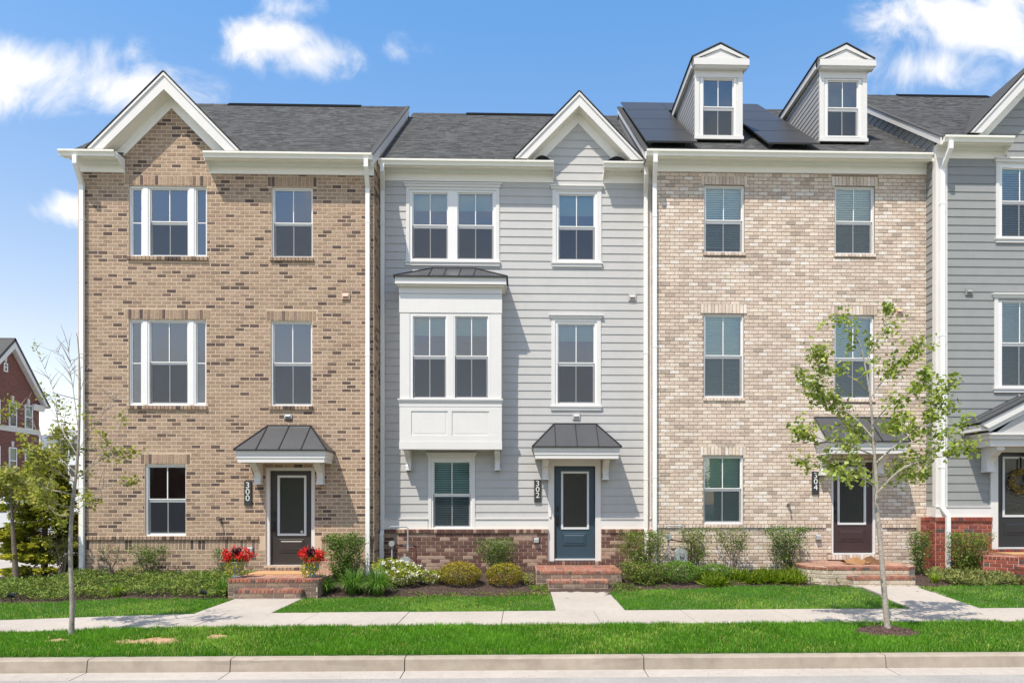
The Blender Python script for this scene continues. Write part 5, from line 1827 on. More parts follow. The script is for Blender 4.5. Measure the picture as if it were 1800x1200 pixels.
def grass(name, x0, x1, y0, y1, dens, keep, hmin, hmax, mat='grass', wd=.0055, lean=.45, zoff=0.0, ytop=None):
    n = int((x1 - x0) * (y1 - y0) * dens)
    x = RNG.uniform(x0, x1, n); y = RNG.uniform(y0, y1, n)
    k = keep(x, y)
    x, y = x[k], y[k]
    n = len(x)
    cl = snoise(x, y, 2.6, 1.0) * .5 + snoise(x, y, 8.0, 4.0) * .5 + .35 * snoise(x, y, 19.0, 7.0)
    h = (hmin + (hmax - hmin) * RNG.random(n) ** 1.3) * (1 + .30 * cl)
    z = G(x, y) + zoff - .004
    az = RNG.uniform(0, 2 * np.pi, n)
    ln = h * lean * (.3 + RNG.random(n) * 1.1)
    dxx = np.cos(az) * ln + .012 * snoise(x, y, 1.7, 2.0)
    dyy = np.sin(az) * ln
    sx, sy = -np.sin(az + RNG.normal(0, .9, n)), np.cos(az + RNG.normal(0, .9, n))
    w_ = wd * (.6 + .8 * RNG.random(n)) / 2
    base = np.stack([x, y, z], 1)
    side = np.stack([sx * w_, sy * w_, np.zeros(n)], 1)
    mid = base + np.stack([dxx * .35, dyy * .35, h * .6], 1)
    tip = base + np.stack([dxx, dyy, h * (1 - .25 * RNG.random(n))], 1)
    V = np.stack([base - side, base + side, mid - side * .8, mid + side * .8, tip], 1).reshape(-1, 3)
    o = np.arange(n)[:, None] * 5
    F = np.concatenate([o + np.array([[0, 1, 3]]), o + np.array([[0, 3, 2]]), o + np.array([[2, 3, 4]])], 0)
    tv = np.clip(.47 + .34 * snoise(x, y, 1.1, 6.0) + .22 * cl + RNG.normal(0, .16, n), .01, .955)
    dry = RNG.random(n) < np.clip(.006 + .03 * (snoise(x, y, 3.3, 9.0) > .8), 0, 1)
    tv[dry] = .99
    tv = np.tile(tv, 3)
    return np_mesh(name, V, F, mat, tv, kind='stuff')

grass('verge_grass', -10.6, 10.9, YK + .15, YS0 + .12, 8200,
      lambda x, y: (bare(x, y) > .35 + RNG.random(len(x)) * 1.1) & (ring(x, y) > 1.0 + RNG.random(len(x)) * .2) & (y > YK + .17 + .04 * RNG.random(len(x))) & (y < YS0 - .02 + .055 * snoise(x, y * 0, 4.0, .5) + .03 * snoise(x, y * 0, 13.0, 2.5) + .03 * RNG.random(len(x))),
      .035, .085, wd=.0048)
grass('lawn_grass', -11.0, 11.6, YS1, -.9, 5200,
      lambda x, y: (y < yborder(x) + .04 * RNG.normal(0, 1, len(x))) & ~inwalk(x, y, .012) & (y > YS1 + .015),
      .032, .075, wd=.0048)

# mulch chips
def chips(name, n, x0, x1, y0, y1, keep, mat='chip', size=(.015, .05), zf=None):
    x = RNG.uniform(x0, x1, n); y = RNG.uniform(y0, y1, n)
    k = keep(x, y); x, y = x[k], y[k]; n = len(x)
    z = (zf or G)(x, y) + .012 + .02 * RNG.random(n)
    leaves(name, np.stack([x, y, z], 1), RNG.uniform(*size, n), mat, up=1.2, ratio=.35, kind='stuff')

def leaves(name, C, size, mat, up=.6, ratio=.5, parent=None, kind=None, axis=None, fold=.25, tv=None, droop=0.0):
    """folded diamond leaves at the points C"""
    n = len(C)
    size = np.broadcast_to(size, (n,))[:, None]
    if axis is None:
        a = RNG.normal(0, 1, (n, 3))
        a[:, 2] = a[:, 2] * .5 - droop
    else:
        a = axis + RNG.normal(0, .25, (n, 3))
    a /= np.linalg.norm(a, axis=1)[:, None] + 1e-9
    nn = RNG.normal(0, 1, (n, 3)); nn[:, 2] += up * 2
    nn -= a * (nn * a).sum(1)[:, None]
    nn /= np.linalg.norm(nn, axis=1)[:, None] + 1e-9
    s = np.cross(a, nn)
    b = C
    V = np.stack([b, b + a * size * .45 + s * size * ratio * .5 + nn * size * fold * .3, b + a * size, b + a * size * .45 - s * size * ratio * .5 + nn * size * fold * .3], 1).reshape(-1, 3)
    o = np.arange(n)[:, None] * 4
    F = np.concatenate([o + np.array([[0, 1, 2]]), o + np.array([[0, 2, 3]])], 0)
    if tv is None:
        tv = RNG.random(n) * .998 + .001
    return np_mesh(name, V, F, mat, np.tile(np.clip(tv, .001, .999), 2), parent=parent, kind=kind)

def lobed(name, C, size, mat, parent, up=.7, tv=None):
    """five-lobed leaves (sycamore, maple)"""
    n = len(C)
    out = np.array([(0, 0), (.34, .02), (.52, .34), (.27, .40), (.30, .78), (.0, 1.0), (-.30, .78), (-.27, .40), (-.52, .34), (-.34, .02)])
    zz = np.array([0, -.04, -.12, .02, -.08, -.18, -.08, .02, -.12, -.04])
    a = RNG.normal(0, 1, (n, 3)); a[:, 2] = a[:, 2] * .45 - .25
    a /= np.linalg.norm(a, axis=1)[:, None]
    nn = RNG.normal(0, 1, (n, 3)); nn[:, 2] += up * 2; nn[:, 1] -= .3
    nn -= a * (nn * a).sum(1)[:, None]; nn /= np.linalg.norm(nn, axis=1)[:, None]
    s = np.cross(a, nn)
    sz = np.broadcast_to(size, (n,))[:, None, None]
    curl = RNG.uniform(.2, 1.5, (n, 1, 1))
    V = C[:, None, :] + sz * (a[:, None, :] * out[None, :, 1:2] + s[:, None, :] * out[None, :, 0:1] + nn[:, None, :] * zz[None, :, None] * curl)
    V = V.reshape(-1, 3)
    o = np.arange(n)[:, None] * 10
    tris = [(0, 1, 3), (1, 2, 3), (0, 3, 5), (3, 4, 5), (0, 5, 7), (5, 6, 7), (0, 7, 9), (7, 8, 9)]
    F = np.concatenate([o + np.array([t]) for t in tris], 0)
    if tv is None: tv = RNG.random(n) * .998 + .001
    return np_mesh(name, V, F, mat, np.tile(np.clip(tv, .001, .999), len(tris)), parent=parent)

chips('mulch_chips', 30000, -11, 11, -2.3, .4, lambda x, y: (y > yborder(x) - .06) & ~inwalk(x, y, .02))
chips('ring_mulch_chips', 2600, RINGC[0] - .6, RINGC[0] + .6, -6, -4.9, lambda x, y: ring(x, y) < 1.1, zf=lambda x, y: G(x, y) + .05 * np.clip(1.1 - ring(x, y), 0, 1), size=(.012, .04))

chips('gutter_grit', 900, -9, 9.5, YK - .33, YK - .01, lambda x, y: RNG.random(len(x)) < np.clip(.35 + .6 * snoise(x, y, 1.3, 3.0), .05, 1), size=(.006, .022), zf=lambda x, y: -.172 + 0 * x)
chips('walk_litter', 260, -9, 9.5, YS0 + .05, YS1, lambda x, y: RNG.random(len(x)) < .8, mat='junip', size=(.008, .022), zf=lambda x, y: zs(x) + .018 + .012 * (y - YS0))

# ------------------------------------------------------------------ stoops
def stoop(label, x0, x1, y0, yb, zt, lower, mats, chamfer=0.0, zbase=0.0):
    """brick landing from the wall (yb) out to y0 with a lower step (sx0,sx1,sy,sz)"""
    s = thing('brick_stoop', ((x0 + x1) / 2, y0, zbase), label, 'steps', 'brick stoops at the front doors')
    mn, mr, mt = mats
    core = MB()
    c = chamfer
    poly = [(x0 + c, y0), (x1 - c, y0), (x1, y0 + c), (x1, yb), (x0, yb), (x0, y0 + c)] if c else [(x0, y0), (x1, y0), (x1, yb), (x0, yb)]
    core.pz(poly, zbase, zt - .004)
    sx0, sx1, sy, sz = lower
    core.box(sx0, sx1, sy, y0 - .001, zbase - .15, sz - .004)
    co = core.build('core', 'm_step', s)
    nose, risr, tread = Bricks(), Bricks(), Bricks()
    edges = [((x0 + c, y0), (x1 - c, y0))]
    if c:
        edges += [((x0, y0 + c), (x0 + c, y0)), ((x1 - c, y0), (x1, y0 + c))]
    edges += [((x0, yb), (x0, y0 + c)), ((x1, y0 + c), (x1, yb))]
    def edge(p, q, z1, z0, nb=True):
        P, Q = Vector((*p, 0)), Vector((*q, 0))
        L = (Q - P).length
        U = (Q - P).normalized()
        N = Vector((U.y, -U.x, 0))
        fr = Frame(P, U, (0, 0, 1), N)
        nose.row(fr, 0, L, z1 - .068, z1 - .002, .072, .018, -.02)
        risr.running(fr, 0, L, z0, z1 - .07, [], .0795, .203)
    for p, q in edges:
        edge(p, q, zt, zbase)
    edge((sx0, sy), (sx1, sy), sz, zbase - .15)
    edge((sx0, y0), (sx0, sy), sz, zbase - .15)
    edge((sx1, sy), (sx1, y0), sz, zbase - .15)
    T = Frame((0, 0, zt), (1, 0, 0), (0, 1, 0), (0, 0, 1))
    T2 = Frame((0, 0, sz), (1, 0, 0), (0, 1, 0), (0, 0, 1))
    # front header course on top, then running courses behind
    nose.row(T, x0 + c, x1 - c, y0 - .012, y0 + .19, .072, .006, -.02)
    y = y0 + .19
    while y < yb - .03:
        e = max(0, c - (y - y0)) * .98
        tread.running(T, x0 + e, x1 - e, y, min(y + .0795, yb), [], .0795, .203, nf=.005)
        y += .0795
    nose.row(T2, sx0, sx1, sy - .012, sy + .19, .072, .006, -.02)
    if y0 - sy > .2:
        tread.running(T2, sx0, sx1, sy + .19, y0 - .002, [], .0795, .203, nf=.005)
    nose.finish(co, mn, 190)
    tread.finish(co, mt, 60)
    risr.finish(co, mr, 50)
    return s
st3 = stoop('weathered brick stoop with two red flower urns below the brown-black door', X(401, -1.75), X(558, -1.75), -1.75, -.005, .435,
            (X(412, -1.95), X(528, -1.95), -1.97, .262), ('b_step', 'b_riser', 'b_tread'), 0, .05)
st2 = stoop('orange brick stoop below the slate-blue door', X(943, -.82), X(1093, -.82), -.82, Y2 - .12, .487,
            (X(963.5, -1.07), X(1069, -1.07), -1.07, .323), ('b_step', 'b_riser', 'b_step'), 0, .09)
st4 = stoop('cream brick stoop with clipped corners and a torn parcel on top', X(1428, -1.3), X(1620, -1.3), -1.33, Y4 - .005, .60,
            (X(1500, -1.6), X(1608, -1.6), -1.62, .435), ('b_step', 'b_riser304', 'b_tread'), .28, .20)
st6 = stoop('red brick stoop with clipped corner below the wreathed black door', X(1739, -1.2), X(1739, -1.2) + 1.9, -1.45, Y6 - .12, .80,
            (X(1739, -1.2) + .35, X(1739, -1.2) + 1.5, -1.75, .63), ('b306', 'b306', 'b_step'), .42, .2)
def doormat(x0, x1, y0, y1, z, label):
    mb = MB()
    mb.box(x0, x1, y0, y1, z + .006, z + .024)
    o = mb.build('doormat', 'mat', origin=((x0 + x1) / 2, (y0 + y1) / 2, z))
    tag(o, label, 'doormat')
doormat(X(436, -.9), X(538, -.9), -1.02, -.38, .435, 'tan coir doormat between the two red flower urns')
doormat(X(1768, -.8), X(1768, -.8) + .9, -1.0, -.45, .80, 'tan coir doormat below the wreathed black door')

# ------------------------------------------------------------------ house number plaques
def plaque(Y, px0, px1, py0, py1, text, label):
    x0, x1 = X(px0, Y), X(px1, Y)
    xm = (px0 + px1) / 2
    z0, z1 = Z(py1, xm, Y), Z(py0, xm, Y)
    p = thing('house_number_plaque', ((x0 + x1) / 2, Y, z0), label, 'sign', 'house number plaques')
    mb = MB()
    mb.box(x0, x1, Y - .024, Y + .012, z0, z1)
    mb.build('board', 'plaque', p)
    h = (z1 - z0)
    for i, ch in enumerate(text):
        cu = bpy.data.curves.new('digit', 'FONT')
        cu.body = ch
        cu.size = h * .335
        cu.align_x, cu.align_y = 'CENTER', 'CENTER'
        cu.extrude = .003
        cu.resolution_u = 4
        tmp = bpy.data.objects.new('digit_curve', cu)
        COL.objects.link(tmp)
        dg = bpy.context.evaluated_depsgraph_get()
        me = bpy.data.meshes.new_from_object(tmp.evaluated_get(dg))
        bpy.data.objects.remove(tmp)
        me.materials.clear(); me.materials.append(M['digit'])
        me.name = 'digit'
        o = link('digit', me, p)
        o.rotation_euler = (math.pi / 2, 0, 0)
        o.scale = (1.12, 1, 1)
        o.location = Vector(((x0 + x1) / 2, Y - .0275, z1 - h * (.185 + .262 * i))) - ORG[p.name]
plaque(-.012, 430, 442.5, 845, 888, '300', 'black number plaque reading 300 on tan brick beside the door')
plaque(Y2 - .03, 939, 951, 842.5, 882, '302', 'black number plaque reading 302 on pale grey siding beside the door')
plaque(Y4 - .012, 1427, 1439, 828.5, 868.5, '304', 'black number plaque reading 304 on cream brick beside the door')

# ------------------------------------------------------------------ plants
def shell_points(n, c, r, inner=.55, lump=.18, flat=.0, seed=0):
    d = RNG.normal(0, 1, (n, 3)); d /= np.linalg.norm(d, axis=1)[:, None]
    k = RNG.normal(0, 1, (7, 3)); k /= np.linalg.norm(k, axis=1)[:, None]
    l = np.zeros(n)
    for i in range(7):
        l += np.clip((d @ k[i]) - .55, 0, 1) * (1.4 if i % 2 else -1.1)
    rad = (inner + (1 - inner) * RNG.random(n) ** .45) * (1 + lump * l)
    P = d * rad[:, None] * np.array(r)
    if flat: P[:, 2] = np.minimum(P[:, 2], r[2] * flat)
    return P + np.array(c), d

def ball(name, label, px, py0, py1, wpx, Y, mat, n, size, cat='shrub', group=None, flat=0, lump=.12, ratio=.6, tvb=None):
    """clipped or mounded shrub: px centre, top and bottom rows, width"""
    x = X(px, Y)
    zb = g(x, Y)
    zt = Z(py0, px, Y)
    rx = (X(px + wpx / 2, Y) - X(px - wpx / 2, Y)) / 2
    rz = max(.1, (zt - zb) / 2 * 1.02)
    t = thing(name, (x, Y, zb), label, cat, group)
    P, d = shell_points(n, (x, Y, zb + rz), (rx, rx * .9, rz), .68, lump * 1.5, flat)
    P = P + RNG.normal(0, .012, P.shape)
    P = P[P[:, 2] > zb + .01]
    tv = None
    if tvb is not None:
        tv = np.clip(tvb(P, zb, zt) + RNG.normal(0, .2, len(P)), 0.001, .999)
    leaves('foliage', P, RNG.uniform(size * .7, size * 1.3, len(P)), mat, up=.4, ratio=ratio, parent=t, tv=tv)
    mb = MB()
    for i in range(7):
        a = i * .9
        mb.tube([(x + .05 * math.cos(a), Y + .05 * math.sin(a), zb - .03), (x + rx * .4 * math.cos(a), Y + rx * .4 * math.sin(a), zb + rz), (x + rx * .6 * math.cos(a), Y + rx * .6 * math.sin(a), zb + rz * 1.5)], [.012, .008, .004], 5)
    mb.build('stem', 'barkd', t)
    return t

def bush(name, label, px, py0, wpx, Y, mat, n, size, nst=9, low=.25, group=None, cat='shrub', vol=0.0):
    """open, twiggy shrub: stems fan out from the base, leaves in clusters along them"""
    x = X(px, Y); zb = g(x, Y); zt = Z(py0, px, Y); h = zt - zb
    rx = (X(px + wpx / 2, Y) - X(px - wpx / 2, Y)) / 2
    t = thing(name, (x, Y, zb), label, cat, group)
    mb = MB()
    pts = []
    for i in range(nst):
        a = 2 * math.pi * (i + random.random() * .7) / nst
        ex = x + rx * .92 * math.cos(a) * random.uniform(.55, 1)
        ey = Y + min(rx, .38) * .9 * math.sin(a) * random.uniform(.5, 1)
        ez = zb + h * random.uniform(.86, 1.0)
        P = []
        for k in range(6):
            q = k / 5
            w_ = q ** 1.3
            P.append(Vector((x + (ex - x) * w_ + .02 * math.sin(k * 2.1 + i), Y + (ey - Y) * w_ + .02 * math.cos(k * 1.7 + i), zb - .02 + (ez - zb) * q)))
        mb.tube(P, [.011, .009, .007, .005, .004, .002], 5)
        for j in range(7):
            q = random.uniform(low, 1)
            f = q * 5; k = min(4, int(f)); p = P[k].lerp(P[k + 1], f - k)
            e = p + Vector((random.uniform(-1, 1) * rx * .45, random.uniform(-1, .8) * .16, random.uniform(.0, .14) * h + .03))
            e.z = min(e.z, zt)
            mb.tube([p, e], [.004, .0015], 4)
            for s in range(4):
                pts.append(p.lerp(e, .3 + .7 * random.random()))
        pts.append(P[-1]); pts.append(P[-2])
    mb.build('stem', 'barkd', t)
    pts = np.array([tuple(p) for p in pts])
    idx = RNG.integers(0, len(pts), n)
    C = pts[idx] + RNG.normal(0, .045, (n, 3)) * np.array([1, 1, .8])
    if vol:
        nv = int(n * vol)
        q = RNG.random(nv)
        rr = rx * np.sqrt(RNG.random(nv)) * np.interp(q, [0, .25, .6, 1], [.45, .8, 1.0, .88])
        aa = RNG.uniform(0, 2 * np.pi, nv)
        lum = 1 + .12 * np.sin(aa * 3 + q * 7) + .08 * np.sin(aa * 7 - q * 11)
        C[:nv] = np.stack([x + rr * lum * np.cos(aa), Y + np.minimum(rr, .4) * np.sin(aa) * .8, zb + h * (low * .5 + (1.0 - low * .5) * q)], 1)
    C[:, 2] = np.clip(C[:, 2], zb + .02, zt + .02)
    leaves('foliage', C, RNG.uniform(size * .7, size * 1.25, n), mat, up=.5, ratio=.55, parent=t)
    return t

def blades(name, label, px, py_top, Y, mat, n, length, wid, group=None, cat='plant', spread=.9, rad=.06):
    """arching strap leaves from one crown"""
    x = X(px, Y); zb = g(x, Y)
    t = thing(name, (x, Y, zb), label, cat, group)
    az = RNG.uniform(0, 2 * np.pi, n)
    L = length * RNG.uniform(.6, 1.1, n)
    out = spread * RNG.uniform(.25, 1.0, n)
    seg = 5
    V, F, T = [], [], []
    for i in range(n):
        c, s = math.cos(az[i]), math.sin(az[i])
        bx, by = x + c * rad * random.random(), Y + s * rad * random.random()
        w_ = wid * random.uniform(.7, 1.2)
        n0 = len(V)
        for k in range(seg + 1):
            q = k / seg
            r = L[i] * out[i] * .75 * q ** 1.2
            hz = L[i] * (q * (1.15 - .25 * out[i]) - .75 * out[i] * q ** 2.6)
            ww = w_ * (1 - q ** 2.5) * .5 + .0005
            V.append((bx + c * r - s * ww, by + s * r + c * ww, zb + hz)); V.append((bx + c * r + s * ww, by + s * r - c * ww, zb + hz))
        tt = random.random() * .998 + .001
        for k in range(seg):
            a = n0 + 2 * k
            F.append((a, a + 1, a + 3, a + 2)); T.append(tt)
    np_mesh('blade_tuft', np.array(V), np.array(F), mat, np.array(T), parent=t)
    return t

def cover(name, label, n, xr, yr, mat, size, hmax, keep, ratio=.22, lump=2.0, upk=.5):
    """low spreading ground cover: one mass"""
    x = RNG.uniform(*xr, n); y = RNG.uniform(*yr, n)
    k = keep(x, y); x, y = x[k], y[k]; n = len(x)
    hh = hmax * np.clip(.55 + .45 * snoise(x, y, lump, 2.2) + .2 * snoise(x, y, lump * 3, 5.1), .12, 1.1)
    z = G(x, y) + hh * RNG.random(n) ** .6
    a = np.stack([RNG.normal(0, 1, n), RNG.normal(-.2, 1, n), RNG.uniform(.05, upk * 2, n)], 1)
    o = leaves(name, np.stack([x, y, z], 1), RNG.uniform(size * .6, size * 1.3, n), mat, up=.5, ratio=ratio, axis=a / np.linalg.norm(a, axis=1)[:, None], kind='stuff',
               tv=np.clip(.5 + .25 * snoise(x, y, 3.0, 1.0) + RNG.normal(0, .2, n), .001, .999))
    return o

# beds, from the west
cover('juniper_ground_cover', '', 26000, (-10.6, -5.6), (-2.0, -.15), 'junip', .07, .27,
      lambda x, y: (y > np.interp(x, [-10.6, -8.6, -7.6, -6.6, -5.6], [-1.65, -1.75, -1.5, -1.6, -1.75])) & (snoise(x, y, 2.2, 3.0) > -.75))
cover('juniper_ground_cover', '', 9000, (X(1640, -1), 11.2), (-1.75, -.55), 'junipr', .085, .20, lambda x, y: (x > 7.72) & (snoise(x, y, 2.2, 7.0) > -.8))
cover('liriope_ground_cover', '', 11500, (X(1240, -1), X(1512, -1.1)), (-1.42, -.45), 'lirio', .235, .055,
      lambda x, y: (y > yborder(x) + .05 + .22 * np.clip((x - 3) / 3, 0, 1)) & (snoise(x, y, 4.5, 1.5) > -.25 + .3 * (y - yborder(x))) & (y < np.interp(x, [3, 6, 7], [-.55, -.5, -1.0])), ratio=.06, upk=1.0)
cover('trailing_ground_cover', '', 3000, (X(690, -1.6), X(960, -1.6)), (-1.95, -1.3), 'shrubleaf', .035, .06, lambda x, y: (y > yborder(x) - .02) & (snoise(x, y, 4.5, 2.5) > .05), ratio=.5)
cover('trailing_ground_cover', '', 2600, (X(1068, -1.2), X(1180, -1.2)), (-1.45, -.6), 'shrubleaf', .04, .09, lambda x, y: (x > 1.75) & (y > yborder(x)) & (snoise(x, y, 4.5, 2.5) > -.1), ratio=.5)
cover('trailing_ground_cover', '', 1500, (X(930, -1.6), .47), (-1.75, -.9), 'shrubleaf', .035, .07, lambda x, y: snoise(x, y, 5, .5) > -.2, ratio=.5)

# gold cypress by the corner of the tan brick house
def conifer(label, px, Y, h, r, mat, n):
    x = X(px, Y); zb = g(x, min(Y, .2))
    t = thing('cypress_tree', (x, Y, zb), label, 'tree')
    mb = MB()
    mb.tube([(x, Y, zb - .05), (x + .02, Y, zb + h * .5), (x, Y, zb + h * .92)], [.07, .045, .01], 7)
    nb = 120
    C, A = [], []
    for i in range(nb):
        q = (i + random.random()) / nb
        z = zb + .08 + h * q * .93
        R = r * (1 - q ** 1.6) ** .75 * random.uniform(.72, 1.12) + .06
        a = i * 2.399 + random.random()
        e = Vector((x + R * math.cos(a), Y + R * math.sin(a), z + R * random.uniform(-.02, .35)))
        s = Vector((x, Y, z))
        mb.tube([s, s.lerp(e, .6) + Vector((0, 0, -.02)), e], [.010, .006, .002], 4)
        d = (e - s).normalized()
        m = int(n / nb)
        for j in range(m):
            f = random.uniform(.35, 1.05)
            side = Vector((-d.y, d.x, 0)) * random.uniform(-1, 1) * .20 * R
            C.append(s.lerp(e, f) + side + Vector((0, 0, random.uniform(-.05, .05) - .05 * f)))
            A.append(d + side.normalized() * .6 + Vector((0, 0, random.uniform(-.5, .25))))
    mb.build('trunk', 'barkd', t)
    C = np.array([tuple(p) for p in C]); A = np.array([tuple(p) for p in A]); A /= np.linalg.norm(A, axis=1)[:, None]
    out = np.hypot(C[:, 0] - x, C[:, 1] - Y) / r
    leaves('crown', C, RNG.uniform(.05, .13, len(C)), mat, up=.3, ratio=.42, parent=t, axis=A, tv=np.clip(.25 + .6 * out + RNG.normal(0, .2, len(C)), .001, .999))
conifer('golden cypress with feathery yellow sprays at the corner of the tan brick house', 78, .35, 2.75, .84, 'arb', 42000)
bush('twiggy_shrub', 'sparse brown twiggy shrub between the golden cypress and the brick corner', 110, 938, 60, -.25, 'shrubleaf', 260, .03, 12, .4)

def tree(label, px, py, Y, trunk, tr, branches, mat, bark, leafn, lsize, lobes, twigs=7, twl=(.12, .38), lowz=None, name='street_tree', group=None, leafskip=()):
    """trunk and limbs given by photo points (px, py, depth offset)"""
    x, zb = X(px, Y), g(X(px, Y), Y)
    t = thing(name, (x, Y, zb), label, 'tree', group)
    mb = MB()
    T = [Vector((X(a, Y), Y, Z(b, a, Y))) for a, b in trunk]
    T[0].z = zb - .03
    def smooth(P):
        Q = []
        for i in range(len(P) - 1):
            p0, p1, p2, p3 = P[max(i - 1, 0)], P[i], P[i + 1], P[min(i + 2, len(P) - 1)]
            for k in range(4):
                u_ = k / 4
                Q.append(.5 * ((2 * p1) + (p2 - p0) * u_ + (2 * p0 - 5 * p1 + 4 * p2 - p3) * u_ ** 2 + (3 * p1 - p0 - 3 * p2 + p3) * u_ ** 3))
        Q.append(P[-1])
        return Q
    Q = smooth(T)
    m = len(Q)
    rad = [tr * (1 - .95 * (i / (m - 1)) ** .9) + .002 for i in range(m)]
    rad[0] *= 1.35; rad[1] *= 1.12
    mb.tube(Q, rad, 10)
    mb.build('trunk', bark, t, smooth=True)
    pts, wts = [], []
    for bi, (poly, r0, leafy) in enumerate(branches):
        n = len(poly)
        P = [Vector((X(a, Y + d), Y + d, Z(b, a, Y + d))) for a, b, d in poly]
        Q = smooth(P)
        m = len(Q)
        mb = MB()
        mb.tube(Q, [max(.002, r0 * .72 * (1 - .9 * i / (m - 1))) for i in range(m)], 6)
        L = sum((Q[i + 1] - Q[i]).length for i in range(m - 1))
        nt_ = int(twigs * L) + 2
        for k in range(nt_):
            f = random.uniform(.22, 1.0) * (m - 1)
            i = min(m - 2, int(f))
            p = Q[i].lerp(Q[i + 1], f - i)
            d = (Q[i + 1] - Q[i]).normalized()
            o = Vector((random.gauss(0, 1), random.gauss(0, 1), random.gauss(.25, .7))).normalized()
            e = p + (d * .6 + o * .8).normalized() * random.uniform(*twl) * (1.15 - .55 * f / (m - 1))
            mb.tube([p, p.lerp(e, .5) + Vector((0, 0, .015)), e], [.0045, .003, .0012], 4)
            if random.random() < leafy:
                for s in range(4):
                    pts.append(p.lerp(e, .35 + .65 * s / 3))
        if random.random() < leafy + .2:
            pts.append(Q[-1]); pts.append(Q[-2]); pts.append(Q[-1])
        mb.build('branch', bark, t)
    pts = np.array([tuple(p) for p in pts])
    idx = RNG.integers(0, len(pts), leafn)
    C = pts[idx] + RNG.normal(0, .048, (leafn, 3))
    sz = RNG.uniform(lsize * .6, lsize * 1.3, leafn)
    if lobes: lobed('crown', C, sz, mat, t)
    else: leaves('crown', C, sz, mat, up=.4, ratio=.6, parent=t)
    return t

YT = -5.36
RT = [  # (points, radius, leafiness)
    ([(1541, 868, 0), (1580, 828, -.15), (1625, 808, -.3), (1668, 800, -.4), (1704, 788, -.45)], .026, .95),
    ([(1625, 808, -.3), (1655, 775, -.2), (1690, 748, -.1)], .010, .9),
    ([(1540, 850, 0), (1500, 828, .25), (1455, 822, .4), (1410, 812, .5)], .018, .9),
    ([(1538, 815, 0), (1575, 782, .2), (1622, 745, .35), (1660, 690, .4), (1674, 672, .45)], .024, .95),
    ([(1622, 745, .35), (1650, 735, .3), (1682, 706, .3)], .010, .95),
    ([(1536, 800, 0), (1490, 782, -.3), (1445, 772, -.5), (1400, 752, -.6)], .018, .95),
    ([(1535, 770, 0), (1500, 732, .1), (1465, 712, .2), (1432, 690, .25), (1412, 662, .3)], .020, .95),
    ([(1465, 712, .2), (1440, 705, .0), (1428, 678, -.1)], .008, .9),
    ([(1533, 748, 0), (1560, 715, -.3), (1600, 690, -.5), (1625, 655, -.55)], .018, .95),
    ([(1530, 700, 0), (1555, 665, .2), (1590, 630, .3), (1616, 608, .35)], .016, .95),
    ([(1528, 690, 0), (1500, 665, -.2), (1462, 650, -.3), (1428, 618, -.4)], .014, .95),
    ([(1520, 640, 0), (1538, 605, .1), (1552, 575, .15), (1562, 545, .2)], .011, .9),
    ([(1512, 605, 0), (1492, 580, -.1), (1470, 565, -.15)], .009, 1.0),
    ([(1538, 830, 0), (1575, 838, .5), (1620, 835, .8)], .012, .9),
    ([(1536, 790, 0), (1520, 770, .6), (1500, 752, .9)], .012, .8),
    ([(1537, 780, 0), (1560, 752, -.6), (1585, 735, -.9)], .012, .8),
    ([(1541, 858, 0), (1510, 838, -.4), (1478, 832, -.6)], .010, .8),
]
tree('young sycamore with sparse lobed leaves on the verge before the cream brick house', 1560, 1112, YT,
     [(1561, 1113), (1556, 1060), (1548, 960), (1540, 880), (1541, 850), (1537, 800), (1534, 750), (1530, 700), (1522, 650), (1512, 605), (1500, 585)], .040, RT,
     'syc', 'bark', 4300, .056, True, twigs=11, twl=(.12, .45))
YL = -5.15
LT = [
    ([(133, 830, 0), (100, 800, .2), (70, 770, .3), (50, 720, .3), (25, 725, .3)], .010, .12),
    ([(134, 850, 0), (95, 825, -.2), (65, 800, -.3), (45, 785, -.35)], .012, .95),
    ([(132, 870, 0), (90, 860, .2), (50, 850, .3), (15, 842, .35)], .012, .9),
    ([(130, 890, 0), (100, 885, -.3), (70, 850, -.4), (60, 820, -.4)], .011, .9),
    ([(136, 800, 0), (112, 760, .1), (102, 740, .15), (95, 690, .15), (62, 610, .1)], .010, .25),
    ([(138, 760, 0), (128, 680, .05), (118, 640, .08), (96, 612, .1)], .009, .0),
    ([(138, 790, 0), (165, 750, -.1), (190, 715, -.2), (208, 690, -.2)], .008, .08),
    ([(136, 840, 0), (170, 812, -.1), (198, 790, -.2), (215, 735, -.25)], .010, .12),
    ([(170, 812, -.1), (192, 800, -.15), (204, 792, -.15)], .005, .7),
    ([(134, 880, 0), (165, 865, .2), (200, 850, .3), (220, 845, .35)], .008, .22),
    ([(132, 900, 0), (150, 885, -.2), (170, 878, -.25)], .007, .4),
    ([(134, 860, 0), (118, 820, .3), (108, 790, .4), (100, 752, .45)], .011, .95),
    ([(140, 690, 0), (150, 660, 0), (155, 640, 0)], .006, 0.0),
    ([(140, 670, 0), (125, 640, .1), (118, 600, .1)], .006, 0.0),
    ([(131, 905, 0), (105, 905, .2), (85, 890, .3), (75, 868, .3)], .010, .9),
]
tree('young pale-barked tree, bare at the top, on the verge near the corner downspout', 125, 1117, YL,
     [(125, 1118), (127, 1060), (124, 980), (126, 900), (133, 840), (138, 780), (140, 700), (140, 650), (137, 600), (134, 585)], .034, LT,
     'ylw', 'barkr', 2900, .044, True, twigs=13, twl=(.12, .50))
YS = -.6
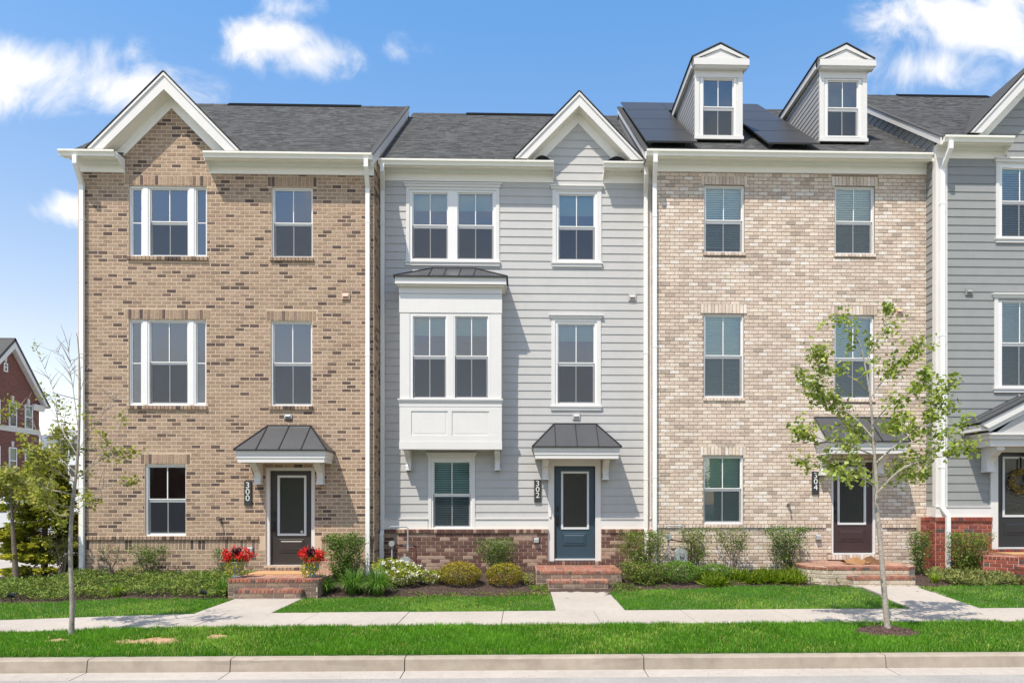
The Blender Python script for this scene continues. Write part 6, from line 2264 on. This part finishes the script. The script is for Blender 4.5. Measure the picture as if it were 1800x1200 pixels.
ST = [([(23, 905, 0), (10, 880, .1), (-10, 868, .2)], .020, .9), ([(24, 900, 0), (40, 870, -.1), (60, 842, -.2)], .018, .95), ([(22, 880, 0), (20, 850, .2), (30, 832, .3)], .016, .95),
      ([(40, 870, -.1), (65, 870, -.3), (80, 855, -.3)], .010, .9), ([(20, 860, 0), (-5, 845, -.2), (-30, 840, -.3)], .014, .9), ([(22, 890, 0), (45, 890, .3), (55, 880, .4)], .010, .8),
      ([(20, 852, 0), (2, 838, .1), (-12, 832, .1)], .01, .95)]
tree('small dark-trunked tree with yellow-green leaves beside the golden cypress', 28, 1028, YS, [(29, 1030), (26, 980), (22, 920), (20, 870), (22, 840)], .062, ST, 'ylw', 'barkd', 2600, .075, False, twigs=13, name='garden_tree')

# shrubs against the tan brick house
bush('twiggy_shrub', 'thin upright shrub against the tan brick wall, half bare', 196, 955, 44, -.35, 'shrubleaf', 200, .035, 7, .45)
bush('twiggy_shrub', 'fan-shaped open shrub below the ground-floor window of the tan brick house', 262, 957, 74, -.35, 'dkgreen', 1350, .038, 11, .4)
bush('twiggy_shrub', 'leggy green shrub behind the left flower urn', 388, 965, 30, -.45, 'dkgreen', 500, .04, 6, .2)
bush('clipped_shrub', 'large flat-topped green shrub right of the tan brick stoop', 605, 938, 74, -.55, 'dkgreen', 6900, .040, 14, .18, vol=.6)
for i, (px, py, Yp, L, lab) in enumerate(((567, 1016, -1.30, .40, 'smallest arching daylily clump, beside the brick stoop with red flowers'),
                                        (621, 1008, -1.35, .48, 'bushy daylily clump below the large flat-topped shrub'),
                                        (663, 1010, -1.45, .50, 'dense daylily clump beside the white-flowered azalea'))):
    blades('daylily', lab, px, py, Yp, 'lily', 420 if i else 260, L * 1.35, .016, 'daylily clumps', spread=1.0, rad=.12)
blades('daylily', 'tufted grassy clump at the left edge of the 300 stoop', 392, 1020, -1.45, 'lily', 190, .42, .012, 'daylily clumps', spread=.9)
blades('daylily', 'lime tuft in the mulch left of the brick stoop, among juniper', 205, 1030, -1.45, 'lirio', 120, .28, .010, 'daylily clumps', spread=.9)
blades('daylily', 'lime tuft beside the walk below the red brick plinth', 1642, 1022, -1.35, 'lirio', 90, .24, .014, 'daylily clumps', spread=.8)

# bed of the grey house
t = ball('azalea_shrub', 'lime-leaved azalea with white blossoms below the gas meter', 704, 985, 1048, 80, -.75, 'azalea', 2500, .05, lump=.35)
def blossoms(t, px, py0, wpx, Y, n, mat='petalw', size=.05):
    x = X(px, Y); zb = g(x, Y); rz = (Z(py0, px, Y) - zb) / 2
    rx = (X(px + wpx / 2, Y) - X(px - wpx / 2, Y)) / 2
    P, d = shell_points(n, (x, Y, zb + rz), (rx * 1.03, rx * .95, rz * 1.03), .93, .3)
    P = P[(P[:, 1] < Y + .1)]
    C = np.repeat(P, 5, 0) + RNG.normal(0, .012, (len(P) * 5, 3))
    leaves('blossom', C, RNG.uniform(size * .7, size * 1.2, len(C)), mat, up=.2, ratio=.8, parent=t)
blossoms(t, 704, 985, 80, -.75, 130, size=.055)
t = ball('azalea_shrub', 'small thin azalea with few white blossoms beside the golden dome shrub', 757, 1000, 1038, 48, -.65, 'azalea', 750, .045, lump=.4)
blossoms(t, 757, 1000, 48, -.65, 22)
gold = lambda P, zb, zt: .30 + .55 * (P[:, 2] - zb) / (zt - zb) * (P[:, 2] > zb + .5 * (zt - zb))
ball('dome_shrub', 'larger golden dome shrub with bronze top below the sided wall', 811, 988, 1042, 76, -.75, 'boxgold', 5200, .030, group='golden dome shrubs', tvb=gold)
ball('dome_shrub', 'smaller golden dome shrub nearer the slate-blue door', 886, 989, 1040, 66, -.75, 'boxgold', 4300, .030, group='golden dome shrubs', tvb=gold)
bush('clipped_shrub', 'flat-topped green shrub against the brown brick plinth behind the golden domes', 874, 946, 76, .15, 'dkgreen', 3150, .036, 10, .35, vol=.55)
bush('azalea_shrub', 'straggling pale shrublet beside the orange brick stoop', 926, 1008, 34, -.75, 'azalea', 260, .035, 7, .3)
# between the grey house and the cream brick house
bush('clipped_shrub', 'broad shrub hiding the foot of two white downspouts', 1128, 933, 92, -.25, 'shrubleaf', 5610, .038, 13, .15, vol=.5)
bush('spreading_shrub', 'low bronze-tinted shrub right of the orange brick stoop', 1135, 990, 110, -.70, 'shrubleaf', 3230, .040, 12, .1, vol=.5)
bush('clipped_shrub', 'thin shrub with bare legs beside the grey gas meter', 1222, 928, 70, -.20, 'shrubleaf', 2160, .038, 9, .3, vol=.3)
bush('clipped_shrub', 'sparse see-through shrub below the cream brick house window', 1290, 928, 74, -.20, 'shrubleaf', 1190, .038, 9, .45)
bush('clipped_shrub', 'fullest fan-shaped shrub left of the cream brick stoop', 1384, 924, 82, -.25, 'dkgreen', 4320, .036, 13, .3, vol=.35)
ball('boxwood', 'round bright green boxwood, the bigger of the pair by the cream brick wall', 1195, 984, 1032, 68, -.70, 'boxgreen', 5200, .026, group='boxwood pair')
ball('boxwood', 'low bright green boxwood, the smaller of the pair by the cream brick wall', 1255, 990, 1024, 56, -.60, 'boxgreen', 3600, .026, group='boxwood pair')
bush('clipped_shrub', 'narrow dark shrub between the cream brick stoop and red brick plinth', 1615, 932, 42, -.55, 'dkgreen', 2550, .036, 9, .15, vol=.55)
bush('clipped_shrub', 'bushy reddish-green shrub before the red brick plinth', 1703, 936, 76, -.75, 'shrubleaf', 5780, .038, 13, .12, vol=.55)

# ------------------------------------------------------------------ flower urns
def urn(px, Y, zt, lab, flip):
    x = X(px, Y)
    u_ = thing('flower_urn', (x, Y, zt), lab, 'flower pot', 'red flower urns')
    mb = MB()
    mb.lathe((x, Y, zt + .007), [(.10, 0), (.105, .02), (.07, .035), (.05, .06), (.06, .085), (.10, .13), (.128, .20), (.138, .27), (.152, .285), (.152, .305), (.130, .305), (.125, .27), (.01, .26)], 22)
    mb.build('pot', 'urn', u_, smooth=True)
    P, d = shell_points(46, (x, Y, zt + .42), (.25, .18, .15), .7, .5)
    P = P[P[:, 2] > zt + .31]
    far = np.hypot(P[:, 0] - x, (P[:, 2] - zt - .48)) > .08
    R = P[far]
    C = np.repeat(R, 22, 0) + RNG.normal(0, .028, (len(R) * 22, 3))
    leaves('red_flower', C, RNG.uniform(.025, .055, len(C)), 'petalr', up=.2, ratio=.75, parent=u_)
    C = np.array((x + .015 * flip, Y - .06, zt + .48)) + RNG.normal(0, .035, (160, 3))
    leaves('coleus_leaf', C, RNG.uniform(.05, .08, 160), 'petald', up=.3, ratio=.6, parent=u_)
    P, d = shell_points(420, (x, Y, zt + .36), (.17, .15, .08), .5, .2)
    leaves('green_leaf', P, RNG.uniform(.03, .06, len(P)), 'dkgreen', up=.3, parent=u_)
    V = []
    mb = MB()
    for i in range(12):
        a = math.pi * (1.0 + (i + random.random()) / 12) if i < 10 else random.uniform(0, 6.28)
        L = random.uniform(.16, .33)
        pts = []
        for k in range(6):
            q = k / 5
            rr = .15 + .03 * math.sin(q * 2.4)
            pts.append((x + rr * math.cos(a), Y + rr * math.sin(a), max(zt + .02, zt + .31 + .03 * math.sin(q * 3) - L * q)))
        mb.tube(pts, .002, 4)
        for k in range(22):
            q = random.random() * 5; j = min(4, int(q)); f = q - j
            V.append([pts[j][c] * (1 - f) + pts[j + 1][c] * f for c in range(3)])
    mb.build('vine', 'lime', u_)
    C = np.array(V) + RNG.normal(0, .010, (len(V), 3))
    leaves('vine_leaf', C, RNG.uniform(.025, .045, len(C)), 'lime', up=.2, ratio=.8, parent=u_, droop=.6)
urn(417, -1.45, .435, 'grey urn of red flowers and lime vines, on the stoop side away from the downspout', 1)
urn(549, -1.45, .435, 'grey urn of red flowers and lime vines beside the large flat-topped shrub', -1)

# wreath on the black door
wx, wz, wy = X(1793, Y6 + .03), Z(846, 1793, Y6 + .03), Y6 - .005
wr = thing('door_wreath', (wx, wy, wz), 'yellow foliage wreath hanging on the black door', 'wreath')
mb = MB()
R = .21
mb.tube([(wx + R * math.cos(a), wy, wz + R * math.sin(a)) for a in np.linspace(0, 2 * math.pi, 25)], .018, 6)
mb.build('hoop', 'barkd', wr)
a = RNG.uniform(0, 2 * np.pi, 620)
rr = R + RNG.normal(0, .045, 620)
C = np.stack([wx + rr * np.cos(a), wy - .03 + RNG.normal(0, .02, 620), wz + rr * np.sin(a)], 1)
leaves('wreath_leaf', C, RNG.uniform(.04, .085, 620), 'wreath', up=.1, ratio=.32, parent=wr)
mb = MB()
mb.box(wx - .012, wx + .012, wy + .002, wy + .02, wz + R, wz + .52)
mb.build('hanger', 'rubber', wr)

# torn parcel on the cream brick stoop
py_ = -.72
px0_ = X(1484, py_)
pc = thing('torn_parcel', (X(1515, py_), py_, .60), 'torn kraft paper parcel with white label lying on the stoop', 'parcel')
def crumple(name, mat, x0, x1, y0, y1, h, seed, ends=.0):
    nx, ny = 12, 8
    V, F = [], []
    for i in range(nx + 1):
        for j in range(ny + 1):
            u_, v_ = i / nx, j / ny
            e = math.sin(math.pi * v_) * (.35 + .65 * math.sin(math.pi * min(1, max(0, u_))))
            nz = mnoise.noise(Vector((u_ * 4 + seed, v_ * 4, seed)))
            V.append((x0 + (x1 - x0) * u_ + .01 * nz, y0 + (y1 - y0) * v_ + .02 * nz, .606 + h * e * (.8 + .5 * nz) + ends * abs(u_ - .5) ** 2 * 2))
    for i in range(nx):
        for j in range(ny):
            q = i * (ny + 1) + j
            F.append((q, q + ny + 1, q + ny + 2, q + 1))
    n = len(V)
    base = [(v[0], v[1], .6055) for v in V]
    Fb = [tuple(n + k for k in f[::-1]) for f in F]
    np_mesh(name, np.array(V + base), np.array(F + Fb), mat, parent=pc, smooth=True)
crumple('kraft_wrap', 'kraft', X(1482, py_), X(1524, py_), -.86, -.58, .15, 1.3, .08)
crumple('brown_bag', 'brownbag', X(1515, py_), X(1546, py_), -.86, -.58, .19, 5.1, .05)
mb = MB()
lx = X(1505, -.8)
mb.slab([(lx - .055, -.80, .674), (lx + .065, -.79, .682), (lx + .05, -.73, .704), (lx - .06, -.74, .696)], .003)
mb.build('address_label', 'petalw', pc)

# ------------------------------------------------------------------ meters, lights, stones
def gas_meter(px_dial, px_pipe, px_body, Y, ys, lab, colour='meter'):
    ydial, ytop, ybody, ybot = ys
    xb = X(px_body, Y)
    zb = g(xb, Y)
    t = thing('gas_meter', (xb, Y, zb), lab, 'meter')
    xd, xp = X(px_dial, Y), X(px_pipe, Y)
    zd, zt, zbd = Z(ydial, px_dial, Y), Z(ytop, px_pipe, Y), Z(ybody, px_body, Y)
    mb = MB()
    mb.tube([(xd, Y, zb - .05), (xd, Y, zd - .08)], .018, 8)
    mb.build('riser_pipe', 'pipe', t)
    mb = MB()
    mb.tube([(xd, Y + .01, zd), (xd, Y - .05, zd)], [.062, .062], 16)
    mb.tube([(xd, Y, zd - .10), (xd, Y, zd - .05)], .026, 8)
    mb.build('regulator_dial', colour, t)
    mb = MB()
    mb.tube([(xd + .03, Y, zd - .06), (xp - .02, Y, zd - .10), (xp, Y, zd - .10)], .016, 8)
    mb.tube([(xp + .02, Y, zd - .09), (xp + .13, Y, zd - .09), (xp + .17, Y, zd - .13), (xp + .17, Y, zb - .05)], .022, 8)
    mb.build('valve_pipe', 'pipered', t)
    mb = MB()
    mb.tube([(xp, Y, zd - .14), (xp, Y, zt - .03), (xp - .03, Y, zt), (xd - .02, Y, zt), (xd - .05, Y + .02, zt - .02)], .016, 8)
    mb.tube([(xp, Y, zd - .14), (xp, Y, zd - .04)], .026, 8)
    mb.build('house_pipe', 'pipe', t)
    mb = MB()
    w_ = .13
    prof = [(xb - w_, zbd - .26), (xb + w_, zbd - .26), (xb + w_, zbd - .03), (xb + w_ * .6, zbd + .02), (xb + .03, zbd + .035), (xb - .03, zbd + .035), (xb - w_ * .6, zbd + .02), (xb - w_, zbd - .03)]
    mb.py(prof, Y - .11, Y + .05)
    mb.box(xb - .045, xb + .045, Y - .135, Y - .111, zbd - .14, zbd - .05)
    mb.tube([(xb, Y, zbd + .03), (xb, Y, zbd + .10)], .02, 8)
    mb.build('meter_body', colour, t)
gas_meter(689, 717, 712, Y2 - .30, (955, 925.5, 981, 1000), 'grey gas meter with round dial behind the white azalea')
gas_meter(1175, 1201, 1196, Y4 - .25, (943, 924, 966, 1000), 'grey gas meter and pipes against the cream brick wall')
def spot(px, Y, lab):
    x = X(px, Y); z = g(x, Y)
    t = thing('landscape_light', (x, Y, z), lab, 'garden light', 'landscape lights')
    mb = MB()
    mb.tube([(x, Y, z - .04), (x, Y, z + .14)], .010, 6)
    mb.build('stake', 'blackmetal', t)
    mb = MB()
    mb.tube([(x + .05, Y + .03, z + .13), (x - .04, Y - .03, z + .165)], [.036, .045], 12)
    mb.build('lamp_head', 'blackmetal', t)
spot(20, -1.85, 'black spot light in the mulch below the small dark-trunked tree')
spot(357, -1.95, 'black spot light at the lawn edge left of the stoop')
def rock(px, Y, r, lab):
    x = X(px, Y); z = g(x, Y)
    V, F = [], []
    mb = MB()
    mb.lathe((x, Y, z - .02), [(.01, 0), (r * .8, .01), (r, r * .5), (r * .75, r * .95), (r * .3, r * 1.25), (.01, r * 1.3)], 9)
    mb.v = [(a + random.uniform(-1, 1) * r * .15, b + random.uniform(-1, 1) * r * .15, c) for a, b, c in mb.v]
    o = mb.build('stone', 'stone', origin=(x, Y, z))
    tag(o, lab, 'stone')
rock(300, -.35, .06, 'white stone in the juniper below the tan brick wall')
rock(1253, -.12, .10, 'white stone against the cream brick wall behind the boxwoods')

# ------------------------------------------------------------------ beyond the west corner
XR = -31.0
far = thing('red_brick_house', (XR, 29, 0), 'red brick house with white-trimmed gable down the side street', 'house')
Yp = 43.7 - DIST
fz = lambda py, d: CZ + (885 - py) * d / 1250
zeave, zpk_ = fz(703, 46), fz(602, 43.7)
ya_, yb_ = Yp - 2.9, 46.3 - DIST
mb = MB()
hole = []
wl = []
for (pa, pb, d0) in ((2, 16, 0), (31, 44, 0), (58, 71, 0)):
    Yc = lambda p: -DIST + (XR) * 1250 / (p - 920)
    wl.append((Yc(pa), Yc(pb)))
mb.solid([(XR, ya_ - 8, -.3), (XR, yb_, -.3), (XR, yb_, zeave), (XR, Yp, zpk_), (XR, ya_, zeave), (XR, ya_ - 8, zeave)],
         [(XR - 9, ya_ - 8, -.3), (XR - 9, yb_, -.3), (XR - 9, yb_, zeave), (XR - 9, Yp, zpk_), (XR - 9, ya_, zeave), (XR - 9, ya_ - 8, zeave)])
mb.build('wall', 'farbrick', far)
mb = MB()
sl_ = (zpk_ - zeave) / (yb_ - Yp)
mb.slab([(XR + .35, Yp, zpk_ + .1), (XR - 9.5, Yp, zpk_ + .1), (XR - 9.5, ya_ - .4, zeave - .1), (XR + .35, ya_ - .4, zeave - .1)], .15)
mb.slab([(XR + .35, yb_ + .6, zeave - .45), (XR - 9.5, yb_ + .6, zeave - .45), (XR - 9.5, Yp, zpk_ + .1), (XR + .35, Yp, zpk_ + .1)], .15)
mb.build('roof', 'shingle', far)
for s, ye in ((-1, ya_ - .4), (1, yb_ + .6)):
    mb = MB()
    z1 = zeave - (.1 if s < 0 else .45)
    mb.solid([(XR + .02, Yp, zpk_ + .07), (XR + .02, ye, z1 - .03), (XR + .02, ye - s * .4, z1 - .03), (XR + .02, Yp, zpk_ - .55)],
             [(XR + .33, Yp, zpk_ + .07), (XR + .33, ye, z1 - .03), (XR + .33, ye - s * .4, z1 - .03), (XR + .33, Yp, zpk_ - .55)])
    mb.build('rake_board', 'white', far)
mb = MB()
mb.solid([(XR + .0, yb_ - .7, zeave - .8), (XR + .0, yb_ + .3, zeave - .8), (XR, yb_ + .4, zeave - .42), (XR, yb_ - .7, zeave - .42)],
         [(XR + .12, yb_ - .7, zeave - .8), (XR + .12, yb_ + .3, zeave - .8), (XR + .2, yb_ + .4, zeave - .42), (XR + .2, yb_ - .7, zeave - .42)])
mb.build('cornice', 'white', far)
mb = MB()
mb.box(XR, XR + .05, ya_ - 8, yb_ + .03, fz(761, 44), fz(752, 44))
mb.build('band_course', 'stone', far)
def farwin(y0, y1, z0, z1, zr=None):
    mb = MB()
    f = .07
    mb.box(XR + .001, XR + .06, y0, y0 + f, z0, z1); mb.box(XR + .001, XR + .06, y1 - f, y1, z0, z1)
    mb.box(XR + .001, XR + .06, y0 + f, y1 - f, z0, z0 + f); mb.box(XR + .001, XR + .06, y0 + f, y1 - f, z1 - f, z1)
    mb.box(XR + .001, XR + .055, y0 + f, y1 - f, (z0 + z1) / 2 - .03, (z0 + z1) / 2 + .03)
    wn = mb.build('window', 'vinyl', far)
    for a, b, m_ in ((z0 + f, (z0 + z1) / 2 - .03, 'doorpane'), ((z0 + z1) / 2 + .03, z1 - f, 'farpane')):
        mb = MB()
        mb.face([(XR + .03, y0 + f, a), (XR + .03, y1 - f, a), (XR + .03, y1 - f, b), (XR + .03, y0 + f, b)])
        mb.build('pane', m_, wn)
    mb = MB()
    ym = (y0 + y1) / 2
    mb.solid([(XR + .001, ym - .07, z1 + .04), (XR + .001, ym + .07, z1 + .04), (XR + .001, ym + .11, z1 + .36), (XR + .001, ym - .11, z1 + .36)],
             [(XR + .05, ym - .07, z1 + .04), (XR + .05, ym + .07, z1 + .04), (XR + .05, ym + .11, z1 + .36), (XR + .05, ym - .11, z1 + .36)])
    mb.build('keystone', 'stone', wn)
M['farpane'] = paint('far_pane_green', (.09, .15, .13), .1)
M['doorpane'] = paint('far_pane_dark', (.025, .03, .034), .08)
zu0, zu1 = fz(754, 44.3), fz(711, 44.3)
zl0, zl1 = fz(834, 44.0), fz(788, 44.0)
for y0, y1 in wl:
    farwin(y0, y1, zu0, zu1)
    farwin(y0, y1, zl0, zl1)
d_ = 43.4
yq = -DIST + XR * 1250 / (25.5 - 920)
farwin(yq - .16, yq + .16, fz(658, d_), fz(643, d_))

# pale houses far behind
def farhouse(px0, px1, Yd, py_eave, py_ridge, mat, lab, gab=True):
    x0, x1 = (px0 - 920) / 1250 * Yd, (px1 - 920) / 1250 * Yd
    y0 = Yd - DIST
    ze_, zr_ = fz(py_eave, Yd), fz(py_ridge, Yd)
    t = thing('distant_house', ((x0 + x1) / 2, y0, 0), lab, 'house')
    mb = MB()
    mb.box(x0, x1, y0, y0 + 9, -.3, ze_)
    mb.build('wall', mat, t)
    mb = MB()
    mb.solid([(x0 - .3, y0 - .4, ze_), (x0 - .3, y0 + 4.5, zr_), (x0 - .3, y0 + 9.4, ze_)], [(x1 + .3, y0 - .4, ze_), (x1 + .3, y0 + 4.5, zr_), (x1 + .3, y0 + 9.4, ze_)])
    mb.build('roof', 'shingle', t)
    xm = x0 + (x1 - x0) * .62
    hw = (x1 - x0) * .22
    mb = MB()
    mb.py([(xm - hw, ze_ - .3), (xm + hw, ze_ - .3), (xm + hw, ze_ + .2), (xm, zr_ - .4), (xm - hw, ze_ + .2)], y0 - .6, y0 + 2)
    mb.build('dormer', 'white', t)
    for k in range(3):
        xx = x0 + (x1 - x0) * (.2 + .3 * k)
        for zz in (ze_ - 2.2, ze_ - 5.0):
            mb = MB()
            mb.box(xx - .5, xx + .5, y0 - .05, y0 - .001, zz, zz + 1.5)
            mb.build('window', 'doorpane', t)
farhouse(98, 152, 95, 772, 752, 'farwhite', 'pale distant house with grey roof seen past the brick corner')
farhouse(60, 100, 120, 790, 762, 'farwhite', 'white distant house behind the bare-topped young tree')

# side street at the west edge
mb = MB()
mb.box(-60, -13.4, 1.2, 9.5, -.25, -.02)
mb.build('side_path', 'concrete', kind='structure')
mb = MB()
mb.face([(-80, 9.5, -.06), (-11, 9.5, -.06), (-11, 26, -.06), (-80, 26, -.06)])
mb.build('side_road', 'asphalt', kind='structure')
mb = MB()
mb.box(-80, -12, 26.0, 26.3, -.3, .08)
mb.build('yellow_kerb', 'yellow', kind='structure')
mb = MB()
mb.box(-80, -12, 26.31, 28.5, -.3, .07)
mb.build('side_pavement', 'concrete', kind='structure')
vz = thing('delivery_van', (-29.3, 23.5, -.06), 'white van parked down the side street behind the cypress', 'van')
mb = MB()
mb.py([(-32, .35), (-26.4, .35), (-26.0, .6), (-26.0, 1.25), (-26.6, 1.45), (-27.3, 2.2), (-31.9, 2.25), (-32.05, 1.9)], 22.6, 24.5)
mb.build('body', 'farwhite', vz, smooth=False)
for wx_ in (-31, -27.1):
    mb = MB()
    mb.tube([(wx_, 22.55, .28), (wx_, 22.8, .28)], .34, 16)
    mb.build('wheel', 'rubber', vz)
mb = MB()
mb.py([(-27.9, 1.4), (-26.9, 1.4), (-27.4, 2.0), (-27.9, 2.0)], 22.58, 22.62)
mb.build('side_window', 'doorpane', vz)

# overhead service wires behind the corner
for k, (za, zb_) in enumerate(((fz(690, 46), fz(722, 46)), (fz(738, 46), fz(752, 46)))):
    pts = []
    for i in range(9):
        q = i / 8
        pts.append((XR + .5 + 14 * q, yb_ + .5, za + (zb_ - za) * q * 1.9 - .5 * math.sin(math.pi * q)))
    mb = MB()
    mb.tube(pts, .022, 5)
    o = mb.build('overhead_wire', 'rubber', origin=(XR, yb_, za))
    tag(o, ('upper' if k == 0 else 'lower') + ' overhead wire running from the red brick house behind the bare tree', 'wire')

# houses on the other side of the street, seen only as reflections in the window panes
for i, (x0, w_, h_, m_) in enumerate(((-30, 13, 8.2, 'farbrick'), (-14, 11, 8.8, 'siding306'), (1, 12, 8.2, 'farbrick'), (17, 13, 8.6, 'b300'))):
    t = thing('opposite_house', (x0 + w_ / 2, -38, 0), ('red brick house', 'grey sided house', 'red brick house with middle gable', 'tan house')[i] + ' across the street, mirrored in the window panes', 'house')
    mb = MB()
    mb.box(x0, x0 + w_, -47, -38, -.3, h_ - 2)
    mb.build('wall', m_, t)
    mb = MB()
    mb.solid([(x0 - .3, -37.6, h_ - 2), (x0 - .3, -42.5, h_ + 1), (x0 - .3, -47.4, h_ - 2)], [(x0 + w_ + .3, -37.6, h_ - 2), (x0 + w_ + .3, -42.5, h_ + 1), (x0 + w_ + .3, -47.4, h_ - 2)])
    mb.build('roof', 'shingle', t)
    mb = MB()
    xm = x0 + w_ * .7
    mb.py([(xm - 2, h_ - 2.2), (xm + 2, h_ - 2.2), (xm, h_ + .4)], -37.7, -41)
    mb.build('gable', m_, t)
    for k in range(4):
        for zz in (1.0, 3.9):
            mb = MB()
            xx = x0 + w_ * (.14 + .24 * k)
            mb.box(xx - .5, xx + .5, -38, -37.94, zz, zz + 1.6)
            mb.build('window', 'doorpane', t)
